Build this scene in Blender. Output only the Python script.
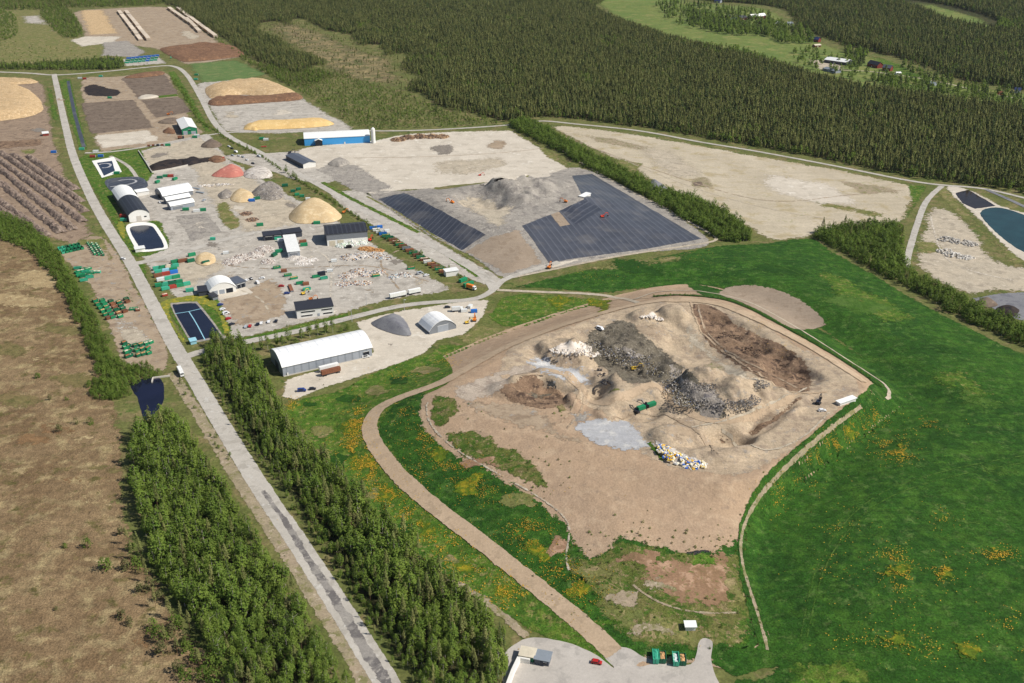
import bpy, bmesh, math, random
import numpy as np
from mathutils import Vector, Matrix
from mathutils.geometry import delaunay_2d_cdt

for o in list(bpy.data.objects):
    bpy.data.objects.remove(o, do_unlink=True)
scene = bpy.context.scene
COL = scene.collection
R = math.radians
random.seed(7)
RNG = np.random.default_rng(11)

# ------------------------------------------------------------------ camera, sky, sun
CAM_H = 296.0
PITCH = R(25.3)
FPX = 996.0
cam_d = bpy.data.cameras.new('camera')
cam_d.sensor_width = 36.0
cam_d.lens = FPX / 1024 * 36.0
cam_d.clip_start = 1.0
cam_d.clip_end = 30000
cam = bpy.data.objects.new('camera', cam_d)
COL.objects.link(cam)
cam.location = (0, 0, CAM_H)
cam.rotation_euler = (math.pi / 2 - PITCH, 0, 0)
scene.camera = cam

SUN_EL, SUN_AZ = R(46), R(-14)          # azimuth measured from +X towards +Y
sdir = Vector((math.cos(SUN_EL) * math.cos(SUN_AZ), math.cos(SUN_EL) * math.sin(SUN_AZ), math.sin(SUN_EL)))
world = bpy.data.worlds.new('World')
scene.world = world
world.use_nodes = True
wn = world.node_tree
bg = wn.nodes['Background']
sky = wn.nodes.new('ShaderNodeTexSky')
sky.sky_type = 'NISHITA'
sky.sun_disc = False
sky.sun_elevation = SUN_EL
sky.sun_rotation = math.pi / 2 - SUN_AZ
sky.air_density = 1.0
sky.dust_density = 0.8
sky.altitude = 200
wn.links.new(sky.outputs[0], bg.inputs[0])
bg.inputs[1].default_value = 0.075
sun_d = bpy.data.lights.new('sun', 'SUN')
sun_d.energy = 5.0
sun_d.angle = R(0.5)
sun_d.color = (1.0, 0.95, 0.87)
sun = bpy.data.objects.new('sun', sun_d)
COL.objects.link(sun)
sun.rotation_euler = sdir.to_track_quat('Z', 'Y').to_euler()
sun.location = (0, 0, 500)
vs = scene.view_settings
vs.view_transform = 'Standard'
vs.look = 'None'
vs.exposure = 0.0
vs.gamma = 1.0
vs.use_curve_mapping = False
scene.render.resolution_x = 1024
scene.render.resolution_y = 683
scene.render.engine = 'CYCLES'

# ------------------------------------------------------------------ photo pixel -> place on the ground
CP, SP = math.cos(PITCH), math.sin(PITCH)


def PZ(px, py, z=0.0):
    """world x, y where the sight line through a photo pixel meets height z (numpy friendly)"""
    u = (np.asarray(px, float) - 512) / FPX
    v = -(np.asarray(py, float) - 341.5) / FPX
    dy = CP + v * SP
    dz = -SP + v * CP
    t = (z - CAM_H) / dz
    return u * t, dy * t


def lattice(ix, iy, seed):
    n = (ix.astype(np.int64) * 374761393 + iy.astype(np.int64) * 668265263 + seed * 974634777) & 0xffffffff
    n = ((n ^ (n >> 13)) * 1274126177) & 0xffffffff
    n = n ^ (n >> 16)
    return (n & 0xffff) / 65535.0


def vnoise(x, y, seed=0):
    x = np.asarray(x, float); y = np.asarray(y, float)
    ix = np.floor(x); iy = np.floor(y)
    fx = x - ix; fy = y - iy
    fx = fx * fx * (3 - 2 * fx); fy = fy * fy * (3 - 2 * fy)
    a = lattice(ix, iy, seed); b = lattice(ix + 1, iy, seed)
    c = lattice(ix, iy + 1, seed); d = lattice(ix + 1, iy + 1, seed)
    return (a * (1 - fx) + b * fx) * (1 - fy) + (c * (1 - fx) + d * fx) * fy


def fbm(x, y, seed=0, octv=4):
    s = 0; a = 1; tot = 0
    x = np.asarray(x, float); y = np.asarray(y, float)
    for i in range(octv):
        s = s + a * vnoise(x * 2 ** i + 17.3 * i, y * 2 ** i - 9.1 * i, seed + i)
        tot += a
        a *= 0.5
    return s / tot * 2 - 1          # -1..1


def inside(poly, x, y):
    poly = np.asarray(poly); x = np.asarray(x, float); y = np.asarray(y, float)
    r = np.zeros(x.shape, bool)
    n = len(poly)
    for i in range(n):
        x1, y1 = poly[i]; x2, y2 = poly[(i + 1) % n]
        if y1 == y2:
            continue
        c = ((y1 > y) != (y2 > y)) & (x < (x2 - x1) * (y - y1) / (y2 - y1) + x1)
        r ^= c
    return r


def pdist(poly, x, y, closed=True):
    poly = np.asarray(poly, float); x = np.asarray(x, float); y = np.asarray(y, float)
    d = np.full(x.shape, 1e18)
    n = len(poly)
    for i in range(n if closed else n - 1):
        ax, ay = poly[i]; bx, by = poly[(i + 1) % n]
        vx, vy = bx - ax, by - ay
        L = vx * vx + vy * vy + 1e-9
        t = np.clip(((x - ax) * vx + (y - ay) * vy) / L, 0, 1)
        dd = (x - ax - t * vx) ** 2 + (y - ay - t * vy) ** 2
        d = np.minimum(d, dd)
    return np.sqrt(d)


def smooth01(t):
    t = np.clip(t, 0, 1)
    return t * t * (3 - 2 * t)


def pxpoly(pts, z=0.0):
    a = np.array(pts, float)
    x, y = PZ(a[:, 0], a[:, 1], z)
    return np.stack([x, y], 1)


# ------------------------------------------------------------------ terrain height
MOUND_H = 16.0
M_TOE = pxpoly([(640, 672), (590, 648), (540, 618), (480, 582), (420, 540), (370, 490), (338, 448), (332, 415), (368, 388), (430, 364), (490, 338),
                (560, 314), (640, 291), (700, 286), (765, 304), (825, 335), (896, 386), (908, 402), (858, 440), (806, 480), (768, 520), (760, 580), (772, 655), (735, 668), (690, 662)])
M_CREST = pxpoly([(446, 396), (476, 372), (520, 348), (600, 316), (680, 298), (740, 310), (800, 343), (868, 388), (800, 450), (755, 478), (720, 484), (650, 468), (575, 448), (505, 428)], MOUND_H)
L_TOE = pxpoly([(368, 194), (408, 191), (470, 184), (540, 177), (592, 173), (708, 240), (640, 252), (552, 268), (505, 277), (470, 255), (430, 235)])
L_CREST = pxpoly([(430, 196), (470, 186), (545, 178), (572, 184), (585, 196), (560, 207), (530, 216), (505, 228), (480, 222), (455, 210)], 11)
F_TOE = pxpoly([(510, 283), (640, 256), (750, 242), (830, 250), (940, 312), (1080, 378), (1250, 470), (1350, 760), (900, 800), (775, 700), (768, 620), (770, 540), (860, 450), (925, 402), (830, 330), (760, 298), (700, 284), (600, 292)])
F_CREST = pxpoly([(700, 262), (780, 262), (900, 320), (1080, 430), (1100, 560), (1000, 660), (880, 640), (850, 560), (900, 480), (985, 405), (900, 340), (790, 285)], 5)


def hill(toe, crest, H, x, y):
    out = np.zeros(x.shape)
    lo = toe.min(0); hi = toe.max(0)
    ins = (x > lo[0]) & (x < hi[0]) & (y > lo[1]) & (y < hi[1])
    if not ins.any():
        return out
    idx = np.nonzero(ins)[0]
    ins[idx] = inside(toe, x[idx], y[idx])
    if ins.any():
        xi, yi = x[ins], y[ins]
        d1 = pdist(toe, xi, yi)
        d2 = np.where(inside(crest, xi, yi), 0, pdist(crest, xi, yi))
        t = d1 / (d1 + d2 + 1e-6)
        out[ins] = H * (0.35 * smooth01(t) + 0.65 * t)
    return out


# local relief on the mound: (px, py, radius x m, radius y m, angle, dz, roughness)
BUMPS = [
    (600, 352, 42, 26, 0.2, -4.0, 1.6), (655, 368, 26, 18, -0.4, -2.5, 2.0), (560, 347, 14, 9, 0.1, 5.0, .3), (585, 349, 10, 8, 0.1, 3.5, .3),
    (690, 352, 34, 20, -0.8, -3.5, .2), (700, 335, 26, 16, -.8, -2.5, .2),
    (735, 327, 26, 7, -0.95, -1.8, 1.0), (768, 352, 26, 8, -0.85, -2.6, 1.2), (793, 372, 18, 8, -0.7, -3.0, 1.2),
    (672, 316, 10, 7, -.9, 4.0, .3), (690, 322, 8, 6, -.9, 2.0, .3), (643, 318, 10, 6, 0, 2.5, .5),
    (712, 398, 22, 16, -.2, 4.5, 1.6), (745, 400, 16, 10, -.4, 3.0, 1.2), (700, 385, 14, 10, 0, 3, 1.6), (755, 383, 12, 8, -.5, 3, 1.0),
    (632, 396, 20, 11, .5, 4.0, .3), (640, 410, 14, 8, .5, -2.5, .3),
    (556, 376, 14, 8, 0, 3.2, .4), (525, 384, 10, 6, 0, 2.5, .6), (545, 391, 18, 6, -.1, -3.0, .8), (512, 392, 14, 7, -.4, 1.8, .5), (575, 400, 6, 8, 0, 2.2, .8),
    (729, 436, 13, 7, .1, -5.5, .6), (765, 420, 26, 5, .75, -3.0, .4), (785, 410, 26, 5, .75, 2.0, .3), (670, 437, 12, 7, .3, 2.5, .3), (690, 440, 10, 6, 0, -1.5, .3),
    (605, 415, 6, 5, 0, 1.6, .6), (612, 382, 12, 7, 0.2, 3, 1.0), (600, 395, 8, 5, 0, -2.0, .6), (690, 456, 22, 5, -.35, 1.2, .6),
    (735, 455, 16, 5, .4, 1.0, .4), (770, 395, 12, 7, -.4, 1.5, 1.0), (800, 402, 14, 4, .7, -1.2, .3), (660, 352, 18, 8, -.5, 2.2, 1.2),
    (628, 340, 16, 9, -.3, 2.0, 1.2),
    # liner cell: dug ash heap
    (480, 200, 26, 16, 0, -3.5, .5), (520, 194, 34, 24, 0, 3.4, 1.5), (508, 189, 20, 16, .4, 3.6, 1.5), (545, 188, 26, 16, 0, 2.4, 1.0), (500, 205, 18, 10, 0, -2.0, .5),
    (575, 200, 14, 24, 0, 1.0, .3),
]
_B = []
for (bx, by, rx, ry, an, dz, rg) in BUMPS:
    zz = MOUND_H if by > 290 else 10.0
    wx, wy = PZ(bx, by, zz)
    _B.append((float(wx), float(wy), rx, ry, an, dz, rg))


def H_form(x, y):
    x = np.atleast_1d(np.asarray(x, float)); y = np.atleast_1d(np.asarray(y, float))
    h = hill(M_TOE, M_CREST, MOUND_H, x, y) + hill(L_TOE, L_CREST, 10.5, x, y) + hill(F_TOE, F_CREST, 5.0, x, y)
    hm = h > 3.0
    if hm.any():
        xi, yi = x[hm], y[hm]
        dz = np.zeros(xi.shape); ro = np.zeros(xi.shape)
        for (bx, by, rx, ry, an, d, rg) in _B:
            ux = (xi - bx) * math.cos(an) + (yi - by) * math.sin(an)
            uy = -(xi - bx) * math.sin(an) + (yi - by) * math.cos(an)
            q = (ux / rx) ** 2 + (uy / (ry * 1.4)) ** 2
            g = np.exp(-q * q * q * 0.9)
            dz += 1.75 * d * g
            ro = np.maximum(ro, 1.35 * rg * g)
        n1 = fbm(xi / 9, yi / 9, 3, 4)
        n2 = np.abs(fbm(xi / 5, yi / 5, 9, 3))
        core = (hill(M_TOE, M_CREST, 1.0, xi, yi) + hill(L_TOE, L_CREST, 1.0, xi, yi)) > 0.72
        dz += ro * (n1 * 2.2 + n2 * 1.5 - .4) + np.where(core, n1 * 0.25, 0)
        h[hm] = h[hm] + dz * smooth01((h[hm] - 3) / 3)
    # gentle swell so that no slope is a perfect plane
    h = h + np.where(h > .5, 0.25 * fbm(x / 22, y / 22, 5, 3) * smooth01((h - .5) / 1.5), 0)
    return np.maximum(h, 0)


_lo = np.minimum(np.minimum(M_TOE.min(0), L_TOE.min(0)), F_TOE.min(0)) - 4
_hi = np.maximum(np.maximum(M_TOE.max(0), L_TOE.max(0)), F_TOE.max(0)) + 4
_hx = np.arange(_lo[0], _hi[0], 1.0); _hy = np.arange(_lo[1], _hi[1], 1.0)
_gx, _gy = np.meshgrid(_hx, _hy)
HMAP = H_form(_gx.ravel(), _gy.ravel()).reshape(_gx.shape)


def H(x, y):
    """terrain height, read from the one-metre height map"""
    x = np.atleast_1d(np.asarray(x, float)); y = np.atleast_1d(np.asarray(y, float))
    u = x - _lo[0]; v = y - _lo[1]
    ok = (u >= 0) & (v >= 0) & (u < len(_hx) - 1) & (v < len(_hy) - 1)
    u = np.where(ok, u, 0); v = np.where(ok, v, 0)
    i = u.astype(int); j = v.astype(int)
    fu = u - i; fv = v - j
    h = (HMAP[j, i] * (1 - fu) + HMAP[j, i + 1] * fu) * (1 - fv) + (HMAP[j + 1, i] * (1 - fu) + HMAP[j + 1, i + 1] * fu) * fv
    return np.where(ok, h, 0.0)


def G(px, py):
    """ground point (x, y, z arrays) seen at photo pixels, terrain included"""
    px = np.atleast_1d(np.asarray(px, float)); py = np.atleast_1d(np.asarray(py, float))
    near = (px > 315) & (py > 160) & (py < 800)
    if not near.all():
        ox, oy = PZ(px, py, 0); oz = np.zeros(px.shape)
        if near.any():
            a, b, c = G(px[near], py[near])
            ox[near] = a; oy[near] = b; oz[near] = c
        return ox, oy, oz
    zs = np.linspace(30, 0, 61)
    done = np.zeros(px.shape, bool)
    ox, oy = PZ(px, py, 0); oz = np.zeros(px.shape)
    prev = None
    for z in zs:
        x, y = PZ(px, py, z)
        d = z - H(x, y)
        if prev is not None:
            hit = (~done) & (d <= 0)
            if hit.any():
                pd, pz = prev
                t = pd[hit] / (pd[hit] - d[hit] + 1e-9)
                zz = pz + (z - pz) * t
                ox[hit], oy[hit] = PZ(px[hit], py[hit], zz)
                oz[hit] = zz
                done |= hit
        prev = (d, z)
    return ox, oy, H(ox, oy)


def G1(px, py):
    x, y, z = G([px], [py])
    return Vector((float(x[0]), float(y[0]), float(z[0])))


# ------------------------------------------------------------------ materials
def lin(c):
    return tuple((v / 255 / 12.92) if v / 255 <= .04045 else ((v / 255 + .055) / 1.055) ** 2.4 for v in c)


MATS = {}


class NT:
    def __init__(s, name, rough=0.9, spec=0.2):
        s.m = bpy.data.materials.new(name)
        s.m.use_nodes = True
        s.t = s.m.node_tree
        s.b = s.t.nodes['Principled BSDF']
        s.b.inputs['Roughness'].default_value = rough
        s.b.inputs['Specular IOR Level'].default_value = spec

    def n(s, typ, **kw):
        nd = s.t.nodes.new(typ)
        for k, v in kw.items():
            if k.startswith('i_'):
                key = k[2:].replace('_', ' ')
                nd.inputs[int(key) if key.isdigit() else key].default_value = v
            else:
                setattr(nd, k, v)
        return nd

    def l(s, a, b):
        s.t.links.new(a, b)

    def pos(s, scale=(1, 1, 1), rot=0, obj=False):
        g = s.n('ShaderNodeTexCoord').outputs['Object'] if obj else s.n('ShaderNodeNewGeometry').outputs['Position']
        if scale == (1, 1, 1) and rot == 0:
            return g
        m = s.n('ShaderNodeMapping')
        m.inputs['Scale'].default_value = scale
        m.inputs['Rotation'].default_value = (0, 0, rot)
        s.l(g, m.inputs[0])
        return m.outputs[0]

    def noise(s, vec, size, detail=4, rough=.6, dist=0):
        nd = s.n('ShaderNodeTexNoise')
        nd.inputs['Scale'].default_value = 1.0 / size
        nd.inputs['Detail'].default_value = detail
        nd.inputs['Roughness'].default_value = rough
        nd.inputs['Distortion'].default_value = dist
        s.l(vec, nd.inputs['Vector'])
        return nd.outputs['Fac']

    def ramp(s, fac, a, b, lo=0.0, hi=1.0):
        r = s.n('ShaderNodeMapRange')
        r.inputs['From Min'].default_value = a
        r.inputs['From Max'].default_value = b
        r.inputs['To Min'].default_value = lo
        r.inputs['To Max'].default_value = hi
        s.l(fac, r.inputs['Value'])
        return r.outputs[0]

    def mix(s, fac, a, b, mode='MIX'):
        m = s.n('ShaderNodeMix', data_type='RGBA', blend_type=mode)
        if isinstance(fac, (int, float)):
            m.inputs[0].default_value = fac
        else:
            s.l(fac, m.inputs[0])
        for sock, v in ((m.inputs[6], a), (m.inputs[7], b)):
            if isinstance(v, (tuple, list)):
                sock.default_value = (*v[:3], 1)
            else:
                s.l(v, sock)
        return m.outputs[2]

    def math(s, op, a, b=None):
        m = s.n('ShaderNodeMath', operation=op)
        for i, v in enumerate((a, b)):
            if v is None:
                continue
            if isinstance(v, (int, float)):
                m.inputs[i].default_value = v
            else:
                s.l(v, m.inputs[i])
        return m.outputs[0]

    def gray(s, v):
        c = s.n('ShaderNodeCombineColor')
        for i in range(3):
            s.l(v, c.inputs[i])
        return c.outputs[0]

    def bump(s, h, dist=.5, strength=.5):
        b = s.n('ShaderNodeBump')
        b.inputs['Distance'].default_value = dist
        b.inputs['Strength'].default_value = strength
        s.l(h, b.inputs['Height'])
        s.l(b.outputs[0], s.b.inputs['Normal'])


def ground_mat(name, c1, c2, c3=None, c4=None, big=40, mid=9, fine=1.6, contrast=.45, bump=.4, thr=(.52, .6), thr4=(.58, .64), streak=None, rough=.95):
    """earth, gravel, grass: broad tone drift, patches of a second and third tone, fine grain"""
    t = NT(name, rough, .15)
    p = t.pos()
    k = hash(name) % 97 if False else sum(map(ord, name)) % 97
    mp = t.n('ShaderNodeVectorMath', operation='ADD')
    mp.inputs[1].default_value = (k * 13.7, k * 7.3, 0)
    t.l(p, mp.inputs[0])
    p = mp.outputs[0]
    col = t.mix(t.ramp(t.noise(p, big, 3), .35, .65), lin(c1), lin(c2))
    if c3:
        col = t.mix(t.ramp(t.noise(p, mid, 6, .65, .3), *thr), col, lin(c3))
    if c4:
        mp2 = t.n('ShaderNodeVectorMath', operation='ADD'); mp2.inputs[1].default_value = (311, 97, 5); t.l(p, mp2.inputs[0])
        col = t.mix(t.ramp(t.noise(mp2.outputs[0], mid * .6, 6, .7, .2), *thr4), col, lin(c4))
    if streak:
        ang, sx, sy, amt = streak
        mpx = t.n('ShaderNodeMapping'); mpx.inputs['Rotation'].default_value = (0, 0, ang); mpx.inputs['Scale'].default_value = (1 / sx, 1 / sy, 1)
        t.l(t.pos(), mpx.inputs[0])
        sn = t.noise(mpx.outputs[0], 1.0, 3)
        col = t.mix(1.0, col, t.gray(t.ramp(sn, .25, .75, 1 - amt, 1 + amt)), 'MULTIPLY')
    f = t.noise(p, fine, 3, .7)
    m2 = t.noise(p, fine * 5, 3, .6)
    fv = t.ramp(f, .2, .8, 1 - contrast, 1 + contrast)
    mv = t.ramp(m2, .25, .75, 1 - contrast * .45, 1 + contrast * .45)
    col = t.mix(1.0, col, t.gray(t.math('MULTIPLY', fv, mv)), 'MULTIPLY')
    t.l(col, t.b.inputs['Base Color'])
    if bump:
        t.bump(t.math('ADD', f, t.math('MULTIPLY', m2, 2.0)), bump, .6)
    # worn, patchy border where the sheet thins out into what lies under it
    fa = t.n('ShaderNodeAttribute', attribute_name='thin')
    en = t.ramp(t.noise(p, 4.2, 8, .76), .3, .7)
    al = t.ramp(t.math('SUBTRACT', en, t.math('SUBTRACT', t.math('MULTIPLY', fa.outputs['Fac'], 1.15), .08)), 0, .06)
    t.l(al, t.b.inputs['Alpha'])
    MATS[name] = t.m
    return t.m


def paint_mat(name, c, rough=.5, var=.15, metallic=0, spec=.4, size=2.5):
    t = NT(name, rough, spec)
    t.b.inputs['Metallic'].default_value = metallic
    f = t.noise(t.pos(), size, 4, .7)
    oi = t.n('ShaderNodeObjectInfo')
    col = t.mix(1.0, lin(c), t.gray(t.ramp(f, .25, .75, 1 - var, 1 + var)), 'MULTIPLY')
    col = t.mix(1.0, col, t.gray(t.ramp(oi.outputs['Random'], 0, 1, 1 - var * .8, 1 + var * .8)), 'MULTIPLY')
    t.l(col, t.b.inputs['Base Color'])
    MATS[name] = t.m
    return t.m


def leaf_mat(name, c1, c2, c3, trans=.3):
    t = NT(name, .75, .15)
    oi = t.n('ShaderNodeObjectInfo')
    at = t.n('ShaderNodeAttribute', attribute_name='tone')
    col = t.mix(t.ramp(oi.outputs['Random'], 0, 1), lin(c1), lin(c2))
    col = t.mix(t.ramp(at.outputs['Fac'], 0, 1, 0, .75), col, lin(c3))
    sp = t.noise(t.pos(), 30, 2)
    col = t.mix(1.0, col, t.gray(t.ramp(sp, .3, .7, .82, 1.18)), 'MULTIPLY')
    t.l(col, t.b.inputs['Base Color'])
    tr = t.n('ShaderNodeBsdfTranslucent')
    t.l(col, tr.inputs[0])
    ms = t.n('ShaderNodeMixShader')
    ms.inputs[0].default_value = trans
    out = t.t.nodes['Material Output']
    t.l(t.b.outputs[0], ms.inputs[1]); t.l(tr.outputs[0], ms.inputs[2]); t.l(ms.outputs[0], out.inputs[0])
    MATS[name] = t.m
    return t.m


def attr_mat(name, rough=.8):
    t = NT(name, rough, .2)
    at = t.n('ShaderNodeAttribute', attribute_name='tint')
    f = t.noise(t.pos(), .8, 3)
    t.l(t.mix(1.0, at.outputs['Color'], t.gray(t.ramp(f, .2, .8, .8, 1.15)), 'MULTIPLY'), t.b.inputs['Base Color'])
    MATS[name] = t.m
    return t.m


def water_mat(name, c, rough=.06, wave=.05, spec=.5):
    t = NT(name, rough, spec)
    f = t.noise(t.pos(), 14, 3)
    t.l(t.mix(t.ramp(f, .35, .65), lin(c), tuple(v * 1.5 for v in lin(c))), t.b.inputs['Base Color'])
    t.bump(t.noise(t.pos(), 1.2, 3), wave, .4)
    MATS[name] = t.m
    return t.m


# ------------------------------------------------------------------ objects
def setp(o, label=None, cat=None, group=None, kind=None):
    if label: o['label'] = label
    if cat: o['category'] = cat
    if group: o['group'] = group
    if kind: o['kind'] = kind
    return o


def mesh(name, V, F, mat=None, smooth=False):
    me = bpy.data.meshes.new(name)
    me.from_pydata([tuple(v) for v in V], [], [tuple(f) for f in F])
    if mat is not None:
        for m in (mat if isinstance(mat, list) else [mat]):
            me.materials.append(MATS[m] if isinstance(m, str) else m)
    if smooth:
        me.polygons.foreach_set('use_smooth', [True] * len(me.polygons))
    me.update()
    return me


def obj(name, me, parent=None, loc=None, rz=0, **kw):
    o = bpy.data.objects.new(name, me)
    COL.objects.link(o)
    if parent is not None:
        o.parent = parent
    if loc is not None:
        o.location = loc
    if rz:
        o.rotation_euler = (0, 0, rz)
    setp(o, **kw)
    return o


def thing(name, label, cat, loc=(0, 0, 0), rz=0, group=None):
    o = bpy.data.objects.new(name, None)
    COL.objects.link(o)
    o.empty_display_size = 1
    o.location = loc
    o.rotation_euler = (0, 0, rz)
    setp(o, label, cat, group)
    return o


class MB:
    """collects shapes; build() makes ONE mesh"""
    def __init__(s):
        s.V = []; s.F = []; s.mi = []

    def add(s, V, F, mi=0):
        b = len(s.V)
        s.V += [tuple(v) for v in V]
        s.F += [tuple(i + b for i in f) for f in F]
        s.mi += [mi] * len(F)

    def box(s, x0, x1, y0, y1, z0, z1, mi=0, taper=0):
        t = taper
        V = [(x0, y0, z0), (x1, y0, z0), (x1, y1, z0), (x0, y1, z0), (x0 + t, y0 + t, z1), (x1 - t, y0 + t, z1), (x1 - t, y1 - t, z1), (x0 + t, y1 - t, z1)]
        s.add(V, [(3, 2, 1, 0), (4, 5, 6, 7), (0, 1, 5, 4), (1, 2, 6, 5), (2, 3, 7, 6), (3, 0, 4, 7)], mi)

    def prism(s, prof, a0, a1, axis='y', mi=0):
        """prof: list of (t, z) outline, counter-clockwise looking along +axis"""
        n = len(prof)
        mk = (lambda t, a, z: (t, a, z)) if axis == 'y' else (lambda t, a, z: (a, t, z))
        V = [mk(t, a0, z) for t, z in prof] + [mk(t, a1, z) for t, z in prof]
        F = [tuple(range(n)), tuple(range(2 * n - 1, n - 1, -1))]
        for i in range(n):
            j = (i + 1) % n
            F.append((j, i, i + n, j + n))
        s.add(V, F, mi)

    def cyl(s, p0, p1, r0, r1=None, n=8, mi=0, cap=True):
        r1 = r0 if r1 is None else r1
        p0 = Vector(p0); p1 = Vector(p1)
        d = (p1 - p0).normalized()
        u = d.orthogonal().normalized(); w = d.cross(u)
        V = []
        for p, r in ((p0, r0), (p1, r1)):
            for i in range(n):
                a = 2 * math.pi * i / n
                V.append(p + (u * math.cos(a) + w * math.sin(a)) * r)
        F = [(i, (i + 1) % n, (i + 1) % n + n, i + n) for i in range(n)]
        if cap:
            F += [tuple(range(n - 1, -1, -1)), tuple(range(n, 2 * n))]
        s.add(V, F, mi)

    def build(s, name, mat, parent=None, loc=None, rz=0, smooth=False, **kw):
        me = s.mesh(name, mat, smooth)
        return obj(name, me, parent, loc, rz, **kw)

    def mesh(s, name, mat, smooth=False):
        me = mesh(name, s.V, s.F, mat, smooth)
        if any(s.mi):
            me.polygons.foreach_set('material_index', s.mi)
        bm = bmesh.new(); bm.from_mesh(me); bmesh.ops.recalc_face_normals(bm, faces=bm.faces); bm.to_mesh(me); bm.free()
        return me


# ------------------------------------------------------------------ sheets laid on the terrain
def densify(pts, step, closed=True):
    out = []
    n = len(pts)
    for i in range(n if closed else n - 1):
        a = np.array(pts[i], float); b = np.array(pts[(i + 1) % n], float)
        k = max(1, int(np.hypot(*(b - a)) / step))
        for j in range(k):
            out.append(a + (b - a) * j / k)
    if not closed:
        out.append(np.array(pts[-1], float))
    return np.array(out)


def spline(pts, per=8, closed=False):
    P = [np.array(p, float) for p in pts]
    n = len(P); out = []
    for i in range(n if closed else n - 1):
        p0 = P[i - 1] if (i > 0 or closed) else P[0]
        p1 = P[i]; p2 = P[(i + 1) % n]
        p3 = P[(i + 2) % n] if (i + 2 < n or closed) else P[-1]
        for j in range(per):
            t = j / per
            out.append(.5 * ((2 * p1) + (p2 - p0) * t + (2 * p0 - 5 * p1 + 4 * p2 - p3) * t * t + (3 * p1 - p0 - 3 * p2 + p3) * t ** 3))
    if not closed:
        out.append(P[-1])
    return np.array(out)


def outline(px, ragged=1.0, curve=True, step=None, seed=0):
    """photo outline -> world outline lying on the ground, with an uneven edge"""
    p = spline(px, 5, True) if curve else densify(px, 6)
    x, y, z = G(p[:, 0], p[:, 1])
    w = np.stack([x, y], 1)
    per = np.hypot(*(np.roll(w, -1, 0) - w).T).sum()
    w = densify(w, step or max(1.5, per / 260))
    if ragged:
        d = np.roll(w, -1, 0) - np.roll(w, 1, 0)
        nn = np.stack([d[:, 1], -d[:, 0]], 1) / (np.hypot(d[:, 0], d[:, 1])[:, None] + 1e-9)
        s = ragged * (1.6 * fbm(w[:, 0] / 14, w[:, 1] / 14, 21 + seed, 3) + .9 * fbm(w[:, 0] / 3.5, w[:, 1] / 3.5, 31 + seed, 2))
        w = w + nn * s[:, None]
    return w


def cdt(poly, extra):
    pts = [Vector(p) for p in poly]
    n = len(pts)
    pts += [Vector(p) for p in extra]
    v, e, f, *_ = delaunay_2d_cdt(pts, [], [list(range(n))], 1, 1e-4)
    return np.array([(q[0], q[1]) for q in v]), f


SHEET_COUNT = [0]


def lift(h, layer):
    SHEET_COUNT[0] += 1
    return h + layer * (.02 + .03 * smooth01(h / 2)) + SHEET_COUNT[0] * .0003


def sheet_from(name, w, layer, mat, grid=None, zfun=None, fade=0, **kw):
    extra = np.zeros((0, 2))
    ring = np.zeros((0, 2))
    if fade:
        d = np.roll(w, -1, 0) - np.roll(w, 1, 0)
        nn = np.stack([d[:, 1], -d[:, 0]], 1) / (np.hypot(d[:, 0], d[:, 1])[:, None] + 1e-9)
        for q in (.5, 1.0):
            for sg in (-1, 1):
                r = w[::2] + nn[::2] * sg * fade * q
                m = inside(w, r[:, 0], r[:, 1])
                r = r[m]
                if len(r):
                    ring = np.concatenate([ring, r[pdist(w, r[:, 0], r[:, 1]) > fade * q * .85]])
    if grid:
        x0, y0 = w.min(0); x1, y1 = w.max(0)
        gx, gy = np.meshgrid(np.arange(math.floor(x0 / grid) * grid, x1, grid), np.arange(math.floor(y0 / grid) * grid, y1, grid))
        gx = gx.ravel(); gy = gy.ravel()
        m = inside(w, gx, gy)
        gx, gy = gx[m], gy[m]
        m = pdist(w, gx, gy) > grid * .4 if len(gx) * len(w) < 6e7 else np.ones(len(gx), bool)
        extra = np.stack([gx[m], gy[m]], 1)
    v, f = cdt(w, np.concatenate([extra, ring]))
    z = lift((zfun or H)(v[:, 0], v[:, 1]), layer)
    V = np.column_stack([v, z])
    me = mesh(name, V.tolist(), f, mat, smooth=bool(grid))
    if fade:
        th = np.clip(1 - pdist(w, v[:, 0], v[:, 1]) / fade, 0, 1)
        me.attributes.new('thin', 'FLOAT', 'POINT').data.foreach_set('value', th.astype(np.float32))
    bm = bmesh.new(); bm.from_mesh(me)
    for fa in bm.faces:
        if fa.normal.z < 0:
            fa.normal_flip()
    bm.to_mesh(me); bm.free()
    return obj(name, me, **kw)


def sheet(name, px, layer, mat, ragged=1.0, grid=None, curve=True, kind='structure', seed=0, fade=None, **kw):
    dist = float(np.mean(PZ(*np.array(px, float).T)[1]))
    k = .6 + dist / 900
    if fade is None:
        fade = 0 if ragged < .35 else (5.0 if ragged >= .5 else 3.0) * max(.5, ragged) * k
    return sheet_from(name, outline(px, ragged * k, curve and len(px) > 6, seed=seed), layer, mat, grid, fade=fade, kind=kind, **kw)


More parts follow.
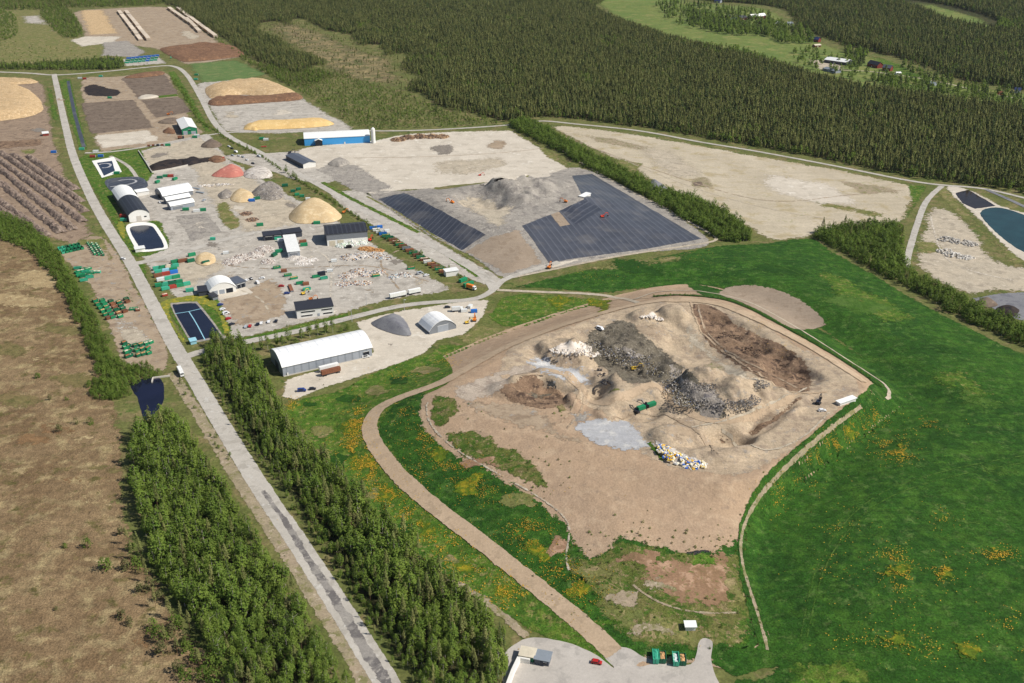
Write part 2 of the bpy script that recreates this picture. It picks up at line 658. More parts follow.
def ribbon(name, px, width, layer, mat, ragged=.35, grid=None, step=1.6, kind='structure', wear=0.0, **kw):
    p = spline(px, 8)
    x, y, z = G(p[:, 0], p[:, 1])
    c = densify(np.stack([x, y], 1), step, False)
    kk = np.ones(9) / 9
    for rep in range(2):
        if len(c) > 24:
            for a in (0, 1):
                c[4:-4, a] = np.convolve(c[:, a], kk, 'valid')
    if not isinstance(width, (tuple, list)):
        width = (width, width)
    d = np.gradient(c, axis=0)
    # smooth the direction a little
    k = np.ones(5) / 5
    for a in (0, 1):
        d[:, a] = np.convolve(np.pad(d[:, a], 2, 'edge'), k, 'valid')
    nn = np.stack([d[:, 1], -d[:, 0]], 1) / (np.hypot(d[:, 0], d[:, 1])[:, None] + 1e-9)
    s = np.linspace(0, 1, len(c))
    hw = (width[0] + (width[1] - width[0]) * s) / 2
    cols = 5
    rows = []
    fq = max(.4, 1 - 1.7 * max(ragged, .5) / (sum(width) / 4))
    for q in (-1, -fq, 0, fq, 1):
        off = hw * q
        if abs(q) == 1:
            off = off + q * np.clip(ragged * fbm(c[:, 0] / 5 + q * 50, c[:, 1] / 5, 77, 3) * 1.6, -.3 * hw, .5 * hw)
        rows.append(c + nn * off[:, None])
    P = np.stack(rows, 1).reshape(-1, 2)
    z = lift(H(P[:, 0], P[:, 1]), layer)
    F = []
    for i in range(len(c) - 1):
        for j in range(cols - 1):
            a = i * cols + j
            F.append((a, a + 1, a + 1 + cols, a + cols))
    me = mesh(name, np.column_stack([P, z]).tolist(), F, mat, smooth=True)
    th = np.full((len(c), cols), wear, np.float32); th[:, 0] = th[:, -1] = .95
    th[0] = th[-1] = .95
    me.attributes.new('thin', 'FLOAT', 'POINT').data.foreach_set('value', th.ravel())
    bm = bmesh.new(); bm.from_mesh(me)
    for fa in bm.faces:
        if fa.normal.z < 0:
            fa.normal_flip()
    bm.to_mesh(me); bm.free()
    return obj(name, me, kind=kind, **kw)

# ================================================================== ground materials
ground_mat('scrub', (92, 100, 52), (106, 106, 62), (122, 112, 76), (76, 92, 42), big=60, mid=14, fine=2.2, contrast=.5)
ground_mat('bog_moss', (136, 115, 86), (116, 95, 69), (158, 141, 104), (98, 90, 54), big=38, mid=13, fine=.9, contrast=.65, bump=1.0, thr=(.5, .66), thr4=(.55, .66), streak=(.35, 24, 6, .14))
ground_mat('meadow_grass', (48, 84, 24), (38, 72, 22), (60, 94, 30), (80, 104, 50), big=50, mid=10, fine=.9, contrast=.72, bump=.7, thr=(.48, .62), thr4=(.55, .68), streak=(-.5, 40, 3, .2))
ground_mat('meadow_bright', (74, 104, 32), (60, 92, 28), (92, 110, 42), (126, 122, 72), big=26, mid=6, fine=.9, contrast=.72, bump=.7, thr=(.48, .6), thr4=(.55, .63), streak=(-.4, 30, 3, .16))
ground_mat('rough_grass', (104, 110, 60), (120, 116, 70), (140, 126, 90), (78, 98, 44), big=30, mid=8, fine=1.3, contrast=.5, bump=.5)
ground_mat('forest_floor', (58, 62, 34), (70, 66, 40), (46, 60, 26), big=40, mid=8, fine=1.5, contrast=.5)
ground_mat('clear_cut', (122, 112, 80), (104, 98, 66), (142, 126, 90), (84, 90, 52), big=60, mid=30, fine=5, contrast=.55, thr=(.45, .6), thr4=(.52, .6))
ground_mat('mound_soil', (172, 147, 121), (162, 139, 116), (180, 157, 131), (150, 130, 110), big=30, mid=10, fine=1.1, contrast=.2, bump=.4, thr=(.5, .66), thr4=(.57, .68))
ground_mat('mound_flat', (174, 155, 131), (182, 164, 139), (154, 137, 118), (148, 139, 128), big=26, mid=9, fine=1.0, contrast=.3, bump=.5, thr=(.5, .62), thr4=(.56, .66), streak=(.4, 26, 2.2, .12))
ground_mat('tan_road', (176, 154, 128), (186, 164, 138), (164, 144, 120), big=25, mid=6, fine=1.2, contrast=.14, bump=.15)
ground_mat('grey_gravel', (184, 177, 166), (172, 165, 154), (154, 147, 137), (198, 192, 181), big=30, mid=10, fine=1.2, contrast=.22, bump=.2, thr=(.5, .62), streak=(.5, 40, 4, .08))
ground_mat('tan_gravel', (186, 173, 152), (176, 165, 146), (160, 149, 132), (198, 187, 168), big=26, mid=9, fine=1.2, contrast=.24, bump=.2, thr=(.5, .62))
ground_mat('pale_gravel', (204, 194, 178), (194, 184, 168), (184, 174, 158), (212, 204, 190), big=40, mid=16, fine=2, contrast=.12, bump=.12, thr=(.5, .64), streak=(.1, 50, 5, .05))
ground_mat('brown_gravel', (156, 138, 116), (168, 150, 128), (142, 124, 104), (150, 144, 136), big=24, mid=9, fine=1.6, contrast=.2, bump=.15)
ground_mat('road_gravel', (186, 180, 170), (176, 170, 160), (166, 160, 150), (192, 188, 180), big=30, mid=9, fine=1.3, contrast=.12, bump=.08)
ground_mat('road_worn', (150, 145, 138), (136, 131, 126), (108, 104, 102), (164, 158, 150), big=24, mid=8, fine=1.1, contrast=.2, bump=.1, thr=(.48, .56))
ground_mat('asphalt', (176, 169, 160), (184, 177, 168), (166, 160, 152), big=20, mid=8, fine=1.2, contrast=.1, bump=.05)
ground_mat('shoulder', (160, 144, 122), (144, 134, 108), (126, 122, 84), (176, 162, 142), big=18, mid=5, fine=1.2, contrast=.3, bump=.2)
ground_mat('sand_field', (190, 178, 156), (178, 166, 144), (168, 154, 124), (150, 146, 108), big=55, mid=22, fine=2.2, contrast=.2, bump=.2, thr=(.52, .64), thr4=(.62, .7), streak=(-.3, 70, 7, .08))
ground_mat('dark_soil', (112, 98, 86), (124, 110, 96), (98, 86, 76), (134, 118, 102), big=22, mid=8, fine=1.8, contrast=.25, bump=.4, streak=(1.2, 40, 2.5, .08))
ground_mat('tilled', (150, 134, 116), (158, 142, 124), (142, 126, 108), big=22, mid=8, fine=1.6, contrast=.14, bump=.2, streak=(-.55, 40, 2.2, .07))
ground_mat('black_soil', (48, 42, 42), (60, 52, 48), (38, 36, 40), big=18, mid=6, fine=1.6, contrast=.35, bump=.5)
ground_mat('brown_bark', (126, 96, 74), (112, 84, 66), (146, 112, 84), (96, 72, 58), big=20, mid=5, fine=1.4, contrast=.35, bump=.8)
ground_mat('wood_chip', (196, 168, 128), (182, 154, 116), (208, 182, 144), (160, 134, 102), big=12, mid=4, fine=1.1, contrast=.32, bump=.8, thr=(.5, .6), thr4=(.56, .64))
ground_mat('saw_dust', (216, 184, 126), (208, 174, 116), (224, 194, 140), big=20, mid=6, fine=1.4, contrast=.12, bump=.3)
ground_mat('ash_grey', (160, 153, 143), (146, 140, 132), (132, 126, 120), (178, 170, 158), big=20, mid=7, fine=1.6, contrast=.25, bump=.6)
ground_mat('blue_gravel', (120, 120, 124), (130, 130, 132), (110, 110, 116), big=20, mid=7, fine=1.2, contrast=.15, bump=.2)
ground_mat('silver_gravel', (178, 178, 178), (168, 168, 170), (188, 186, 182), (158, 156, 154), big=20, mid=7, fine=1.4, contrast=.14, bump=.3, streak=(.6, 18, 2.5, .08))
ground_mat('waste_dark', (104, 97, 84), (118, 110, 96), (82, 76, 68), (150, 142, 128), big=16, mid=4, fine=.9, contrast=.5, bump=.8, thr=(.52, .6), thr4=(.58, .64))
ground_mat('waste_grey', (150, 142, 132), (134, 126, 118), (100, 96, 96), (186, 180, 172), big=16, mid=5, fine=1.0, contrast=.45, bump=.8, thr=(.54, .6), thr4=(.58, .62))
ground_mat('waste_white', (206, 198, 188), (190, 182, 172), (160, 150, 142), (226, 222, 216), big=14, mid=4, fine=1.0, contrast=.3, bump=.7)
ground_mat('bank_brown', (120, 98, 80), (140, 116, 94), (84, 68, 58), (160, 136, 110), big=16, mid=5, fine=1.1, contrast=.4, bump=.8, thr=(.53, .6), thr4=(.58, .64))
ground_mat('white_heap', (226, 216, 204), (216, 204, 190), (204, 190, 174), big=12, mid=4, fine=1.2, contrast=.14, bump=.4)
ground_mat('pink_crush', (190, 122, 108), (178, 110, 98), (202, 140, 124), big=12, mid=5, fine=1.2, contrast=.12, bump=.3)
ground_mat('sand_gold', (206, 182, 142), (198, 172, 132), (214, 192, 154), big=12, mid=5, fine=1.2, contrast=.14, bump=.3)
ground_mat('red_litter', (146, 116, 92), (132, 106, 80), (164, 134, 110), (96, 106, 52), big=16, mid=6, fine=1.2, contrast=.3, bump=.3)
ground_mat('yellow_verge', (130, 130, 56), (112, 120, 50), (164, 148, 50), (96, 112, 46), big=14, mid=4, fine=1.1, contrast=.4, bump=.2)
ground_mat('stump_heap', (134, 118, 106), (122, 106, 96), (150, 134, 120), (102, 90, 82), big=14, mid=3.5, fine=.9, contrast=.5, bump=1.0)
ground_mat('green_field', (88, 112, 62), (98, 118, 68), (112, 122, 76), big=40, mid=14, fine=2.5, contrast=.25, bump=.2)
ground_mat('village_field', (98, 116, 58), (112, 122, 64), (126, 128, 74), (84, 108, 50), big=90, mid=30, fine=5, contrast=.3, bump=.2)
ground_mat('pale_bog', (164, 144, 108), (150, 130, 96), (176, 158, 120), (132, 110, 82), big=20, mid=6, fine=1.1, contrast=.4, bump=.6)
ground_mat('olive_bog', (112, 104, 66), (124, 108, 74), (98, 94, 56), big=20, mid=6, fine=1.1, contrast=.45, bump=.6)
ground_mat('meadow_light', (66, 98, 34), (80, 106, 46), (60, 92, 28), big=20, mid=7, fine=1.0, contrast=.5, bump=.5)
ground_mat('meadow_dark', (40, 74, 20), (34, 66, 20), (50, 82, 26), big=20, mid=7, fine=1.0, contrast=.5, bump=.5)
ground_mat('flower_grass', (88, 106, 28), (78, 98, 26), (136, 126, 32), (64, 94, 24), big=14, mid=4, fine=.9, contrast=.5, bump=.4, thr=(.5, .6))
ground_mat('dark_stain', (134, 126, 116), (122, 114, 106), (146, 138, 126), big=10, mid=4, fine=1, contrast=.2, bump=.1)
ground_mat('rust_bog', (136, 108, 76), (126, 98, 70), (112, 88, 60), big=20, mid=6, fine=.9, contrast=.5, bump=.6)
ground_mat('brown_earth', (152, 132, 112), (138, 120, 102), (124, 106, 90), (166, 148, 128), big=24, mid=8, fine=1.3, contrast=.28, bump=.3)
ground_mat('ash_tan', (178, 164, 148), (168, 154, 138), (156, 142, 128), (188, 176, 160), big=16, mid=6, fine=1.1, contrast=.26, bump=.4)
ground_mat('rough_mix', (86, 98, 42), (104, 102, 58), (64, 90, 30), (134, 118, 86), big=16, mid=5, fine=.9, contrast=.65, bump=.6, thr=(.48, .58), thr4=(.55, .63))
water_mat('pond_water', (24, 28, 44), .1, .1, .35)
water_mat('deep_water', (18, 20, 40), .05, .03)
water_mat('green_water', (30, 56, 58), .12, .08, .2)
water_mat('brown_water', (38, 28, 20), .1, .06, .22)


def liner_mat(name, c, ang):
    t = NT(name, .42, .5)
    m = t.n('ShaderNodeMapping'); m.inputs['Rotation'].default_value = (0, 0, ang); t.l(t.pos(), m.inputs[0])
    w = t.n('ShaderNodeTexWave', wave_type='BANDS', bands_direction='X'); w.inputs['Scale'].default_value =   .314 / 6.0; w.inputs['Distortion'].default_value = .25; w.inputs['Detail'].default_value = 1
    t.l(m.outputs[0], w.inputs['Vector'])
    seam = t.ramp(w.outputs['Fac'], .9, .99)
    f = t.noise(t.pos(), 12, 5, .65)
    dust = t.ramp(t.noise(t.pos((1, 1, 1)), 26, 4, .6), .52, .72)
    col = t.mix(t.ramp(f, .3, .7), lin(c), tuple(v * 1.5 for v in lin(c)))
    col = t.mix(t.math('MULTIPLY', dust, .5), col, lin((120, 116, 112)))
    col = t.mix(t.math('MULTIPLY', seam, .34), col, lin((126, 128, 134)))
    t.l(col, t.b.inputs['Base Color'])
    t.bump(t.math('ADD', f, w.outputs['Fac']), .15, .5)
    MATS[name] = t.m


_a = G1(522, 226); _b = G1(549, 263)
liner_mat('liner', (66, 68, 75), math.pi / 2 - math.atan2(_b.y - _a.y, _b.x - _a.x))
liner_mat('liner_dark', (54, 56, 64), .5)
# mound material with streaks for the ash ground around the liner

# ================================================================== ground, water and roads (the setting)
o = mesh('ground', [(-12000, -3000, -.05), (12000, -3000, -.05), (12000, 20000, -.05), (-12000, 20000, -.05)], [(0, 1, 2, 3)], 'scrub')
obj('ground', o, kind='structure')

sheet('bog', [(-90, 200), (0, 222), (30, 238), (62, 268), (88, 312), (105, 358), (118, 392), (130, 430), (130, 500), (142, 545), (170, 590), (207, 640), (244, 700), (256, 770), (-140, 770)], 1, 'bog_moss', 1.5, grid=24)

S1 = [(136, 436), (160, 424), (178, 424), (205, 464), (248, 528), (300, 606), (348, 690), (366, 745), (262, 745), (232, 690), (205, 640), (165, 580), (148, 540), (138, 500), (132, 460)]
S2 = [(208, 348), (240, 346), (258, 366), (268, 388), (288, 420), (315, 455), (350, 490), (400, 535), (440, 578), (490, 622), (512, 650), (506, 690), (500, 745), (446, 745), (410, 690), (357, 606), (298, 520), (245, 440), (205, 375)]
sheet('forest_floor', S1, 2, 'forest_floor', 2)
sheet('forest_floor', S2, 2, 'forest_floor', 2)

F_MAIN = [(500, 124), (520, 123), (545, 119), (580, 122), (640, 129), (740, 146), (840, 164), (905, 178), (960, 185), (1040, 198), (1160, 220), (1250, 150), (1024, 110), (960, 101), (880, 90), (830, 80), (760, 59), (700, 45), (640, 27), (600, 10), (570, -14),
          (120, -14), (150, -2), (168, 6), (190, 20), (215, 36), (240, 54), (258, 64), (280, 72), (300, 77), (322, 66), (336, 69), (318, 58), (300, 53), (284, 40), (270, 37), (262, 28), (272, 22), (290, 27), (300, 19), (322, 31), (345, 35), (358, 46), (378, 46), (384, 57), (404, 54), (397, 68), (414, 78), (403, 90), (422, 98), (440, 110), (470, 114)]
F_BACK = [(575, -20), (655, -8), (700, 1), (775, 8), (798, 28), (835, 44), (866, 52), (905, 62), (950, 79), (985, 86), (1060, 97), (1250, 120), (1400, 60), (1250, -20)]
F_HOLE = [(896, 0), (940, 4), (995, 19), (1010, 33), (960, 26), (925, 14)]
sheet('forest_floor', F_MAIN, 1, 'forest_floor', 3)
sheet('forest_floor', F_BACK, 1, 'forest_floor', 3)
sheet('clearing', F_HOLE, 2, 'village_field', 3)
sheet('clear_cut', [(258, 24), (300, 22), (345, 38), (375, 50), (404, 58), (414, 94), (395, 94), (360, 84), (330, 80), (300, 60), (268, 38)], 2, 'clear_cut', 4)
sheet('farm_field', [(585, -10), (650, -8), (700, 2), (780, 10), (800, 30), (862, 52), (905, 62), (950, 80), (1060, 97), (1060, 118), (960, 106), (880, 96), (830, 85), (760, 64), (700, 50), (640, 31), (600, 12)], 2, 'village_field', 3)
sheet('pasture', [(863, 58), (875, 53), (905, 64), (940, 79), (925, 82), (895, 76)], 3, 'meadow_bright', 2)
sheet('farmyard', [(800, 58), (830, 60), (850, 58), (848, 70), (818, 72)], 3, 'tan_gravel', 1.5)
ribbon('lane', [(840, 70), (875, 72), (930, 80), (980, 91), (1030, 101)], 5, 4, 'tan_gravel')

# --- top left
sheet('rough_meadow', [(-30, 8), (60, 2), (75, 30), (125, 45), (160, 66), (90, 70), (30, 72), (-30, 66)], 1, 'rough_grass', 3)
sheet('gravel_pad', [(70, 12), (110, 8), (170, 7), (190, 18), (222, 40), (245, 55), (232, 60), (182, 66), (160, 52), (120, 45), (84, 40), (76, 25)], 2, 'brown_gravel', 1.5)
sheet('gravel_pad', [(16, 16), (46, 14), (62, 34), (52, 38), (42, 26), (18, 24)], 2, 'grey_gravel', 2)
sheet('chip_pad', [(74, 10), (108, 9), (124, 34), (84, 36)], 4, 'wood_chip', 1.5)
sheet('sand_pad', [(66, 40), (84, 36), (125, 36), (118, 42), (92, 46), (80, 48)], 5, 'pale_gravel', 1.0)
sheet('gravel_pad', [(100, 42), (130, 40), (150, 52), (138, 58), (98, 56)], 5, 'ash_grey', 1.0)
sheet('gravel_pad', [(112, 60), (160, 54), (170, 64), (120, 67)], 5, 'grey_gravel', 1.0)
sheet('green_field', [(182, 63), (240, 59), (272, 74), (250, 80), (198, 84)], 3, 'green_field', 1.5)
sheet('gravel_pad', [(193, 84), (260, 78), (296, 92), (330, 112), (358, 130), (300, 134), (235, 134), (215, 128), (205, 110)], 2, 'grey_gravel', 1.5)

# --- left block: chip store and stump rows
sheet('left_yard', [(-60, 78), (20, 80), (46, 82), (52, 105), (56, 120), (62, 145), (74, 182), (94, 222), (98, 236), (70, 246), (45, 240), (20, 226), (-60, 208)], 2, 'brown_earth', 1.5)
sheet('verge', [(44, 82), (54, 90), (62, 122), (50, 120)], 3, 'meadow_bright', .6)
sheet('verge', [(48, 140), (62, 132), (68, 158), (62, 160)], 3, 'rough_grass', .8)
sheet('soil_strip', [(-30, 142), (46, 138), (46, 146), (-30, 152)], 3, 'bank_brown', 1)
sheet('grass_island', [(16, 150), (38, 147), (40, 154), (20, 156)], 4, 'rough_grass', 1.2)

# --- compost field block
sheet('compost_yard', [(78, 82), (118, 76), (166, 71), (178, 88), (196, 122), (206, 134), (160, 146), (100, 153), (90, 130)], 2, 'brown_gravel', 1)
sheet('verge', [(57, 80), (72, 78), (80, 110), (90, 150), (78, 152), (66, 115)], 3, 'meadow_bright', .5)
sheet('verge', [(166, 72), (176, 70), (190, 92), (214, 132), (204, 132), (180, 94)], 3, 'meadow_bright', .5)
ribbon('liner_ditch', [(68, 81), (75, 115), (84, 147)], 4.5, 5, 'liner_dark')
sheet('soil_field', [(118, 78), (166, 72), (182, 95), (136, 99)], 4, 'dark_soil', .7)
sheet('soil_field', [(138, 100), (182, 96), (195, 112), (153, 119)], 4, 'dark_soil', .7)
sheet('soil_field', [(78, 103), (136, 99), (157, 128), (88, 135)], 4, 'dark_soil', .7)
sheet('sand_pad', [(90, 135), (152, 129), (164, 141), (98, 150)], 4, 'pale_gravel', 1)
sheet('grass_strip', [(158, 96), (177, 94), (178, 96), (159, 98)], 5, 'meadow_bright', .3)
sheet('peat_pool', [(82, 87), (96, 84), (110, 88), (122, 90), (120, 96), (100, 97), (84, 95)], 6, 'black_soil', .8)

# --- waste yard
sheet('waste_yard', [(104, 158), (140, 150), (200, 134), (216, 138), (232, 158), (290, 193), (345, 222), (400, 257), (440, 280), (456, 290), (440, 294), (380, 304), (330, 318), (225, 343), (205, 340), (180, 312), (160, 285), (140, 262), (130, 232), (118, 200)], 2, 'grey_gravel', 1)
sheet('tan_ground', [(185, 162), (225, 150), (240, 165), (290, 196), (318, 214), (300, 226), (240, 235), (228, 215), (205, 208), (196, 190)], 4, 'tan_gravel', 2)
sheet('tan_ground', [(168, 262), (200, 250), (235, 262), (222, 275), (208, 280), (196, 300), (180, 302), (172, 285)], 4, 'tan_gravel', 2)
sheet('parking_ground', [(215, 296), (255, 284), (275, 276), (292, 300), (285, 318), (240, 328), (226, 322)], 5, 'brown_gravel', 1.5)
sheet('concrete_apron', [(216, 294), (246, 287), (253, 293), (220, 300)], 6, 'pale_gravel', .2, curve=False)
sheet('asphalt_pad', [(172, 216), (208, 212), (226, 232), (190, 243)], 4, 'ash_grey', .6)
sheet('compost_floor', [(138, 152), (200, 136), (232, 158), (180, 166), (152, 173)], 4, 'tan_gravel', .8)
sheet('soil_heap_floor', [(147, 164), (180, 158), (215, 156), (222, 160), (180, 168), (152, 172)], 5, 'black_soil', .8)
sheet('dry_bank', [(212, 203), (230, 200), (247, 226), (226, 233), (214, 218)], 5, 'rough_grass', 1)
# verges round the ponds
sheet('verge', [(76, 160), (100, 152), (140, 148), (150, 165), (154, 176), (128, 200), (118, 205), (130, 224), (160, 220), (172, 244), (164, 252), (130, 256), (108, 218), (88, 185)], 3, 'meadow_bright', .6)
sheet('dandelion_verge', [(118, 215), (126, 224), (126, 246), (136, 256), (130, 256), (116, 228)], 6, 'yellow_verge', .4)
sheet('verge', [(134, 264), (146, 262), (150, 285), (160, 300), (172, 303), (214, 294), (230, 322), (232, 333), (190, 344), (170, 318), (145, 282)], 4, 'meadow_bright', .6)
sheet('dandelion_verge', [(160, 302), (200, 294), (216, 300), (232, 332), (224, 336), (212, 308), (176, 306), (172, 318), (188, 343), (182, 343), (164, 318)], 5, 'yellow_verge', .4)
sheet('verge', [(226, 342), (300, 324), (352, 312), (352, 315), (300, 329), (236, 344)], 4, 'meadow_bright', .4)
sheet('yard_apron', [(225, 160), (222, 155), (300, 150), (372, 140), (340, 180), (300, 182), (262, 170)], 2, 'grey_gravel', .8)

# --- pale pads to the north
sheet('pale_pad', [(296, 150), (372, 140), (412, 133), (500, 130), (520, 134), (574, 170), (556, 176), (480, 186), (408, 191), (368, 195), (330, 178)], 3, 'pale_gravel', 1)
sheet('ash_pad', [(312, 170), (336, 158), (360, 164), (398, 188), (368, 196), (345, 190)], 4, 'ash_grey', 1.2)
sheet('grass_strip', [(428, 186), (470, 182), (520, 176), (545, 174), (545, 177), (500, 181), (440, 190)], 5, 'rough_grass', .6)
ribbon('track', [(352, 158), (420, 157), (500, 153), (545, 148)], 2.0, 5, 'brown_gravel', .5)
sheet('grass_strip', [(518, 130), (540, 142), (578, 170), (572, 172), (545, 158)], 4, 'rough_grass', .8)

# --- the liner cell
sheet('ash_hill', [(366, 194), (408, 190), (470, 182), (540, 175), (594, 171), (712, 240), (640, 254), (552, 270), (505, 279), (470, 257), (425, 234)], 4, 'ash_grey', .6, grid=3)
sheet('sand_slope', [(462, 252), (488, 236), (520, 228), (528, 238), (546, 264), (505, 276)], 5, 'tilled', .8, grid=3)
sheet('sand_slope', [(446, 196), (490, 190), (520, 205), (515, 222), (498, 232), (470, 216)], 5, 'tan_gravel', 2, grid=3)
sheet('liner', [(378, 199), (404, 193), (432, 206), (486, 235), (462, 250), (425, 229)], 6, 'liner_dark', .3, grid=3, curve=False)
sheet('liner', [(522, 226), (556, 213), (584, 200), (572, 176), (592, 174), (702, 239), (640, 250), (580, 258), (549, 263)], 6, 'liner', .3, grid=3, curve=False)
sheet('sheet_strip', [(560, 211), (585, 199), (602, 210), (576, 225)], 7, 'liner_dark', .2, grid=3, curve=False)
sheet('sand_strip', [(551, 215), (559, 212), (570, 225), (560, 227)], 8, 'tilled', .2, grid=3, curve=False)
sheet('sand_bank', [(548, 264), (584, 257), (584, 260), (552, 269)], 7, 'pale_gravel', .4, grid=3)

# --- barren fields to the east
sheet('sand_field', [(548, 126), (575, 126), (640, 134), (740, 152), (840, 169), (905, 183), (926, 188), (917, 205), (906, 222), (870, 228), (820, 236), (770, 243), (745, 228), (700, 206), (660, 188), (620, 164), (580, 145)], 2, 'sand_field', 1.5)
sheet('moss_patch', [(590, 172), (618, 156), (646, 164), (630, 182)], 3, 'rough_grass', 2, fade=9)
sheet('moss_patch', [(684, 180), (706, 175), (720, 186), (696, 192)], 3, 'shoulder', 2, fade=8)
sheet('moss_patch', [(690, 182), (702, 180), (706, 186), (694, 187)], 4, 'dark_soil', 1, fade=4)
sheet('moss_patch', [(800, 195), (850, 205), (900, 215), (880, 220), (820, 208)], 3, 'rough_grass', 2, fade=14)
sheet('moss_patch', [(570, 132), (620, 138), (660, 148), (640, 152), (590, 142)], 3, 'shoulder', 2, fade=14)
sheet('moss_patch', [(830, 178), (890, 186), (910, 194), (860, 196)], 3, 'shoulder', 2, fade=12)
sheet('verge', [(905, 184), (930, 186), (918, 208), (906, 224), (900, 222), (910, 204)], 3, 'meadow_bright', .8)
sheet('sand_field', [(925, 205), (958, 212), (985, 236), (1008, 262), (1060, 268), (1060, 296), (1000, 292), (968, 297), (915, 272), (908, 258), (916, 232)], 2, 'tan_gravel', 2)
sheet('rough_meadow', [(932, 190), (950, 187), (968, 210), (1000, 240), (1030, 262), (1008, 264), (984, 240), (956, 216)], 3, 'rough_grass', 1.2)
sheet('rough_meadow', [(912, 240), (940, 240), (952, 252), (930, 256), (912, 256)], 3, 'rough_grass', 1.2)
sheet('asphalt_pad', [(968, 298), (1000, 293), (1060, 290), (1060, 330), (1010, 318)], 3, 'blue_gravel', .5)
sheet('pond_bank', [(945, 190), (958, 186), (990, 198), (1004, 206), (1060, 226), (1060, 270), (1015, 258), (975, 218)], 4, 'pale_gravel', .8)
sheet('pond', [(955, 193), (968, 190), (986, 200), (996, 206), (975, 209), (962, 203)], 5, 'brown_water', .3)
sheet('pond', [(980, 213), (1002, 208), (1040, 222), (1070, 240), (1060, 264), (1024, 252), (1000, 236)], 5, 'green_water', .3)

# --- green fields
sheet('meadow', [(500, 290), (560, 274), (640, 260), (712, 246), (752, 243), (812, 238), (835, 251), (885, 280), (945, 314), (1005, 344), (1090, 382), (1230, 470), (1330, 790), (730, 790), (726, 684), (772, 665), (768, 600), (745, 560), (748, 520), (775, 485), (852, 437), (897, 402), (894, 388), (822, 332), (765, 302), (705, 287), (650, 289), (600, 294), (540, 289)], 1, 'meadow_grass', 1, grid=5)
sheet('tilled_patch', [(716, 293), (738, 284), (775, 288), (808, 304), (828, 325), (795, 330), (760, 312), (735, 301)], 9, 'tilled', .6, grid=3)
sheet('meadow', [(506, 295), (540, 293), (600, 299), (620, 302), (600, 308), (568, 314), (536, 326), (500, 327), (486, 318), (494, 304)], 2, 'meadow_bright', .8, grid=3)
sheet('rough_meadow', [(452, 338), (480, 322), (500, 326), (540, 328), (500, 345), (470, 350)], 1, 'rough_grass', 1, grid=3)
sheet('meadow', [(283, 406), (345, 386), (415, 360), (438, 344), (470, 345), (484, 350), (440, 372), (404, 396), (388, 420), (392, 458), (456, 516), (526, 571), (620, 650), (600, 662), (560, 643), (524, 634), (490, 606), (440, 572), (395, 532), (345, 488), (305, 440)], 2, 'meadow_bright', 1, grid=2.5)

# --- the mound
sheet_from('landfill_mound', outline([(642, 674), (590, 650), (538, 618), (478, 582), (418, 540), (368, 490), (336, 448), (330, 415), (366, 386), (430, 362), (490, 336), (560, 312), (640, 290), (700, 285), (766, 303), (826, 334), (898, 386), (910, 402), (860, 440), (808, 480), (770, 520), (762, 580), (774, 657), (735, 670), (690, 664)], .5), 3, 'mound_soil', grid=1.5, kind='structure')
MG = 1.5
sheet('mound_top', [(505, 350), (560, 328), (640, 304), (690, 300), (740, 312), (800, 345), (866, 387), (820, 430), (770, 470), (720, 478), (650, 462), (600, 420), (560, 395), (500, 385)], 4, 'mound_flat', 1, grid=MG)
sheet('meadow', [(326, 442), (320, 414), (358, 381), (418, 357), (442, 356), (452, 380), (410, 403), (394, 424), (394, 452), (440, 502), (528, 572), (622, 650), (600, 664), (530, 628), (458, 584), (386, 528), (344, 486)], 5, 'meadow_bright', .2, grid=2)
sheet('meadow', [(430, 387), (393, 401), (374, 428), (384, 464), (432, 512), (512, 576), (584, 632), (622, 662), (690, 662), (735, 666), (768, 652), (756, 600), (750, 555), (738, 535), (715, 545), (690, 548), (650, 540), (618, 532), (600, 552), (585, 548), (572, 525), (545, 500), (500, 472), (455, 448), (430, 425), (426, 405)], 5, 'meadow_grass', 1.2, grid=2)
sheet('meadow', [(874, 384), (912, 398), (928, 406), (876, 450), (822, 492), (786, 528), (776, 580), (788, 660), (764, 656), (746, 592), (739, 542), (752, 502), (786, 462), (828, 424), (862, 398)], 5, 'meadow_grass', .2, grid=2)
sheet('meadow', [(690, 283), (766, 301), (828, 333), (904, 386), (916, 402), (892, 400), (852, 368), (792, 333), (744, 306), (700, 295)], 6, 'meadow_grass', .5, grid=2)
sheet('meadow', [(700, 660), (735, 650), (766, 640), (784, 650), (780, 668), (735, 680)], 6, 'meadow_grass', .5, grid=2)
sheet('rough_slope', [(560, 560), (590, 552), (620, 536), (700, 552), (738, 545), (750, 570), (756, 640), (700, 656), (640, 652), (600, 626), (575, 590)], 6, 'rough_mix', 1.5, grid=2, fade=9)
sheet('red_ground', [(640, 560), (668, 556), (700, 552), (730, 545), (738, 580), (742, 612), (700, 615), (660, 600), (640, 585)], 7, 'red_litter', 2.5, grid=2, fade=9)
sheet('rough_meadow', [(575, 575), (620, 560), (640, 590), (690, 618), (745, 618), (752, 650), (700, 655), (640, 650), (600, 625)], 6, 'rough_grass', 2.5, grid=3, seed=4)
sheet('scrub_patch', [(430, 392), (455, 396), (465, 412), (452, 420), (440, 436), (428, 420)], 7, 'rough_mix', 1.4, grid=2, fade=4)
sheet('scrub_patch', [(440, 432), (470, 428), (500, 440), (535, 455), (552, 496), (510, 480), (464, 460)], 7, 'rough_mix', 2.0, grid=2, fade=7)
sheet('silver_gravel', [(566, 424), (600, 412), (636, 424), (658, 447), (622, 456), (584, 443)], 6, 'silver_gravel', 1.4, grid=MG, fade=7)
sheet('waste_cell', [(584, 336), (610, 321), (632, 319), (646, 335), (666, 350), (692, 368), (716, 385), (732, 405), (724, 425), (702, 424), (682, 406), (660, 385), (628, 386), (604, 374), (588, 356)], 6, 'waste_dark', .9, grid=MG)
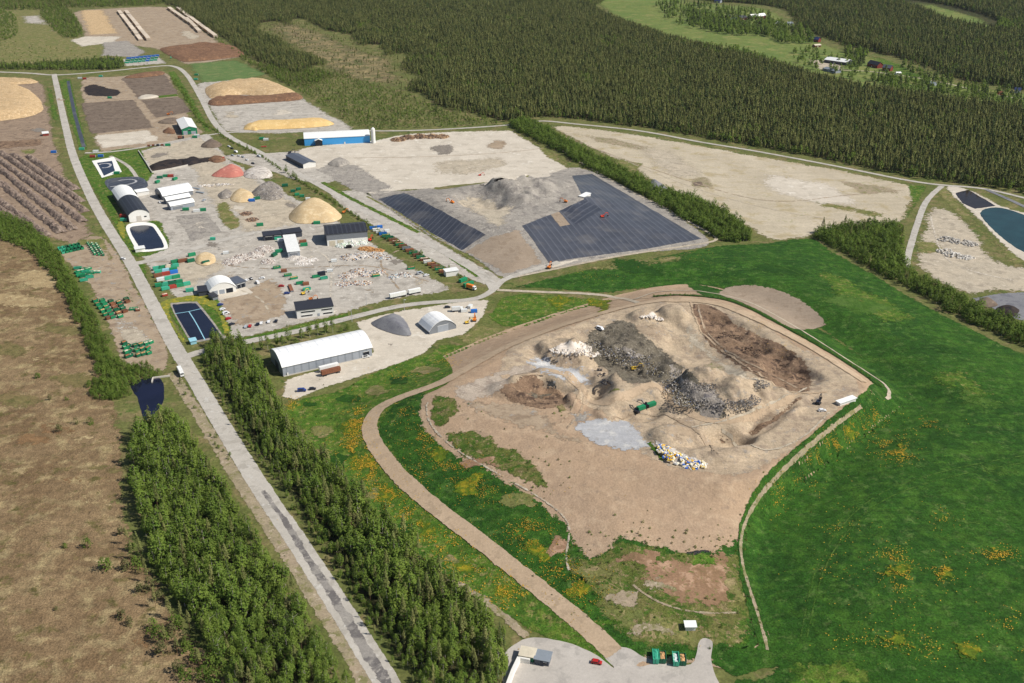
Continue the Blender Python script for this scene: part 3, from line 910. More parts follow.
sheet('waste_cell', [(610, 345), (640, 350), (655, 362), (634, 366), (612, 358)], 7, 'waste_grey', .9, grid=MG)
sheet('waste_cell', [(662, 360), (690, 372), (715, 385), (730, 410), (712, 424), (690, 412), (676, 392)], 7, 'waste_grey', .9, grid=MG)
sheet('brown_bank', [(690, 305), (716, 307), (750, 328), (792, 349), (815, 372), (810, 394), (780, 388), (738, 368), (714, 353), (698, 331)], 6, 'bank_brown', .7, grid=MG)
sheet('white_waste', [(552, 350), (562, 342), (580, 340), (592, 348), (598, 356), (575, 360), (556, 358)], 6, 'white_heap', .6, grid=MG)
sheet('white_waste', [(640, 316), (652, 311), (664, 318), (656, 322), (644, 321)], 6, 'white_heap', .6, grid=MG)
sheet('brown_bank', [(498, 392), (510, 378), (535, 373), (562, 387), (574, 402), (545, 411), (510, 403)], 6, 'bank_brown', .8, grid=MG)
sheet('mound_patch', [(446, 392), (480, 374), (520, 362), (550, 362), (520, 382), (496, 398), (460, 404)], 5, 'ash_tan', 1.6, grid=MG)
sheet('ash_ground', [(530, 368), (556, 363), (578, 372), (575, 386), (545, 384)], 6, 'silver_gravel', 1, grid=MG)
sheet('grass_island', [(552, 406), (562, 402), (570, 410), (560, 416)], 7, 'rough_grass', .6, grid=MG)
sheet('grass_island', [(604, 392), (620, 387), (624, 391), (606, 396)], 7, 'rough_grass', .5, grid=MG)
sheet('grass_island', [(646, 444), (650, 440), (668, 462), (660, 462)], 7, 'meadow_bright', .4, grid=MG)
sheet('dark_hollow', [(712, 434), (728, 431), (744, 432), (740, 444), (722, 446)], 6, 'bank_brown', .5, grid=MG)
sheet('yellow_bank', [(700, 366), (712, 361), (728, 366), (726, 374), (706, 374)], 6, 'shoulder', .8, grid=MG)
sheet('brown_gully', [(745, 432), (770, 418), (800, 394), (804, 398), (775, 424), (750, 440)], 6, 'bank_brown', .6, grid=MG)
sheet('litter_bank', [(655, 440), (675, 448), (700, 458), (708, 462), (700, 472), (680, 468), (662, 458)], 6, 'waste_white', .6, grid=MG)

# --- roads
MAIN = [(54, 74), (58, 92), (66, 128), (74, 158), (90, 195), (106, 224), (130, 262), (152, 303), (174, 345), (188, 368), (225, 430), (262, 490), (300, 546), (340, 608), (385, 680), (420, 740)]
ribbon('road_shoulder', [(172, 372), (205, 425), (243, 488), (283, 548), (325, 615), (372, 690), (404, 740)], 9, 3, 'shoulder', 1.2, wear=.2)
ribbon('road', MAIN, (8.5, 11.5), 6, 'road_gravel')
ribbon('road_patch', [(262, 490), (282, 517), (300, 546), (330, 592), (362, 644), (385, 680), (400, 706)], (3, 7.5), 7, 'road_worn', 1.0)
ribbon('road', [(-60, 70), (25, 73), (55, 75), (100, 72), (150, 67), (172, 66), (186, 74), (200, 96), (214, 122), (230, 137), (259, 152), (283, 166), (314, 182), (352, 204), (380, 219), (419, 238), (455, 258), (484, 276), (495, 290)], (8, 9), 5, 'road_gravel')
ribbon('road', [(560, 262), (505, 279), (494, 290), (478, 299), (440, 302), (400, 306), (350, 318), (290, 333), (230, 345), (200, 352), (182, 358)], (6, 9), 8, 'road_gravel')
ribbon('road', [(84, 153), (110, 152), (145, 147), (190, 138), (216, 134)], 6, 7, 'road_gravel')
ribbon('road', [(132, 264), (155, 260), (190, 250), (230, 238), (262, 232), (300, 228)], (9, 7), 7, 'road_gravel')
ribbon('road', [(214, 134), (240, 132), (300, 130), (390, 131), (450, 129), (509, 125), (540, 121), (575, 124), (640, 131), (700, 142), (760, 152), (840, 167), (905, 180), (940, 185), (985, 189), (1040, 202)], 6, 8, 'road_gravel')
ribbon('road', [(942, 186), (926, 202), (916, 228), (908, 256), (906, 268)], 6.5, 9, 'road_gravel')
ribbon('road', [(985, 189), (1010, 200), (1040, 214)], 6, 9, 'blue_gravel')
ribbon('track', [(505, 279), (560, 268), (620, 256), (680, 247), (712, 242), (718, 238), (700, 228), (660, 205), (640, 196), (590, 168), (545, 140), (515, 126)], 4, 7, 'tan_gravel')
ribbon('track', [(495, 290), (540, 292), (590, 294), (622, 298), (640, 304)], 5, 7, 'tan_gravel')
ribbon('mound_road', [(616, 655), (580, 622), (530, 582), (480, 542), (435, 508), (400, 477), (377, 448), (368, 425), (378, 409), (400, 398), (440, 384), (472, 366), (505, 348), (550, 330), (600, 314), (640, 304), (680, 300), (725, 306), (775, 328), (825, 356), (866, 384)], (10, 10), 12, 'tan_road', .6)
ribbon('track', [(500, 378), (540, 371), (570, 375), (582, 386), (590, 402), (612, 404), (640, 390), (655, 384), (668, 396), (680, 410), (720, 424), (770, 408), (800, 392)], 6, 7, 'tan_road', .8)
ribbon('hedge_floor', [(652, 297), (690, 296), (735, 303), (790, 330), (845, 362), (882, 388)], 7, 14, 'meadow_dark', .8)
ribbon('track', [(634, 300), (660, 292), (700, 292), (745, 301), (795, 327), (850, 362), (890, 389), (886, 400)], 3, 10, 'tan_gravel', .6)
ribbon('hedge_floor', [(872, 394), (830, 425), (790, 460), (756, 500), (742, 540), (748, 590), (764, 645)], 6, 9, 'meadow_grass', .8)
ribbon('path', [(862, 406), (822, 436), (782, 472), (752, 508), (740, 545), (748, 585), (760, 620), (768, 652)], 2.2, 10, 'shoulder', .4, wear=.2)
ribbon('path', [(632, 584), (650, 600), (680, 610), (706, 615), (738, 613)], 2.0, 9, 'shoulder', .5, wear=.38)
ribbon('path', [(428, 402), (426, 418), (450, 446), (490, 470), (530, 492), (560, 512), (572, 530), (564, 555), (570, 572)], 1.8, 9, 'tan_gravel', .6, wear=.42)
ribbon('track', [(447, 578), (470, 590), (500, 612), (528, 638)], 6, 6, 'shoulder', 1.2, wear=.25)
ribbon('track', [(110, 156), (128, 166), (140, 182), (158, 208), (176, 240)], 5, 7, 'grey_gravel')

# --- hall apron, entrance yard, container yard
sheet('hall_yard', [(280, 397), (284, 379), (372, 352), (362, 334), (352, 322), (400, 310), (440, 304), (478, 299), (492, 299), (487, 312), (480, 324), (464, 336), (440, 341), (428, 353), (400, 365), (360, 378), (325, 389), (296, 401)], 3, 'pale_gravel', .6, curve=False)
sheet('entrance_yard', [(488, 745), (502, 683), (508, 662), (505, 652), (528, 638), (560, 641), (590, 652), (614, 668), (602, 652), (626, 648), (650, 660), (690, 664), (700, 640), (713, 642), (712, 662), (722, 690), (745, 745)], 6, 'asphalt', .3)
sheet('container_yard', [(58, 250), (90, 236), (112, 242), (135, 280), (160, 325), (172, 350), (168, 372), (150, 372), (120, 362), (108, 330), (92, 295), (72, 272)], 3, 'brown_gravel', .8)
sheet('container_yard', [(84, 270), (104, 286), (120, 306), (150, 330), (158, 352), (130, 356), (116, 340), (100, 306)], 4, 'grey_gravel', 2)
sheet('chip_bed', [(116, 330), (142, 326), (152, 340), (146, 346), (122, 346)], 5, 'tan_gravel', 1)
sheet('verge', [(74, 240), (98, 238), (106, 240), (114, 258), (108, 260), (96, 246), (80, 246)], 5, 'rough_grass', .6)
sheet('verge', [(122, 288), (127, 285), (140, 310), (136, 312)], 5, 'meadow_bright', .6)
sheet('forest_pond', [(130, 384), (148, 378), (162, 380), (164, 400), (156, 412), (148, 420), (142, 416), (138, 400)], 3, 'deep_water', .4)

# --- further patches
sheet('road_margin', [(330, 195), (352, 190), (374, 196), (430, 236), (470, 259), (503, 279), (486, 286), (440, 266), (392, 238), (350, 214)], 2, 'grey_gravel', .6)
ribbon('verge', [(322, 182), (352, 199), (378, 212), (420, 233)], 7, 4, 'meadow_bright', 1.2)
ribbon('verge', [(424, 241), (450, 256), (480, 277)], 8, 4, 'meadow_bright', 1.2)
ribbon('verge', [(366, 196), (400, 214), (440, 240), (480, 264)], 4, 4, 'rough_grass', 1.2, wear=.25)
sheet('mound_patch', [(676, 322), (692, 318), (712, 345), (748, 370), (770, 388), (740, 384), (706, 362), (684, 346)], 5, 'tan_gravel', 1.6, grid=MG)
sheet('mound_patch', [(520, 356), (548, 348), (586, 362), (604, 386), (590, 398), (560, 388), (530, 376)], 5, 'silver_gravel', 2.2, grid=MG, seed=3)
sheet('mound_patch', [(738, 400), (770, 396), (800, 400), (780, 424), (745, 428), (730, 415)], 5, 'brown_gravel', 2.2, grid=MG, seed=5)
sheet('mound_patch', [(650, 420), (690, 414), (712, 430), (706, 448), (672, 446), (655, 436)], 5, 'brown_gravel', 2.0, grid=MG, seed=6)
sheet('mound_patch', [(560, 412), (590, 402), (606, 412), (590, 424), (570, 428)], 5, 'ash_grey', 1.8, grid=MG, seed=7)
sheet('mound_patch', [(452, 400), (500, 396), (540, 406), (570, 430), (600, 446), (560, 446), (500, 424), (460, 412)], 5, 'brown_gravel', 2.0, grid=MG, seed=8)
sheet('mound_patch', [(600, 326), (640, 318), (670, 326), (680, 344), (650, 344), (620, 334)], 5, 'brown_gravel', 2.0, grid=MG, seed=9)
sheet('brown_hollow', [(520, 384), (548, 388), (562, 396), (540, 400), (522, 394)], 8, 'waste_dark', 1.2, grid=MG)
sheet('brown_hollow', [(672, 316), (680, 318), (690, 330), (680, 328)], 8, 'waste_dark', .8, grid=MG)
for i, rp in enumerate([[(560, 424), (575, 406), (580, 388), (560, 374), (520, 376)], [(566, 430), (582, 410), (588, 390)], [(690, 428), (730, 420), (775, 402), (815, 385)], [(690, 300), (700, 330), (730, 356), (790, 392), (830, 392)], [(698, 304), (706, 332), (738, 358), (800, 390)], [(720, 430), (760, 452), (800, 440), (830, 412)], [(600, 300), (640, 299), (700, 294)], [(610, 420), (650, 412), (690, 428), (720, 456)]]):
    ribbon('wheel_track', rp, 2.2, 9 + i % 2, ['tan_road', 'brown_gravel', 'tan_gravel'][i % 3], .9, wear=.35)
for i, rp in enumerate([[(150, 262), (200, 262), (250, 268), (300, 268), (370, 266), (430, 282)], [(205, 250), (260, 246), (310, 250), (330, 262), (330, 300)], [(240, 290), (262, 300), (270, 315)], [(400, 290), (380, 262), (400, 250)], [(350, 170), (420, 172), (500, 165), (550, 168)], [(600, 150), (700, 190), (800, 215), (900, 225)], [(560, 135), (640, 165), (760, 200), (850, 195), (905, 190)], [(930, 215), (950, 262), (1020, 282)]]):
    ribbon('wheel_track', rp, 3.0, 5 + .3 * i, ['brown_gravel', 'pale_gravel', 'tan_gravel'][i % 3], 1.4, wear=.42)
sheet('brown_patch', [(620, 140), (680, 150), (720, 175), (680, 185), (640, 165)], 3, 'tan_gravel', 3, seed=13)
sheet('brown_patch', [(760, 170), (850, 185), (880, 210), (800, 205), (750, 190)], 3, 'pale_gravel', 3, seed=14)
sheet('brown_patch', [(420, 160), (500, 155), (540, 165), (480, 178), (430, 178)], 4, 'tan_gravel', 3, seed=15)
sheet('dry_grass', [(560, 268), (640, 256), (700, 250), (690, 262), (600, 276)], 2, 'rough_grass', 2.5, grid=6, seed=16)
sheet('dry_grass', [(900, 370), (960, 360), (1010, 400), (960, 410)], 2, 'meadow_bright', 3, grid=6, seed=17)
sheet('dry_grass', [(800, 262), (860, 280), (930, 320), (880, 330), (820, 295)], 2, 'meadow_bright', 3, grid=6, seed=18)
sheet('dry_grass', [(780, 655), (860, 650), (890, 690), (780, 700)], 2, 'meadow_bright', 2, grid=6, seed=19)
for i, q in enumerate([(40, 360), (20, 400), (60, 430), (90, 440), (110, 470), (60, 540), (30, 600), (100, 610), (110, 660), (40, 660), (20, 300), (60, 330), (70, 480), (10, 470), (130, 600), (160, 660), (80, 380), (30, 440), (100, 500), (50, 580), (80, 640), (10, 540), (140, 640), (40, 280), (10, 350), (90, 560), (60, 675), (20, 620)]):
    dx = 26 + (i * 37) % 22; dy = 7 + (i * 13) % 7
    sheet('pale_moss', [(q[0] - dx, q[1]), (q[0] - dx * .3, q[1] - dy), (q[0] + dx * .6, q[1] - dy * .6), (q[0] + dx, q[1] + dy * .3), (q[0] + dx * .2, q[1] + dy), (q[0] - dx * .6, q[1] + dy * .7), (q[0] - dx * .9, q[1] + dy * .3)], 2, ['pale_bog', 'olive_bog', 'rust_bog', 'pale_bog', 'olive_bog'][i % 5], 2.4, seed=30 + i, fade=13)

sheet('yard_lane', [(594, 648), (602, 643), (628, 664), (618, 670)], 9, 'tan_gravel', .4)
for i, q in enumerate([(300, 36), (330, 50), (365, 60), (390, 78), (350, 68)]):
    sheet('cut_patch', [(q[0] - 18, q[1] - 2), (q[0] - 2, q[1] - 5), (q[0] + 16, q[1] + 1), (q[0] + 20, q[1] + 5), (q[0] + 2, q[1] + 5), (q[0] - 12, q[1] + 3), (q[0] - 20, q[1])], 3, ['bank_brown', 'rough_grass', 'pale_bog'][i % 3], 3, seed=60 + i)

for i, q in enumerate([(700, 262), (780, 270), (860, 305), (940, 350), (980, 400), (930, 440), (1000, 470), (880, 500), (960, 520), (830, 600), (900, 650), (1000, 640), (820, 640), (640, 268), (870, 360)]):
    dx = 30 + (i * 37) % 26; dy = 6 + (i * 13) % 9
    sheet('grass_patch', [(q[0] - dx, q[1] - dy * .5), (q[0] - dx * .3, q[1] - dy), (q[0] + dx * .6, q[1] - dy * .2), (q[0] + dx, q[1] + dy * .6), (q[0] + dx * .2, q[1] + dy), (q[0] - dx * .6, q[1] + dy * .4), (q[0] - dx * .9, q[1])], 2, ['meadow_light', 'meadow_dark'][i % 2], 2.8, grid=6, seed=80 + i, fade=16)

# stains and worn spots on the yards
srg = random.Random(21)
for i, (q, r) in enumerate([((230, 275), 12), ((262, 262), 12), ((310, 258), 14), ((335, 268), 14), ((370, 290), 14), ((420, 284), 12), ((300, 240), 10), ((395, 262), 10), ((250, 305), 12), ((270, 290), 10), ((200, 225), 10), ((215, 245), 12), ((165, 245), 9), ((270, 178), 10), ((240, 208), 10), ((290, 205), 10), ((120, 300), 10), ((135, 330), 9), ((100, 265), 9), ((390, 345), 10), ((410, 335), 9), ((350, 372), 9), ((440, 318), 9), ((560, 665), 16), ((610, 672), 16), ((670, 672), 14), ((330, 150), 12), ((440, 150), 16), ((500, 145), 14), ((460, 170), 14), ((140, 140), 9), ((160, 155), 9), ((60, 100), 6), ((230, 115), 12), ((280, 112), 12), ((40, 130), 10), ((150, 30), 12), ((190, 35), 12)]):
    pts_ = []
    for k in range(8):
        a = k * math.pi / 4
        rr_ = r * srg.uniform(.6, 1.2)
        pts_.append((q[0] + math.cos(a) * rr_, q[1] + math.sin(a) * rr_ * .42))
    sheet('ground_stain', pts_, 6, ['brown_gravel', 'tan_gravel', 'pale_gravel', 'dark_stain'][i % 4], 2, seed=120 + i, fade=r * .75)
for i, (q, r) in enumerate([((352, 432), 16), ((366, 462), 16), ((390, 495), 16), ((425, 530), 18), ((470, 568), 18), ((505, 592), 14), ((440, 455), 16), ((470, 485), 18), ((540, 550), 18), ((580, 592), 16), ((855, 432), 16), ((825, 456), 14), ((895, 450), 14), ((790, 490), 12), ((900, 570), 22), ((950, 575), 18), ((1000, 555), 18), ((890, 645), 30), ((970, 650), 26), ((600, 304), 12), ((560, 301), 14)]):
    pts_ = []
    for k in range(8):
        a = k * math.pi / 4
        rr_ = r * srg.uniform(.6, 1.3)
        pts_.append((q[0] + math.cos(a) * rr_, q[1] + math.sin(a) * rr_ * .7))
    sheet('flower_drift', pts_, 7, 'flower_grass', 2, grid=3, seed=160 + i, fade=r * (.3 if i < 10 else .46))
for i, rp in enumerate([[(800, 640), (820, 560), (870, 500), (950, 470), (1060, 450)], [(806, 642), (827, 563), (876, 505), (955, 476), (1062, 457)], [(640, 262), (760, 262), (830, 290), (900, 340)]]):
    ribbon('field_track', rp, 1.2, 3, 'meadow_light', .8, wear=.42)

for i, (q, rx, ry) in enumerate([((590, 572), 26, 14), ((640, 560), 26, 10), ((620, 600), 26, 14), ((700, 560), 30, 10), ((735, 590), 14, 24), ((560, 545), 16, 14), ((650, 630), 34, 10), ((745, 635), 18, 12), ((520, 500), 18, 10), ((480, 462), 22, 7), ((660, 585), 24, 12), ((600, 625), 22, 10)]):
    pts_ = []
    for k in range(9):
        a = k * math.pi * 2 / 9
        f_ = srg.uniform(.6, 1.25)
        pts_.append((q[0] + math.cos(a) * rx * f_, q[1] + math.sin(a) * ry * f_))
    sheet('rough_slope', pts_, 7, ['rough_grass', 'red_litter', 'shoulder', 'meadow_bright'][i % 4], 2.4, grid=2, seed=210 + i, fade=min(rx, ry) * .45)

for i, (q, rx, ry) in enumerate([((320, 430), 14, 9), ((345, 400), 16, 6), ((375, 392), 16, 5), ((335, 460), 14, 8), ((370, 495), 14, 8), ((410, 530), 16, 8), ((425, 370), 12, 4), ((310, 405), 12, 5), ((450, 560), 16, 8), ((400, 380), 14, 4)]):
    pts_ = []
    for k in range(9):
        a = k * math.pi * 2 / 9
        f_ = srg.uniform(.6, 1.25)
        pts_.append((q[0] + math.cos(a) * rx * f_, q[1] + math.sin(a) * ry * f_))
    sheet('dry_grass', pts_, 8, ['rough_grass', 'meadow_dark'][i % 2], 2.0, grid=2.5, seed=250 + i, fade=min(rx, ry) * .5)

# ================================================================== trees
leaf_mat('birch_leaf', (108, 130, 50), (84, 114, 42), (136, 150, 70), .32)
leaf_mat('pine_leaf', (134, 136, 80), (98, 112, 58), (148, 148, 94), .3)
leaf_mat('spruce_leaf', (84, 100, 54), (62, 78, 46), (100, 112, 66), .2)
leaf_mat('bush_leaf', (100, 124, 48), (80, 110, 40), (126, 142, 64), .35)
leaf_mat('dry_leaf', (96, 98, 58), (82, 86, 50), (120, 114, 76), .2)
paint_mat('birch_bark', (190, 182, 170), .8, .25)
paint_mat('pine_bark', (120, 92, 70), .9, .25)


def tree_meshes(kind, seed, n=300, q=(.55, .95), far=False):
    """returns (trunk mesh, crown mesh) of one tree in metres"""
    rg = np.random.default_rng(seed)
    if kind == 'birch':
        h = rg.uniform(10.5, 14.5); z0 = h * rg.uniform(.12, .24); rad = rg.uniform(2.0, 2.9); prof = lambda t: np.sqrt(np.clip(1 - (2 * np.clip(t, 0, 1) ** .9 - .95) ** 2, .03, 1))
        leaf, bark = 'birch_leaf', 'birch_bark'
    elif kind == 'pine':
        h = rg.uniform(14.5, 18); z0 = h * rg.uniform(.32, .45); rad = rg.uniform(1.6, 2.1); prof = lambda t: (1 - t) ** .6 * np.clip(t * 5 + .35, 0, 1)
        leaf, bark = 'pine_leaf', 'pine_bark'
    elif kind == 'spruce':
        h = rg.uniform(14, 19); z0 = h * .08; rad = rg.uniform(1.9, 2.5); prof = lambda t: (1 - t) ** .85
        leaf, bark = 'spruce_leaf', 'pine_bark'
    elif kind == 'bush':
        h = rg.uniform(4.0, 5.4); z0 = .2; rad = rg.uniform(1.9, 2.6); prof = lambda t: np.sqrt(np.clip(1 - (t * 1.05 - .25) ** 2 * 1.6, 0.02, 1))
        leaf, bark = 'bush_leaf', 'pine_bark'
    elif kind == 'dry':
        h = rg.uniform(3.2, 4.8); z0 = .4; rad = rg.uniform(1.2, 1.9); prof = lambda t: np.sqrt(np.clip(1 - (t * 1.05 - .25) ** 2 * 1.6, 0.02, 1))
        leaf, bark = 'dry_leaf', 'pine_bark'
    # lopsided crown made of a few limbs' clumps
    nl = 14 if kind in ('pine', 'spruce') else 9
    la = rg.uniform(0, 2 * np.pi, nl); lt = rg.uniform(.05, .95, nl); lw = rg.uniform(.75, 1.3, nl)
    V = []; F = []; T = []
    cnt = 0
    while cnt < n:
        t = rg.uniform(0, 1) ** (.85 if kind != 'spruce' else 1.15)
        k = rg.integers(nl)
        if rg.uniform() < .75:
            a = la[k] + rg.normal(0, .5); t = np.clip(lt[k] + rg.normal(0, .1), 0, 1)
            w = lw[k]
        else:
            a = rg.uniform(0, 2 * np.pi); w = 1
        r = rad * prof(np.array(t)) * w * np.sqrt(rg.uniform(.15, 1))
        z = z0 + (h - z0) * t
        if kind in ('spruce', 'pine'):
            z -= r * (.25 if kind == 'spruce' else -.05)
        p = np.array([r * math.cos(a), r * math.sin(a), z + rg.normal(0, .15)])
        nrm = np.array([math.cos(a) * .65, math.sin(a) * .65, .75 + .5 * (t - .4)]) + rg.normal(0, .45, 3)
        nrm /= np.linalg.norm(nrm)
        u = np.cross(nrm, rg.normal(0, 1, 3)); u /= np.linalg.norm(u) + 1e-9
        v = np.cross(nrm, u)
        s = rg.uniform(*q) * (.6 + .4 * (1 - t))
        b = len(V)
        e = rg.uniform(.6, 1.0)
        V += [p - u * s * .5 - v * s * e * .4, p + u * s * .45 - v * s * e * .5, p + u * s * .5 + v * s * e * .45, p - u * s * .4 + v * s * e * .5]
        F.append((b, b + 1, b + 2, b + 3))
        T += [float(np.clip(rg.normal(.45, .3), 0, 1))] * 4
        cnt += 1
    cm = mesh(kind + '_crown', V, F, leaf)
    at = cm.attributes.new('tone', 'FLOAT', 'POINT')
    at.data.foreach_set('value', T)
    tb = MB()
    tr = .16 if h > 8 else .07
    lean = rg.normal(0, .25, 2)
    top = (lean[0], lean[1], h * .93)
    tb.cyl((0, 0, -.3), (lean[0] * .4, lean[1] * .4, h * .5), tr, tr * .7, 5, cap=False)
    tb.cyl((lean[0] * .4, lean[1] * .4, h * .5), top, tr * .7, .02, 5, cap=False)
    for k in range(5 if not far else 2):
        zz = z0 + (h - z0) * (.1 + .16 * k); aa = rg.uniform(0, 6.28); rr = rad * .7
        tb.cyl((lean[0] * .4, lean[1] * .4, zz), (math.cos(aa) * rr, math.sin(aa) * rr, zz + rr * .6), tr * .35, .02, 4, cap=False)
    tm = tb.mesh(kind + '_trunk', bark)
    return tm, cm


def joined(kind, seed, n, q):
    """trunk and crown in one mesh, for the woods that read as a mass"""
    tm, cm = tree_meshes(kind, seed, n, q, True)
    bm = bmesh.new()
    bm.from_mesh(cm)
    nf = len(bm.faces)
    bm.from_mesh(tm)
    bm.faces.ensure_lookup_table()
    for f in bm.faces[nf:]:
        f.material_index = 1
    me = bpy.data.meshes.new(kind + '_far')
    bm.to_mesh(me); bm.free()
    me.materials.append(cm.materials[0]); me.materials.append(tm.materials[0])
    return bpy.data.objects.new(kind + '_form', me)        # source form only, not linked to the scene


KINDS = ['birch', 'pine', 'spruce', 'bush', 'dry']
NEAR = {k: [tree_meshes(k, 100 + i + 31 * j, {'birch': 560, 'pine': 300, 'spruce': 340, 'bush': 260, 'dry': 150}[k], (.42, .8) if k in ('birch', 'pine', 'spruce') else (.35, .7)) for i in range(5)] for j, k in enumerate(KINDS)}
FARF = {k: [joined(k, 500 + i + 17 * j, {'birch': 150, 'pine': 110, 'spruce': 120, 'bush': 70, 'dry': 60}[k], (.95, 1.7) if k in ('birch', 'pine', 'spruce') else (.7, 1.2)) for i in range(4)] for j, k in enumerate(KINDS)}
MIDF = {k: [joined(k, 700 + i + 17 * j, {'birch': 320, 'pine': 240, 'spruce': 260, 'bush': 160, 'dry': 110}[k], (.6, 1.1) if k in ('birch', 'pine', 'spruce') else (.45, .85)) for i in range(4)] for j, k in enumerate(KINDS)}


def grove_nodes(forms):
    ng = bpy.data.node_groups.new('grove', 'GeometryNodeTree')
    ng.interface.new_socket('Geometry', in_out='INPUT', socket_type='NodeSocketGeometry')
    ng.interface.new_socket('Geometry', in_out='OUTPUT', socket_type='NodeSocketGeometry')
    N = ng.nodes; L = ng.links
    gi = N.new('NodeGroupInput'); go = N.new('NodeGroupOutput')
    mp = N.new('GeometryNodeMeshToPoints')
    L.new(gi.outputs[0], mp.inputs['Mesh'])
    jn = N.new('GeometryNodeJoinGeometry')
    for o in reversed(forms):
        oi = N.new('GeometryNodeObjectInfo'); oi.inputs['Object'].default_value = o; oi.inputs['As Instance'].default_value = True
        L.new(oi.outputs['Geometry'], jn.inputs[0])
    ip = N.new('GeometryNodeInstanceOnPoints')
    L.new(mp.outputs[0], ip.inputs['Points']); L.new(jn.outputs[0], ip.inputs['Instance'])
    ip.inputs['Pick Instance'].default_value = True

    def attr(nm, ty):
        a = N.new('GeometryNodeInputNamedAttribute'); a.data_type = ty; a.inputs['Name'].default_value = nm
        return a.outputs['Attribute']
    L.new(attr('form', 'INT'), ip.inputs['Instance Index'])
    er = N.new('FunctionNodeEulerToRotation')
    L.new(attr('turn', 'FLOAT_VECTOR'), er.inputs[0]); L.new(er.outputs[0], ip.inputs['Rotation'])
    L.new(attr('size', 'FLOAT_VECTOR'), ip.inputs['Scale'])
    L.new(ip.outputs[0], go.inputs[0])
    return ng


FORM_SETS = {}
for nm, S in (('far', FARF), ('mid', MIDF)):
    fl = []
    off = {}
    for k in KINDS:
        off[k] = len(fl); fl += S[k]
    FORM_SETS[nm] = (grove_nodes(fl), off)


def grove(name, label, cat, pts, level='far'):
    """pts: list of (x, y, z, kind, scale): a wood that reads as one mass"""
    if not pts:
        return
    ng, off = FORM_SETS[level]
    me = bpy.data.meshes.new(name)
    me.from_pydata([p[:3] for p in pts], [], [])
    rg = np.random.default_rng(len(pts))
    n = len(pts)
    form = np.array([off[p[3]] for p in pts]) + rg.integers(0, 4, n)
    turn = np.zeros((n, 3)); turn[:, 2] = rg.uniform(0, 6.28, n); turn[:, :2] = rg.normal(0, .02, (n, 2))
    s = np.array([p[4] for p in pts]); wd = 1.25 if level == 'far' else 1.05
    size = np.column_stack([s * rg.uniform(.8, 1.2, n) * wd, s * rg.uniform(.8, 1.2, n) * wd, s * rg.uniform(.85, 1.15, n)])
    me.attributes.new('form', 'INT', 'POINT').data.foreach_set('value', form.astype(np.int32))
    me.attributes.new('turn', 'FLOAT_VECTOR', 'POINT').data.foreach_set('vector', turn.astype(np.float32).ravel())
    me.attributes.new('size', 'FLOAT_VECTOR', 'POINT').data.foreach_set('vector', size.astype(np.float32).ravel())
    o = obj(name, me, label=label, cat=cat, kind='stuff')
    md = o.modifiers.new('grove', 'NODES'); md.node_group = ng
    return o


def fill(px, spacing, mix, scale=(.8, 1.1), holes=(), thin=0.0, clump=None, poly=None, edge=0):
    """points spread over a photo outline; mix = {kind: share}; clump = (kind, size, threshold) patches of one kind"""
    w = outline(px, 1.5) if poly is None else poly
    x0, y0 = w.min(0); x1, y1 = w.max(0)
    gx, gy = np.meshgrid(np.arange(x0, x1, spacing), np.arange(y0, y1, spacing))
    gx = gx.ravel() + RNG.uniform(-.45, .45, gx.size) * spacing; gy = gy.ravel() + RNG.uniform(-.45, .45, gy.size) * spacing
    m = inside(w, gx, gy)
    gx, gy = gx[m], gy[m]
    for hl in holes:
        m = ~inside(hl, gx, gy); gx, gy = gx[m], gy[m]
    keep = (RNG.uniform(0, 1, gx.size) > thin * (1 + fbm(gx / 40, gy / 40, 8, 3)))
    gx, gy = gx[keep], gy[keep]
    em = np.ones(gx.size)
    if edge:                  # ragged border: trees thin out and shrink towards the edge
        dd = pdist(w, gx, gy) / edge
        lim = .55 + .9 * fbm(gx / 35, gy / 35, 18, 3)
        m = dd + RNG.uniform(-.25, .25, gx.size) > lim * .6
        gx, gy, dd = gx[m], gy[m], dd[m]
        em = np.clip(.5 + .5 * dd, .5, 1)
    z = H(gx, gy)
    ks = list(mix); pr = np.array([mix[k] for k in ks], float); pr /= pr.sum()
    kk = RNG.choice(len(ks), gx.size, p=pr)
    kinds = [ks[i] for i in kk]
    if clump:
        ck, cs, ct = clump
        nn = fbm(gx / cs, gy / cs, 44, 3)
        kinds = [ck if (v > ct and RNG.uniform() < .7) else k for v, k in zip(nn, kinds)]
    tall = 1 + .13 * fbm(gx / 30, gy / 30, 12, 3)
    u01 = RNG.uniform(0, 1, gx.size)
    sc = np.array([(lambda r: r[0] + (r[1] - r[0]) * u)(scale[k] if isinstance(scale, dict) else scale) for k, u in zip(kinds, u01)]) * tall * em
    return [(float(a), float(b), float(c), k, float(s)) for a, b, c, k, s in zip(gx, gy, z, kinds, sc)]


def along(px, width, step, mix, scale):
    p = spline(px, 8)
    x, y, z = G(p[:, 0], p[:, 1])
    c = densify(np.stack([x, y], 1), step, False)
    c = c + RNG.uniform(-.5, .5, c.shape) * width
    ks = list(mix); pr = np.array([mix[k] for k in ks], float); pr /= pr.sum()
    zz = H(c[:, 0], c[:, 1])
    return [(float(a), float(b), float(h), ks[RNG.choice(len(ks), p=pr)], float(RNG.uniform(*scale))) for (a, b), h in zip(c, zz)]


LEAFY = {'birch': (.5, .8), 'bush': (1.0, 1.9), 'pine': (.5, .8), 'spruce': (.4, .7)}


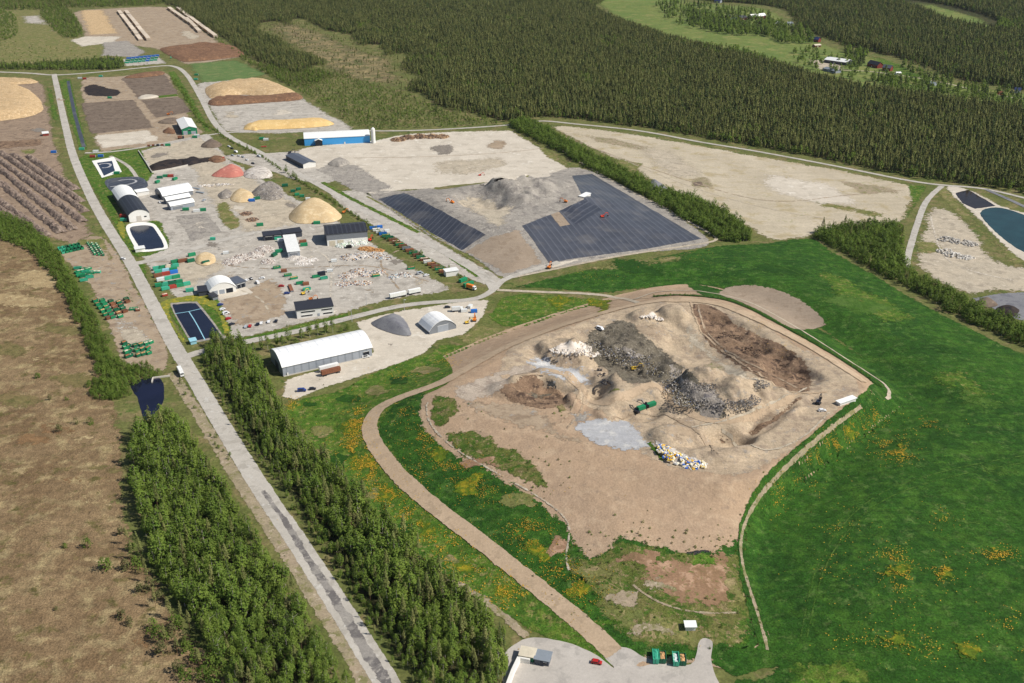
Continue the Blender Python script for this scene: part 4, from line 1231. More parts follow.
# far woods
hole = outline(F_HOLE, 2)
BM = {'pine': .7, 'spruce': .2, 'birch': .1}
front = outline(F_MAIN, 2)
pts = fill(None, 4.1, BM, {'pine': (.5, 1.0), 'spruce': (.45, 1.0), 'birch': (.45, .85)}, poly=front, thin=.05, edge=24, clump=('birch', 60, .52))
pts += along([(520, 119), (545, 116), (580, 119), (640, 126), (740, 143), (840, 161), (905, 175), (960, 182), (1040, 195)], 9, 3.2, {'birch': .6, 'bush': .5, 'spruce': .1}, (.5, .85))
grove('pine_forest', 'wide dark pine forest between the gravel fields and the farm clearing', 'forest', pts)
pts = fill(F_BACK, 5.2, {'pine': .55, 'spruce': .33, 'birch': .12}, (.65, 1.15), holes=[hole], thin=.04, edge=26)
grove('spruce_forest', 'distant dark forest behind the farm clearing in the top right corner', 'forest', pts)
pts = fill([(258, 64), (340, 74), (362, 82), (405, 94), (442, 110), (500, 124), (420, 128), (358, 128), (330, 110), (300, 92)], 4.6, {'pine': .4, 'birch': .35, 'bush': .5}, (.22, .5), thin=.25)
pts += fill([(262, 26), (300, 24), (345, 40), (400, 60), (410, 92), (360, 82), (325, 76), (290, 55)], 9, {'pine': .5, 'dry': .7, 'bush': .3}, (.25, .7), thin=.5)
pts += fill([(215, 38), (262, 66), (330, 74), (300, 88), (262, 72)], 4.4, {'birch': .6, 'pine': .4, 'bush': .4}, (.3, .6), thin=.1)
grove('sapling_growth', 'sparse young growth on the old clear cut beside the pine forest', 'saplings', pts)
pts = fill([(-40, 66), (20, 66), (60, 64), (100, 61), (122, 62), (118, 69), (60, 70), (-40, 69)], 4.2, {'birch': .6, 'spruce': .2, 'bush': .3}, (.45, .75))
pts += fill([(40, 12), (66, 8), (82, 30), (76, 38), (60, 36)], 5, {'birch': .6, 'pine': .2, 'bush': .4}, (.35, .65), thin=.15)
pts += fill([(-40, 14), (10, 12), (14, 38), (-40, 40)], 6, {'birch': .5, 'bush': .6}, (.3, .6), thin=.1)
pts += fill([(-60, -14), (150, -14), (165, 3), (110, 7), (70, 8), (40, 10), (-60, 8)], 5.5, {'birch': .5, 'pine': .4, 'bush': .5}, (.4, .9), thin=.25)
pts += fill([(60, 48), (160, 66), (40, 66), (-30, 60), (-20, 40)], 13, {'bush': .8, 'dry': .5}, (.3, .5), thin=.4)
grove('scrub_wood', 'low leafy scrub and young birches in the top left corner', 'scrub', pts)
pts = fill([(655, 6), (690, 4), (765, 14), (770, 27), (740, 26), (700, 30), (668, 20)], 15, {'birch': .8, 'spruce': .2}, (.8, 1.2), thin=.3)
pts += fill([(760, 22), (800, 30), (815, 42), (785, 44), (762, 34)], 10, {'birch': .9, 'spruce': .1}, (.8, 1.2), thin=.2)
pts += fill([(690, 46), (740, 50), (800, 74), (830, 80), (840, 84), (760, 64), (700, 50)], 9, {'birch': .8, 'bush': .4}, (.6, 1.0), thin=.2)
pts += fill([(845, 50), (866, 54), (862, 68), (850, 66)], 8, {'birch': .6, 'spruce': .3}, (.7, 1.1), thin=.2)
pts += fill([(880, 78), (930, 84), (960, 92), (1040, 104), (1040, 112), (950, 100), (890, 90)], 8, {'birch': .8, 'bush': .5, 'spruce': .2}, (.6, 1.1), thin=.15)
pts += fill([(690, 12), (735, 24), (770, 30), (765, 36), (720, 34), (690, 24)], 9, {'birch': .8, 'spruce': .2}, (.8, 1.2), thin=.3)
pts += fill([(800, 48), (866, 68), (905, 80), (890, 84), (840, 78), (800, 66)], 14, {'birch': .8, 'bush': .4}, (.6, 1.1), thin=.3)
pts += fill([(905, 66), (950, 84), (1024, 96), (1024, 100), (950, 90), (905, 72)], 10, {'birch': .7, 'spruce': .3}, (.7, 1.2), thin=.3)
pts += fill([(1000, 24), (1040, 20), (1060, 34), (1005, 32)], 7, {'birch': 1}, (.9, 1.2), thin=.1)
grove('farm_trees', 'bright leafy trees scattered among the farmhouses', 'trees', pts)

# tree belts that are told apart tree by tree: the largest in the photo become things, the rest stays a mass
def project(x, y, z):
    dx, dy, dz = x, y, z - CAM_H
    d = dy * CP - dz * SP
    return 512 + FPX * dx / d, 341.5 - FPX * (dy * SP + dz * CP) / d, d


BELTS = {
    'left': (fill(S1, 3.6, {'birch': .95, 'pine': .08, 'spruce': .03, 'bush': .1, 'dry': .01}, {'birch': (.5, 1.15), 'pine': (.5, 1.05), 'spruce': (.5, .9), 'bush': (.9, 1.7), 'dry': (1.2, 2.0)}), 'left of the worn grey road'),
    'right': (fill(S2, 3.6, {'birch': .82, 'pine': .18, 'spruce': .05, 'bush': .08, 'dry': .01}, {'birch': (.5, 1.15), 'pine': (.5, 1.05), 'spruce': (.5, .9), 'bush': (.9, 1.7), 'dry': (1.2, 2.0)}), 'right of the worn grey road'),
}
ROADLINE = pxpoly(MAIN)
birches, pines, rest = [], [], {'left': [], 'right': []}
for key, (pl, where) in BELTS.items():
    for p in pl:
        rd = float(pdist(ROADLINE, np.array([p[0]]), np.array([p[1]]), False)[0])
        p = p[:4] + (p[4] * min(1, max(.4, (rd - 3) / 16)),)
        px, py, d = project(*p[:3])
        if py > 730 or px < -20:
            continue
        (birches if p[3] in ('birch', 'bush', 'dry') else pines).append((d, p, key))
birches.sort(key=lambda t: t[0]); pines.sort(key=lambda t: t[0])
for d, p, key in birches[300:] + pines[200:]:
    rest[key].append(p)


def plant(p, name, label, group, cat='tree', near=NEAR):
    tm, cm = random.choice(near[p[3]])
    r = thing(name, label, cat, p[:3], random.uniform(0, 6.28), group)
    s = p[4]
    r.scale = (s * random.uniform(.9, 1.1), s * random.uniform(.9, 1.1), s * random.uniform(.92, 1.1))
    obj('trunk', tm, r); obj('crown', cm, r)
    return r


for d, p, key in birches[:300]:
    plant(p, 'birch_tree', 'light green leafy birch in the dense belt ' + BELTS[key][1], 'birches ' + BELTS[key][1])
for d, p, key in pines[:200]:
    plant(p, 'conifer_tree', 'darker olive conifer among birches in the belt ' + BELTS[key][1], 'conifers ' + BELTS[key][1])
grove('roadside_wood', 'farther birch thicket of the belt left of the worn grey road', 'trees', rest['left'], 'mid')
grove('roadside_wood', 'farther birch thicket of the belt right of the worn grey road', 'trees', rest['right'], 'mid')
pts = fill([(512, 124), (530, 122), (560, 138), (600, 160), (650, 186), (656, 196), (640, 194), (600, 174), (560, 152), (520, 132)], 3.6, {'birch': .25, 'bush': .9}, LEAFY)
pts += fill([(646, 198), (664, 192), (700, 202), (735, 220), (754, 240), (738, 242), (716, 238), (690, 222), (660, 206)], 3.8, {'birch': .35, 'bush': .8}, LEAFY)
grove('tree_row', 'green row of young trees between the black liner and the barren field', 'trees', pts, 'mid')
pts = fill([(814, 236), (850, 226), (890, 226), (902, 234), (902, 258), (916, 276), (958, 298), (1000, 318), (1070, 350), (1064, 362), (1000, 336), (942, 308), (885, 276), (838, 250)], 4.0, {'birch': .45, 'bush': .8, 'pine': .06}, LEAFY)
grove('field_wood', 'curved belt of leafy trees along the far right edge of the green field', 'trees', pts, 'mid')

# hedge between the bog and the container yard: shrubs one by one
hed = fill([(-30, 212), (5, 216), (30, 228), (56, 252), (80, 290), (100, 330), (116, 362), (150, 368), (162, 376), (146, 380), (126, 392), (118, 400), (104, 392), (96, 372), (84, 340), (70, 306), (48, 272), (20, 246), (-30, 228)], 3.6, {'bush': .9, 'birch': .14}, {'bush': (.8, 1.4), 'birch': (.4, .6)})
hed += fill([(90, 384), (104, 380), (126, 388), (128, 398), (110, 402), (92, 398)], 2.9, {'bush': 1}, (.7, .95))
hed += fill([(168, 362), (178, 366), (196, 400), (230, 455), (226, 460), (196, 415), (176, 385)], 6, {'bush': 1}, (.3, .55), thin=.3)
hed = sorted(hed, key=lambda p: p[1])
for p in hed[:290]:
    plant(p, 'hedge_shrub' if p[3] == 'bush' else 'young_birch', 'green leafy growth in the hedge between the brown bog and the container yard', 'hedge between bog and container yard', 'shrub')
grove('hedge_end', 'far end of the green hedge beside the brown stump rows', 'hedge', hed[290:], 'mid')

# lone shrubs on the bog
for i, (bx, by, k, s) in enumerate([(87, 548, 'bush', .8), (105, 570, 'bush', 1.0), (126, 570, 'dry', 1.0), (133, 560, 'pine', .42), (139, 552, 'pine', .5), (146, 575, 'pine', .4), (128, 545, 'pine', .42), (121, 535, 'dry', .9), (150, 590, 'dry', 1.1), (140, 592, 'dry', 1.0), (160, 640, 'bush', 1.0), (172, 636, 'dry', 1.2), (182, 622, 'pine', .45), (190, 630, 'pine', .45), (205, 640, 'pine', .5), (166, 645, 'pine', .45), (185, 645, 'dry', 1.2), (196, 660, 'bush', .8),
                                 (186, 678, 'bush', .8), (178, 672, 'dry', 1.0), (204, 680, 'bush', .9), (215, 685, 'bush', 1), (122, 618, 'dry', .9), (130, 625, 'dry', .8), (38, 378, 'bush', .8), (60, 432, 'dry', 1.2), (90, 424, 'bush', .7), (67, 400, 'bush', .4), (50, 400, 'dry', .8), (56, 610, 'dry', .4), (65, 548, 'bush', .5), (76, 424, 'dry', .8), (156, 608, 'pine', .4), (160, 600, 'dry', .9), (142, 560, 'pine', .45), (136, 568, 'bush', .9), (131, 550, 'bush', .8), (148, 582, 'pine', .4), (176, 628, 'bush', 1.0), (170, 618, 'pine', .5), (188, 650, 'bush', .9), (200, 668, 'pine', .5), (162, 654, 'dry', 1.1), (210, 668, 'bush', 1.0), (152, 630, 'bush', .8), (178, 655, 'pine', .45)]):
    v = G1(bx, by)
    s *= 1.5 if by > 500 else 1.2
    plant((v.x, v.y, 0, k, s), 'bog_shrub' if k != 'pine' else 'bog_pine', {'bush': 'round green shrub standing alone on the brown bog', 'dry': 'thin brownish shrub standing alone on the brown bog', 'pine': 'small stunted pine at the bog edge beside the birch belt'}[k], {'bush': 'green bog shrubs', 'dry': 'brownish bog shrubs', 'pine': 'stunted bog pines'}[k], 'shrub' if k != 'pine' else 'tree')

# roadside hedge of the waste yard, birches behind the white hall, pond bushes
lowh = along([(200, 122), (215, 131), (230, 141), (262, 157), (280, 169), (310, 188), (352, 214), (393, 242), (442, 268), (474, 284)], 3, 2.6, {'bush': .9, 'birch': .05}, (.4, .7))
lowh += along([(172, 78), (185, 95), (200, 122)], 8, 5, {'bush': 1}, (.5, .9))
grove('yard_hedge', 'low green hedge along the straight road beside the waste yard', 'hedge', lowh, 'mid')
for i, (bx, by, k, s) in enumerate([(262, 350, 'birch', .85), (277, 346, 'birch', .95), (289, 343, 'birch', .9), (302, 341, 'birch', .8), (310, 338, 'birch', .9), (318, 336, 'birch', .85), (326, 335, 'birch', .95), (333, 333, 'birch', .8), (268, 350, 'birch', .8), (283, 347, 'birch', .75), (341, 332, 'bush', .8), (348, 330, 'bush', .9), (296, 344, 'bush', .9), (272, 352, 'bush', 1), (254, 352, 'birch', .7)]):
    v = G1(bx, by)
    plant((v.x, v.y, 0, k, s), 'birch_tree' if k == 'birch' else 'shrub', 'slim pale-stemmed birch in the row behind the long white hall' if k == 'birch' else 'green shrub under the birches behind the long white hall', 'birches behind the white hall' if k == 'birch' else 'shrubs behind the white hall', 'tree' if k == 'birch' else 'shrub')
grove('mound_hedge', 'dark green hedge strip along the upper edge of the mound', 'hedge', along([(652, 297), (690, 296), (735, 303), (790, 330), (845, 362), (882, 388)], 3.0, 1.6, {'bush': 1}, (.26, .46)), 'mid')
scr = along([(872, 394), (830, 425), (790, 460), (756, 500), (742, 540), (748, 590), (764, 645)], 6, 2.2, {'bush': 1, 'dry': .3}, (.15, .32))
for (bx, by, n, r) in [(620, 535, 14, 6), (640, 538, 12, 5), (690, 545, 14, 7), (730, 535, 12, 6), (550, 470, 16, 9), (500, 450, 16, 10), (455, 410, 18, 9), (530, 480, 14, 8), (590, 560, 14, 8), (610, 580, 20, 12), (650, 545, 12, 6), (715, 540, 10, 5), (562, 410, 8, 3), (700, 560, 10, 8), (625, 600, 16, 12), (590, 600, 14, 10), (560, 560, 12, 8), (740, 630, 12, 9), (320, 420, 12, 10), (345, 392, 10, 8), (480, 590, 12, 9), (310, 372, 0, 3)]:
    v = G1(bx, by)
    for k in range(n):
        xx = v.x + random.gauss(0, r); yy = v.y + random.gauss(0, r)
        scr.append((xx, yy, float(H(xx, yy)[0]), random.choice(['bush', 'bush', 'dry']), random.uniform(.12, .34)))
grove('mound_scrub', 'scattered low scrub on the flanks of the tan mound', 'scrub', scr, 'mid')

# ================================================================== paints and claddings
for nm, c, ro, va in [('white_sheet', (234, 234, 230), .5, .08), ('white_wall', (226, 224, 218), .7, .05), ('grey_wall', (150, 156, 164), .6, .06), ('mid_grey', (122, 126, 132), .6, .06), ('dark_wall', (62, 66, 76), .6, .1),
                      ('black_roof', (48, 50, 58), .55, .1), ('slate_roof', (84, 90, 102), .6, .08), ('blue_wall', (66, 158, 222), .5, .04), ('green_wall', (28, 120, 84), .5, .05), ('navy', (40, 52, 92), .5, .08), ('concrete', (196, 190, 180), .85, .08),
                      ('red_wood', (128, 54, 44), .8, .1), ('ochre', (190, 160, 110), .8, .08), ('skip_green', (34, 136, 92), .5, .14), ('skip_deep', (26, 104, 74), .5, .12), ('skip_teal', (64, 168, 136), .5, .1), ('skip_blue', (40, 112, 196), .5, .1),
                      ('skip_white', (220, 222, 220), .55, .06), ('skip_red', (170, 66, 52), .6, .12), ('rust', (128, 82, 58), .85, .2), ('skip_grey', (138, 146, 154), .6, .1), ('load_wood', (196, 152, 104), .9, .2), ('load_dark', (84, 70, 60), .9, .25),
                      ('load_pale', (206, 196, 174), .9, .15), ('load_rust', (160, 100, 70), .9, .2), ('machine_orange', (226, 128, 44), .45, .08), ('machine_red', (214, 70, 48), .45, .08), ('machine_yellow', (228, 190, 70), .45, .08), ('rubber', (28, 28, 30), .8, .1),
                      ('glass', (24, 32, 42), .12, .05), ('log_bark', (196, 182, 164), .9, .2), ('log_end', (206, 168, 120), .9, .15), ('car_white', (232, 232, 232), .3, .03), ('car_red', (178, 40, 38), .3, .05), ('car_blue', (44, 66, 130), .3, .05), ('car_dark', (40, 44, 56), .3, .08),
                      ('car_silver', (176, 182, 188), .3, .05), ('pole_metal', (190, 192, 194), .4, .05), ('pond_rim', (232, 230, 222), .8, .05), ('rock', (196, 186, 170), .9, .12), ('flower', (190, 150, 38), .8, .25), ('pale_blue', (150, 200, 216), .5, .06)]:
    paint_mat(nm, c, ro, va)
attr_mat('litter')


def rib_mat(name, c, c2, pitch):
    t = NT(name, .5, .3)
    w = t.n('ShaderNodeTexWave', wave_type='BANDS', bands_direction='X'); w.inputs['Scale'].default_value = .314 / pitch; t.l(t.pos(obj=True), w.inputs['Vector'])
    n = t.noise(t.pos(obj=True), 6, 4)
    col = t.mix(t.ramp(w.outputs['Fac'], .8, .95), lin(c), lin(c2))
    st = t.noise(t.pos((.15, 1.2, 1), 0, True), 3, 4)
    col = t.mix(1.0, col, t.gray(t.ramp(st, .3, .75, 1.03, .86)), 'MULTIPLY')
    t.l(t.mix(1.0, col, t.gray(t.ramp(n, .3, .7, .9, 1.06)), 'MULTIPLY'), t.b.inputs['Base Color'])
    MATS[name] = t.m


rib_mat('grey_cladding', (156, 162, 170), (138, 144, 152), 5.0)
rib_mat('white_membrane', (242, 242, 240), (226, 228, 230), 5.0)
rib_mat('black_cladding', (50, 52, 60), (64, 68, 76), 4.0)


# ================================================================== buildings
def profile(style, S, he, hp, n=10):
    if style == 'arch':
        return [(S * i / n, he + (hp - he) * math.sin(math.pi * i / n) ** .75) for i in range(n + 1)]
    if style == 'gable':
        return [(0, he), (S / 2, hp), (S, he)]
    if style == 'shed':
        return [(0, he), (S, hp)]
    return [(0, he), (S, he + .01)]


def hall(name, label, A, B, W, he, hp, style='gable', ridge='x', wall='grey_wall', roof='white_sheet', roof_parts=None, front=None, holes=(), group=None, cat='hall', plinth=None, over=.5, side=None):
    a = G1(*A); b = G1(*B)
    d = b - a
    L = math.hypot(d.x, d.y)
    rz = math.atan2(d.y, d.x)
    if side:                  # the receding side wall gives the bearing
        e = G1(*side[1]) - G1(*side[0])
        rz = math.atan2(e.y, e.x) - math.pi / 2
        L = d.x * math.cos(rz) + d.y * math.sin(rz)
        W = W or math.hypot(e.x, e.y)
    t = thing(name, label, cat, (a.x, a.y, min(a.z, b.z)), rz, group)
    S, LEN = (W, L) if ridge == 'x' else (L, W)
    pr = profile(style, S, he, hp)
    ax = 'x' if ridge == 'x' else 'y'
    w = MB(); w.prism([(0, -.4)] + pr + [(S, -.4)], 0, LEN, ax)
    w.build('wall', wall, t)
    # roof shell over the profile
    ex = []
    th = .3
    (t0, z0), (t1, z1) = pr[0], pr[1]
    sl = (z1 - z0) / (t1 - t0)
    sl = max(-1, min(1, sl))
    (u0, y0), (u1, y1) = pr[-2], pr[-1]
    sr = max(-1, min(1, (y1 - y0) / (u1 - u0)))
    low = [(-over, z0 - over * sl + .04)] + [(q, z + .04) for q, z in pr] + [(S + over, y1 + over * sr + .04)]
    up = [(q, z + th) for q, z in low]
    for (f0, f1, mt) in (roof_parts or [(0, 1, roof)]):
        r = MB(); r.prism(low + up[::-1], LEN * f0 - (over if f0 == 0 else 0), LEN * f1 + (over if f1 == 1 else 0), ax)
        r.build('roof', mt, t)
    if front:                 # gable / side facing the camera in another cladding
        if ridge == 'y':
            f = MB(); f.prism([(.05, -.3)] + [(min(max(q, .05), S - .05), z - .05) for q, z in pr] + [(S - .05, -.3)], -.12, 0, 'y')
            f.build('gable_wall', front, t)
        else:
            f = MB(); f.box(.03, L - .03, -.12, 0, -.3, he - .06); f.build('front_wall', front, t)
    if plinth:
        f = MB(); f.box(.1, L - .1, -.35, -.13, -.3, plinth[1]); f.build('base_wall', plinth[0], t)
    for (kind, face, u0, u1, zb, zt, mt) in holes:
        h = MB(); e = .1
        k = -.26 if plinth is None else -.46
        if face == 'front': h.box(u0 * L, u1 * L, k, k + .3, zb, zt)
        elif face == 'left': h.box(-.2, .12, u0 * W, u1 * W, zb, zt)
        elif face == 'right': h.box(L - .12, L + .2, u0 * W, u1 * W, zb, zt)
        part = h.build(kind, mt, t)
        if kind in ('window', 'gate') and face == 'front':
            fr = MB(); fr.box(u0 * L - .15, u1 * L + .15, k + .04, k + .28, zt, zt + .18); fr.build('lintel', 'white_wall', part)
    return t


hall('membrane_hall', 'long white round-roofed hall with grey walls beside the birch row', (283.4, 376.7), (372.3, 356.3), 27, 7.0, 12.5, 'arch', 'x', 'grey_cladding', 'white_membrane',
     holes=[('gate', 'front', .90, .965, 0, 4.6, 'glass'), ('gate', 'left', .35, .6, 0, 5.5, 'dark_wall'), ('door', 'front', .04, .055, 0, 2.3, 'white_wall')], plinth=('concrete', .7))
hall('arched_store', 'small white arched store with grey front beside the grey gravel heap', (429.4, 334.6), (456.3, 328.4), 17, 2.6, 8.6, 'arch', 'y', 'mid_grey', 'white_membrane', front='mid_grey', holes=[('gate', 'front', .3, .7, 0, 5, 'grey_wall')])
hall('office_building', 'two-storey white office with black roof at the yard entrance', (297.3, 318.9), (333.8, 314.3), 11, 6.6, 8.6, 'shed', 'x', 'white_wall', 'black_roof', cat='office',
     holes=[('window', 'front', .12, .5, 4.4, 5.3, 'glass'), ('window', 'front', .68, .97, 4.4, 5.3, 'glass'), ('window', 'front', .12, .42, 1.4, 2.3, 'glass'), ('window', 'front', .72, .97, 1.4, 2.3, 'glass'), ('door', 'front', .56, .62, 0, 2.4, 'grey_wall'), ('window', 'left', .3, .6, 4.2, 5.2, 'glass')])
hall('sorting_hall', 'large black-roofed sorting hall with grey upper wall and white base', (327.4, 246), (368, 242.4), 26, 10.5, 13.5, 'gable', 'x', 'mid_grey', 'black_cladding', plinth=('white_wall', 5.0),
     holes=[('gate', 'front', .05, .2, 0, 4.6, 'load_pale'), ('gate', 'front', .25, .4, 0, 4.6, 'load_pale'), ('gate', 'left', .3, .6, 0, 6, 'dark_wall')])
hall('long_shed', 'low black-roofed open shed behind the small white box building', (263.8, 241), (283.6, 239.0), 9, 4.6, 5.4, 'shed', 'x', 'dark_wall', 'black_roof', holes=[('gate', 'front', .1, .45, 0, 3.6, 'glass'), ('gate', 'front', .55, .9, 0, 3.6, 'glass')], cat='shed')
hall('long_shed', 'low black-roofed shed continuing behind the white box building to the right', (283.8, 239.2), (302.3, 236.6), 9, 4.9, 5.8, 'shed', 'x', 'dark_wall', 'black_roof', cat='shed')
hall('box_building', 'white flat-roofed box building with black shaded left wall amid the yard', (288.4, 258.2), (300.0, 256.2), 42, 5.4, 6.2, 'shed', 'x', 'grey_wall', 'white_sheet', holes=[('gate', 'front', .2, .8, 0, 4.2, 'mid_grey')], cat='building', side=((288.4, 258.2), (283.4, 240)))
hall('barrel_workshop', 'workshop with white barrel roof beside the dark blue basin', (210.2, 296), (236.4, 291.4), 16, 4.2, 9.2, 'arch', 'y', 'white_wall', 'white_sheet', front='white_wall', holes=[('gate', 'front', .1, .3, 0, 3.6, 'grey_wall'), ('gate', 'front', .36, .56, 0, 3.6, 'grey_wall'), ('gate', 'front', .62, .88, 0, 3.8, 'glass')], cat='workshop')
hall('workshop_wing', 'dark low wing at the left of the barrel-roofed workshop', (199, 296.5), (209.4, 295.2), 10, 3.6, 4.4, 'shed', 'x', 'dark_wall', 'black_roof', cat='shed')
hall('workshop_wing', 'dark flat wing at the right of the barrel-roofed workshop', (236.8, 289.2), (246, 286.4), 12, 4.6, 5.2, 'shed', 'x', 'mid_grey', 'slate_roof', holes=[('gate', 'front', .1, .42, 0, 3.4, 'glass'), ('gate', 'front', .54, .88, 0, 3.4, 'glass')], cat='shed')
hall('parts_shed', 'low dark lean-to in front of the barrel-roofed workshop', (213.2, 300.6), (218.4, 299.2), 8, 2.6, 3.0, 'shed', 'x', 'mid_grey', 'black_roof', cat='shed')
hall('long_barn', 'barn with half white half black roof between the round ponds', (129.6, 222.4), (150.2, 219.6), None, 6.8, 11.0, 'arch', 'y', 'dark_wall', 'black_roof', roof_parts=[(0, .58, 'black_cladding'), (.58, 1, 'white_sheet')], front='white_wall', cat='barn', side=((129.6, 222.4), (113, 197)),
     holes=[('gate', 'front', .36, .6, 0, 5, 'concrete'), ('window', 'front', .74, .86, 3, 4.2, 'glass')])
hall('twin_store', 'largest white round-roofed store of the three beside the black-and-white barn', (163.4, 200.4), (193.2, 194.6), 20, 4.6, 9.6, 'arch', 'x', 'mid_grey', 'white_membrane', holes=[('gate', 'left', .3, .7, 0, 5, 'glass')], cat='store')
hall('narrow_store', 'narrow white-roofed store in the middle of the three white stores', (167.2, 204.6), (190.8, 200.2), 9, 4.2, 6.2, 'arch', 'x', 'mid_grey', 'white_sheet', cat='store')
hall('front_store', 'front white-roofed store with grey wall nearest the green containers', (171.2, 210.6), (194.8, 206.2), 10, 4.6, 6.6, 'arch', 'x', 'grey_wall', 'white_sheet', holes=[('gate', 'front', .1, .5, 0, 3.2, 'mid_grey')], cat='store')
hall('annex_block', 'small white flat annex behind the black-and-white barn', (137.5, 196.5), (149.5, 194.5), 8, 4, 4.6, 'shed', 'x', 'white_wall', 'white_sheet', cat='shed')
hall('green_hall', 'green-walled hall with white gable roof beside the compost fields', (182.4, 135.2), (197.9, 134.4), 56, 7.4, 10.2, 'gable', 'y', 'dark_wall', 'white_sheet', front='green_wall', holes=[('gate', 'front', .08, .36, 0, 4.6, 'grey_wall'), ('gate', 'front', .6, .9, 0, 3.6, 'grey_wall'), ('window', 'front', .42, .58, 4.5, 6, 'glass')], side=((182.4, 135.2), (175.4, 122)))
hall('blue_hall', 'long blue-walled hall with white roof beside the white silo', (304.8, 145.8), (370.2, 142.6), 32, 8.4, 11.5, 'gable', 'x', 'blue_wall', 'white_sheet', holes=[('gate', 'front', .18, .27, 0, 6, 'glass'), ('door', 'front', .6, .62, 0, 2.4, 'white_wall')])
hall('gate_porch', 'white gabled porch over the dark gate of the blue hall', (315.6, 146.2), (322.4, 145.8), 5, 6.4, 8.0, 'gable', 'y', 'glass', 'white_sheet', cat='porch', over=.6)
hall('grey_store', 'grey-roofed long store beside the straight road near the blue hall', (303.4, 168.6), (313.8, 165.4), None, 4.8, 6.4, 'gable', 'y', 'dark_wall', 'slate_roof', front='white_wall', cat='store', side=((303.4, 168.6), (286.2, 159.6)))
hall('pump_house', 'small white pump house on the rim of the white-rimmed pond', (135.8, 252.6), (145.2, 251.2), 6, 2.8, 3.0, 'shed', 'x', 'white_wall', 'white_sheet', cat='shed')
hall('pale_kiosk', 'tiny pale blue hut at the foot of the dark blue basin', (191, 344.8), (196.8, 343.6), 4, 2.4, 2.8, 'shed', 'x', 'pale_blue', 'pale_blue', cat='hut')
hall('site_cabin', 'white cabin at the end of the skip row by the hedge', (446.2, 277), (458.4, 275.2), 6, 4.2, 4.5, 'shed', 'x', 'white_wall', 'white_sheet', cat='cabin')
hall('weigh_cabin', 'small white flat-roofed cabin at the foot of the grassy slope', (685.5, 631.5), (695.5, 631.2), 3, 2.5, 2.7, 'shed', 'x', 'white_wall', 'white_sheet', cat='cabin')
hall('store_shed', 'grey shed with pale roof at the corner of the entrance yard', (519.5, 660.5), (533.5, 663), 4.6, 2.9, 3.2, 'shed', 'x', 'skip_deep', 'load_pale', cat='shed')
hall('site_container', 'blue-grey site container at the corner of the entrance yard', (534.5, 664.2), (548.5, 667), 5, 2.9, 3.1, 'shed', 'x', 'slate_roof', 'skip_grey', holes=[('door', 'front', .4, .55, 0, 2.1, 'dark_wall'), ('window', 'front', .65, .85, 1.2, 2, 'glass')], cat='container')
hall('white_unit', 'long white container unit on the flat corner of the mound', (840, 406.4), (855.5, 402.2), 3, 2.7, 2.8, 'shed', 'x', 'white_wall', 'white_sheet', cat='container')
hall('site_cabin', 'white cabin on the crest of the black liner slope', (583.6, 198), (590.6, 196.4), 5, 3, 3.2, 'shed', 'x', 'white_wall', 'white_sheet', cat='cabin')
hall('red_shed', 'small red shed with white roof left of the main road at the chip yard', (43, 136.2), (49, 135.6), 6, 3, 4, 'shed', 'x', 'red_wood', 'white_sheet', cat='shed')

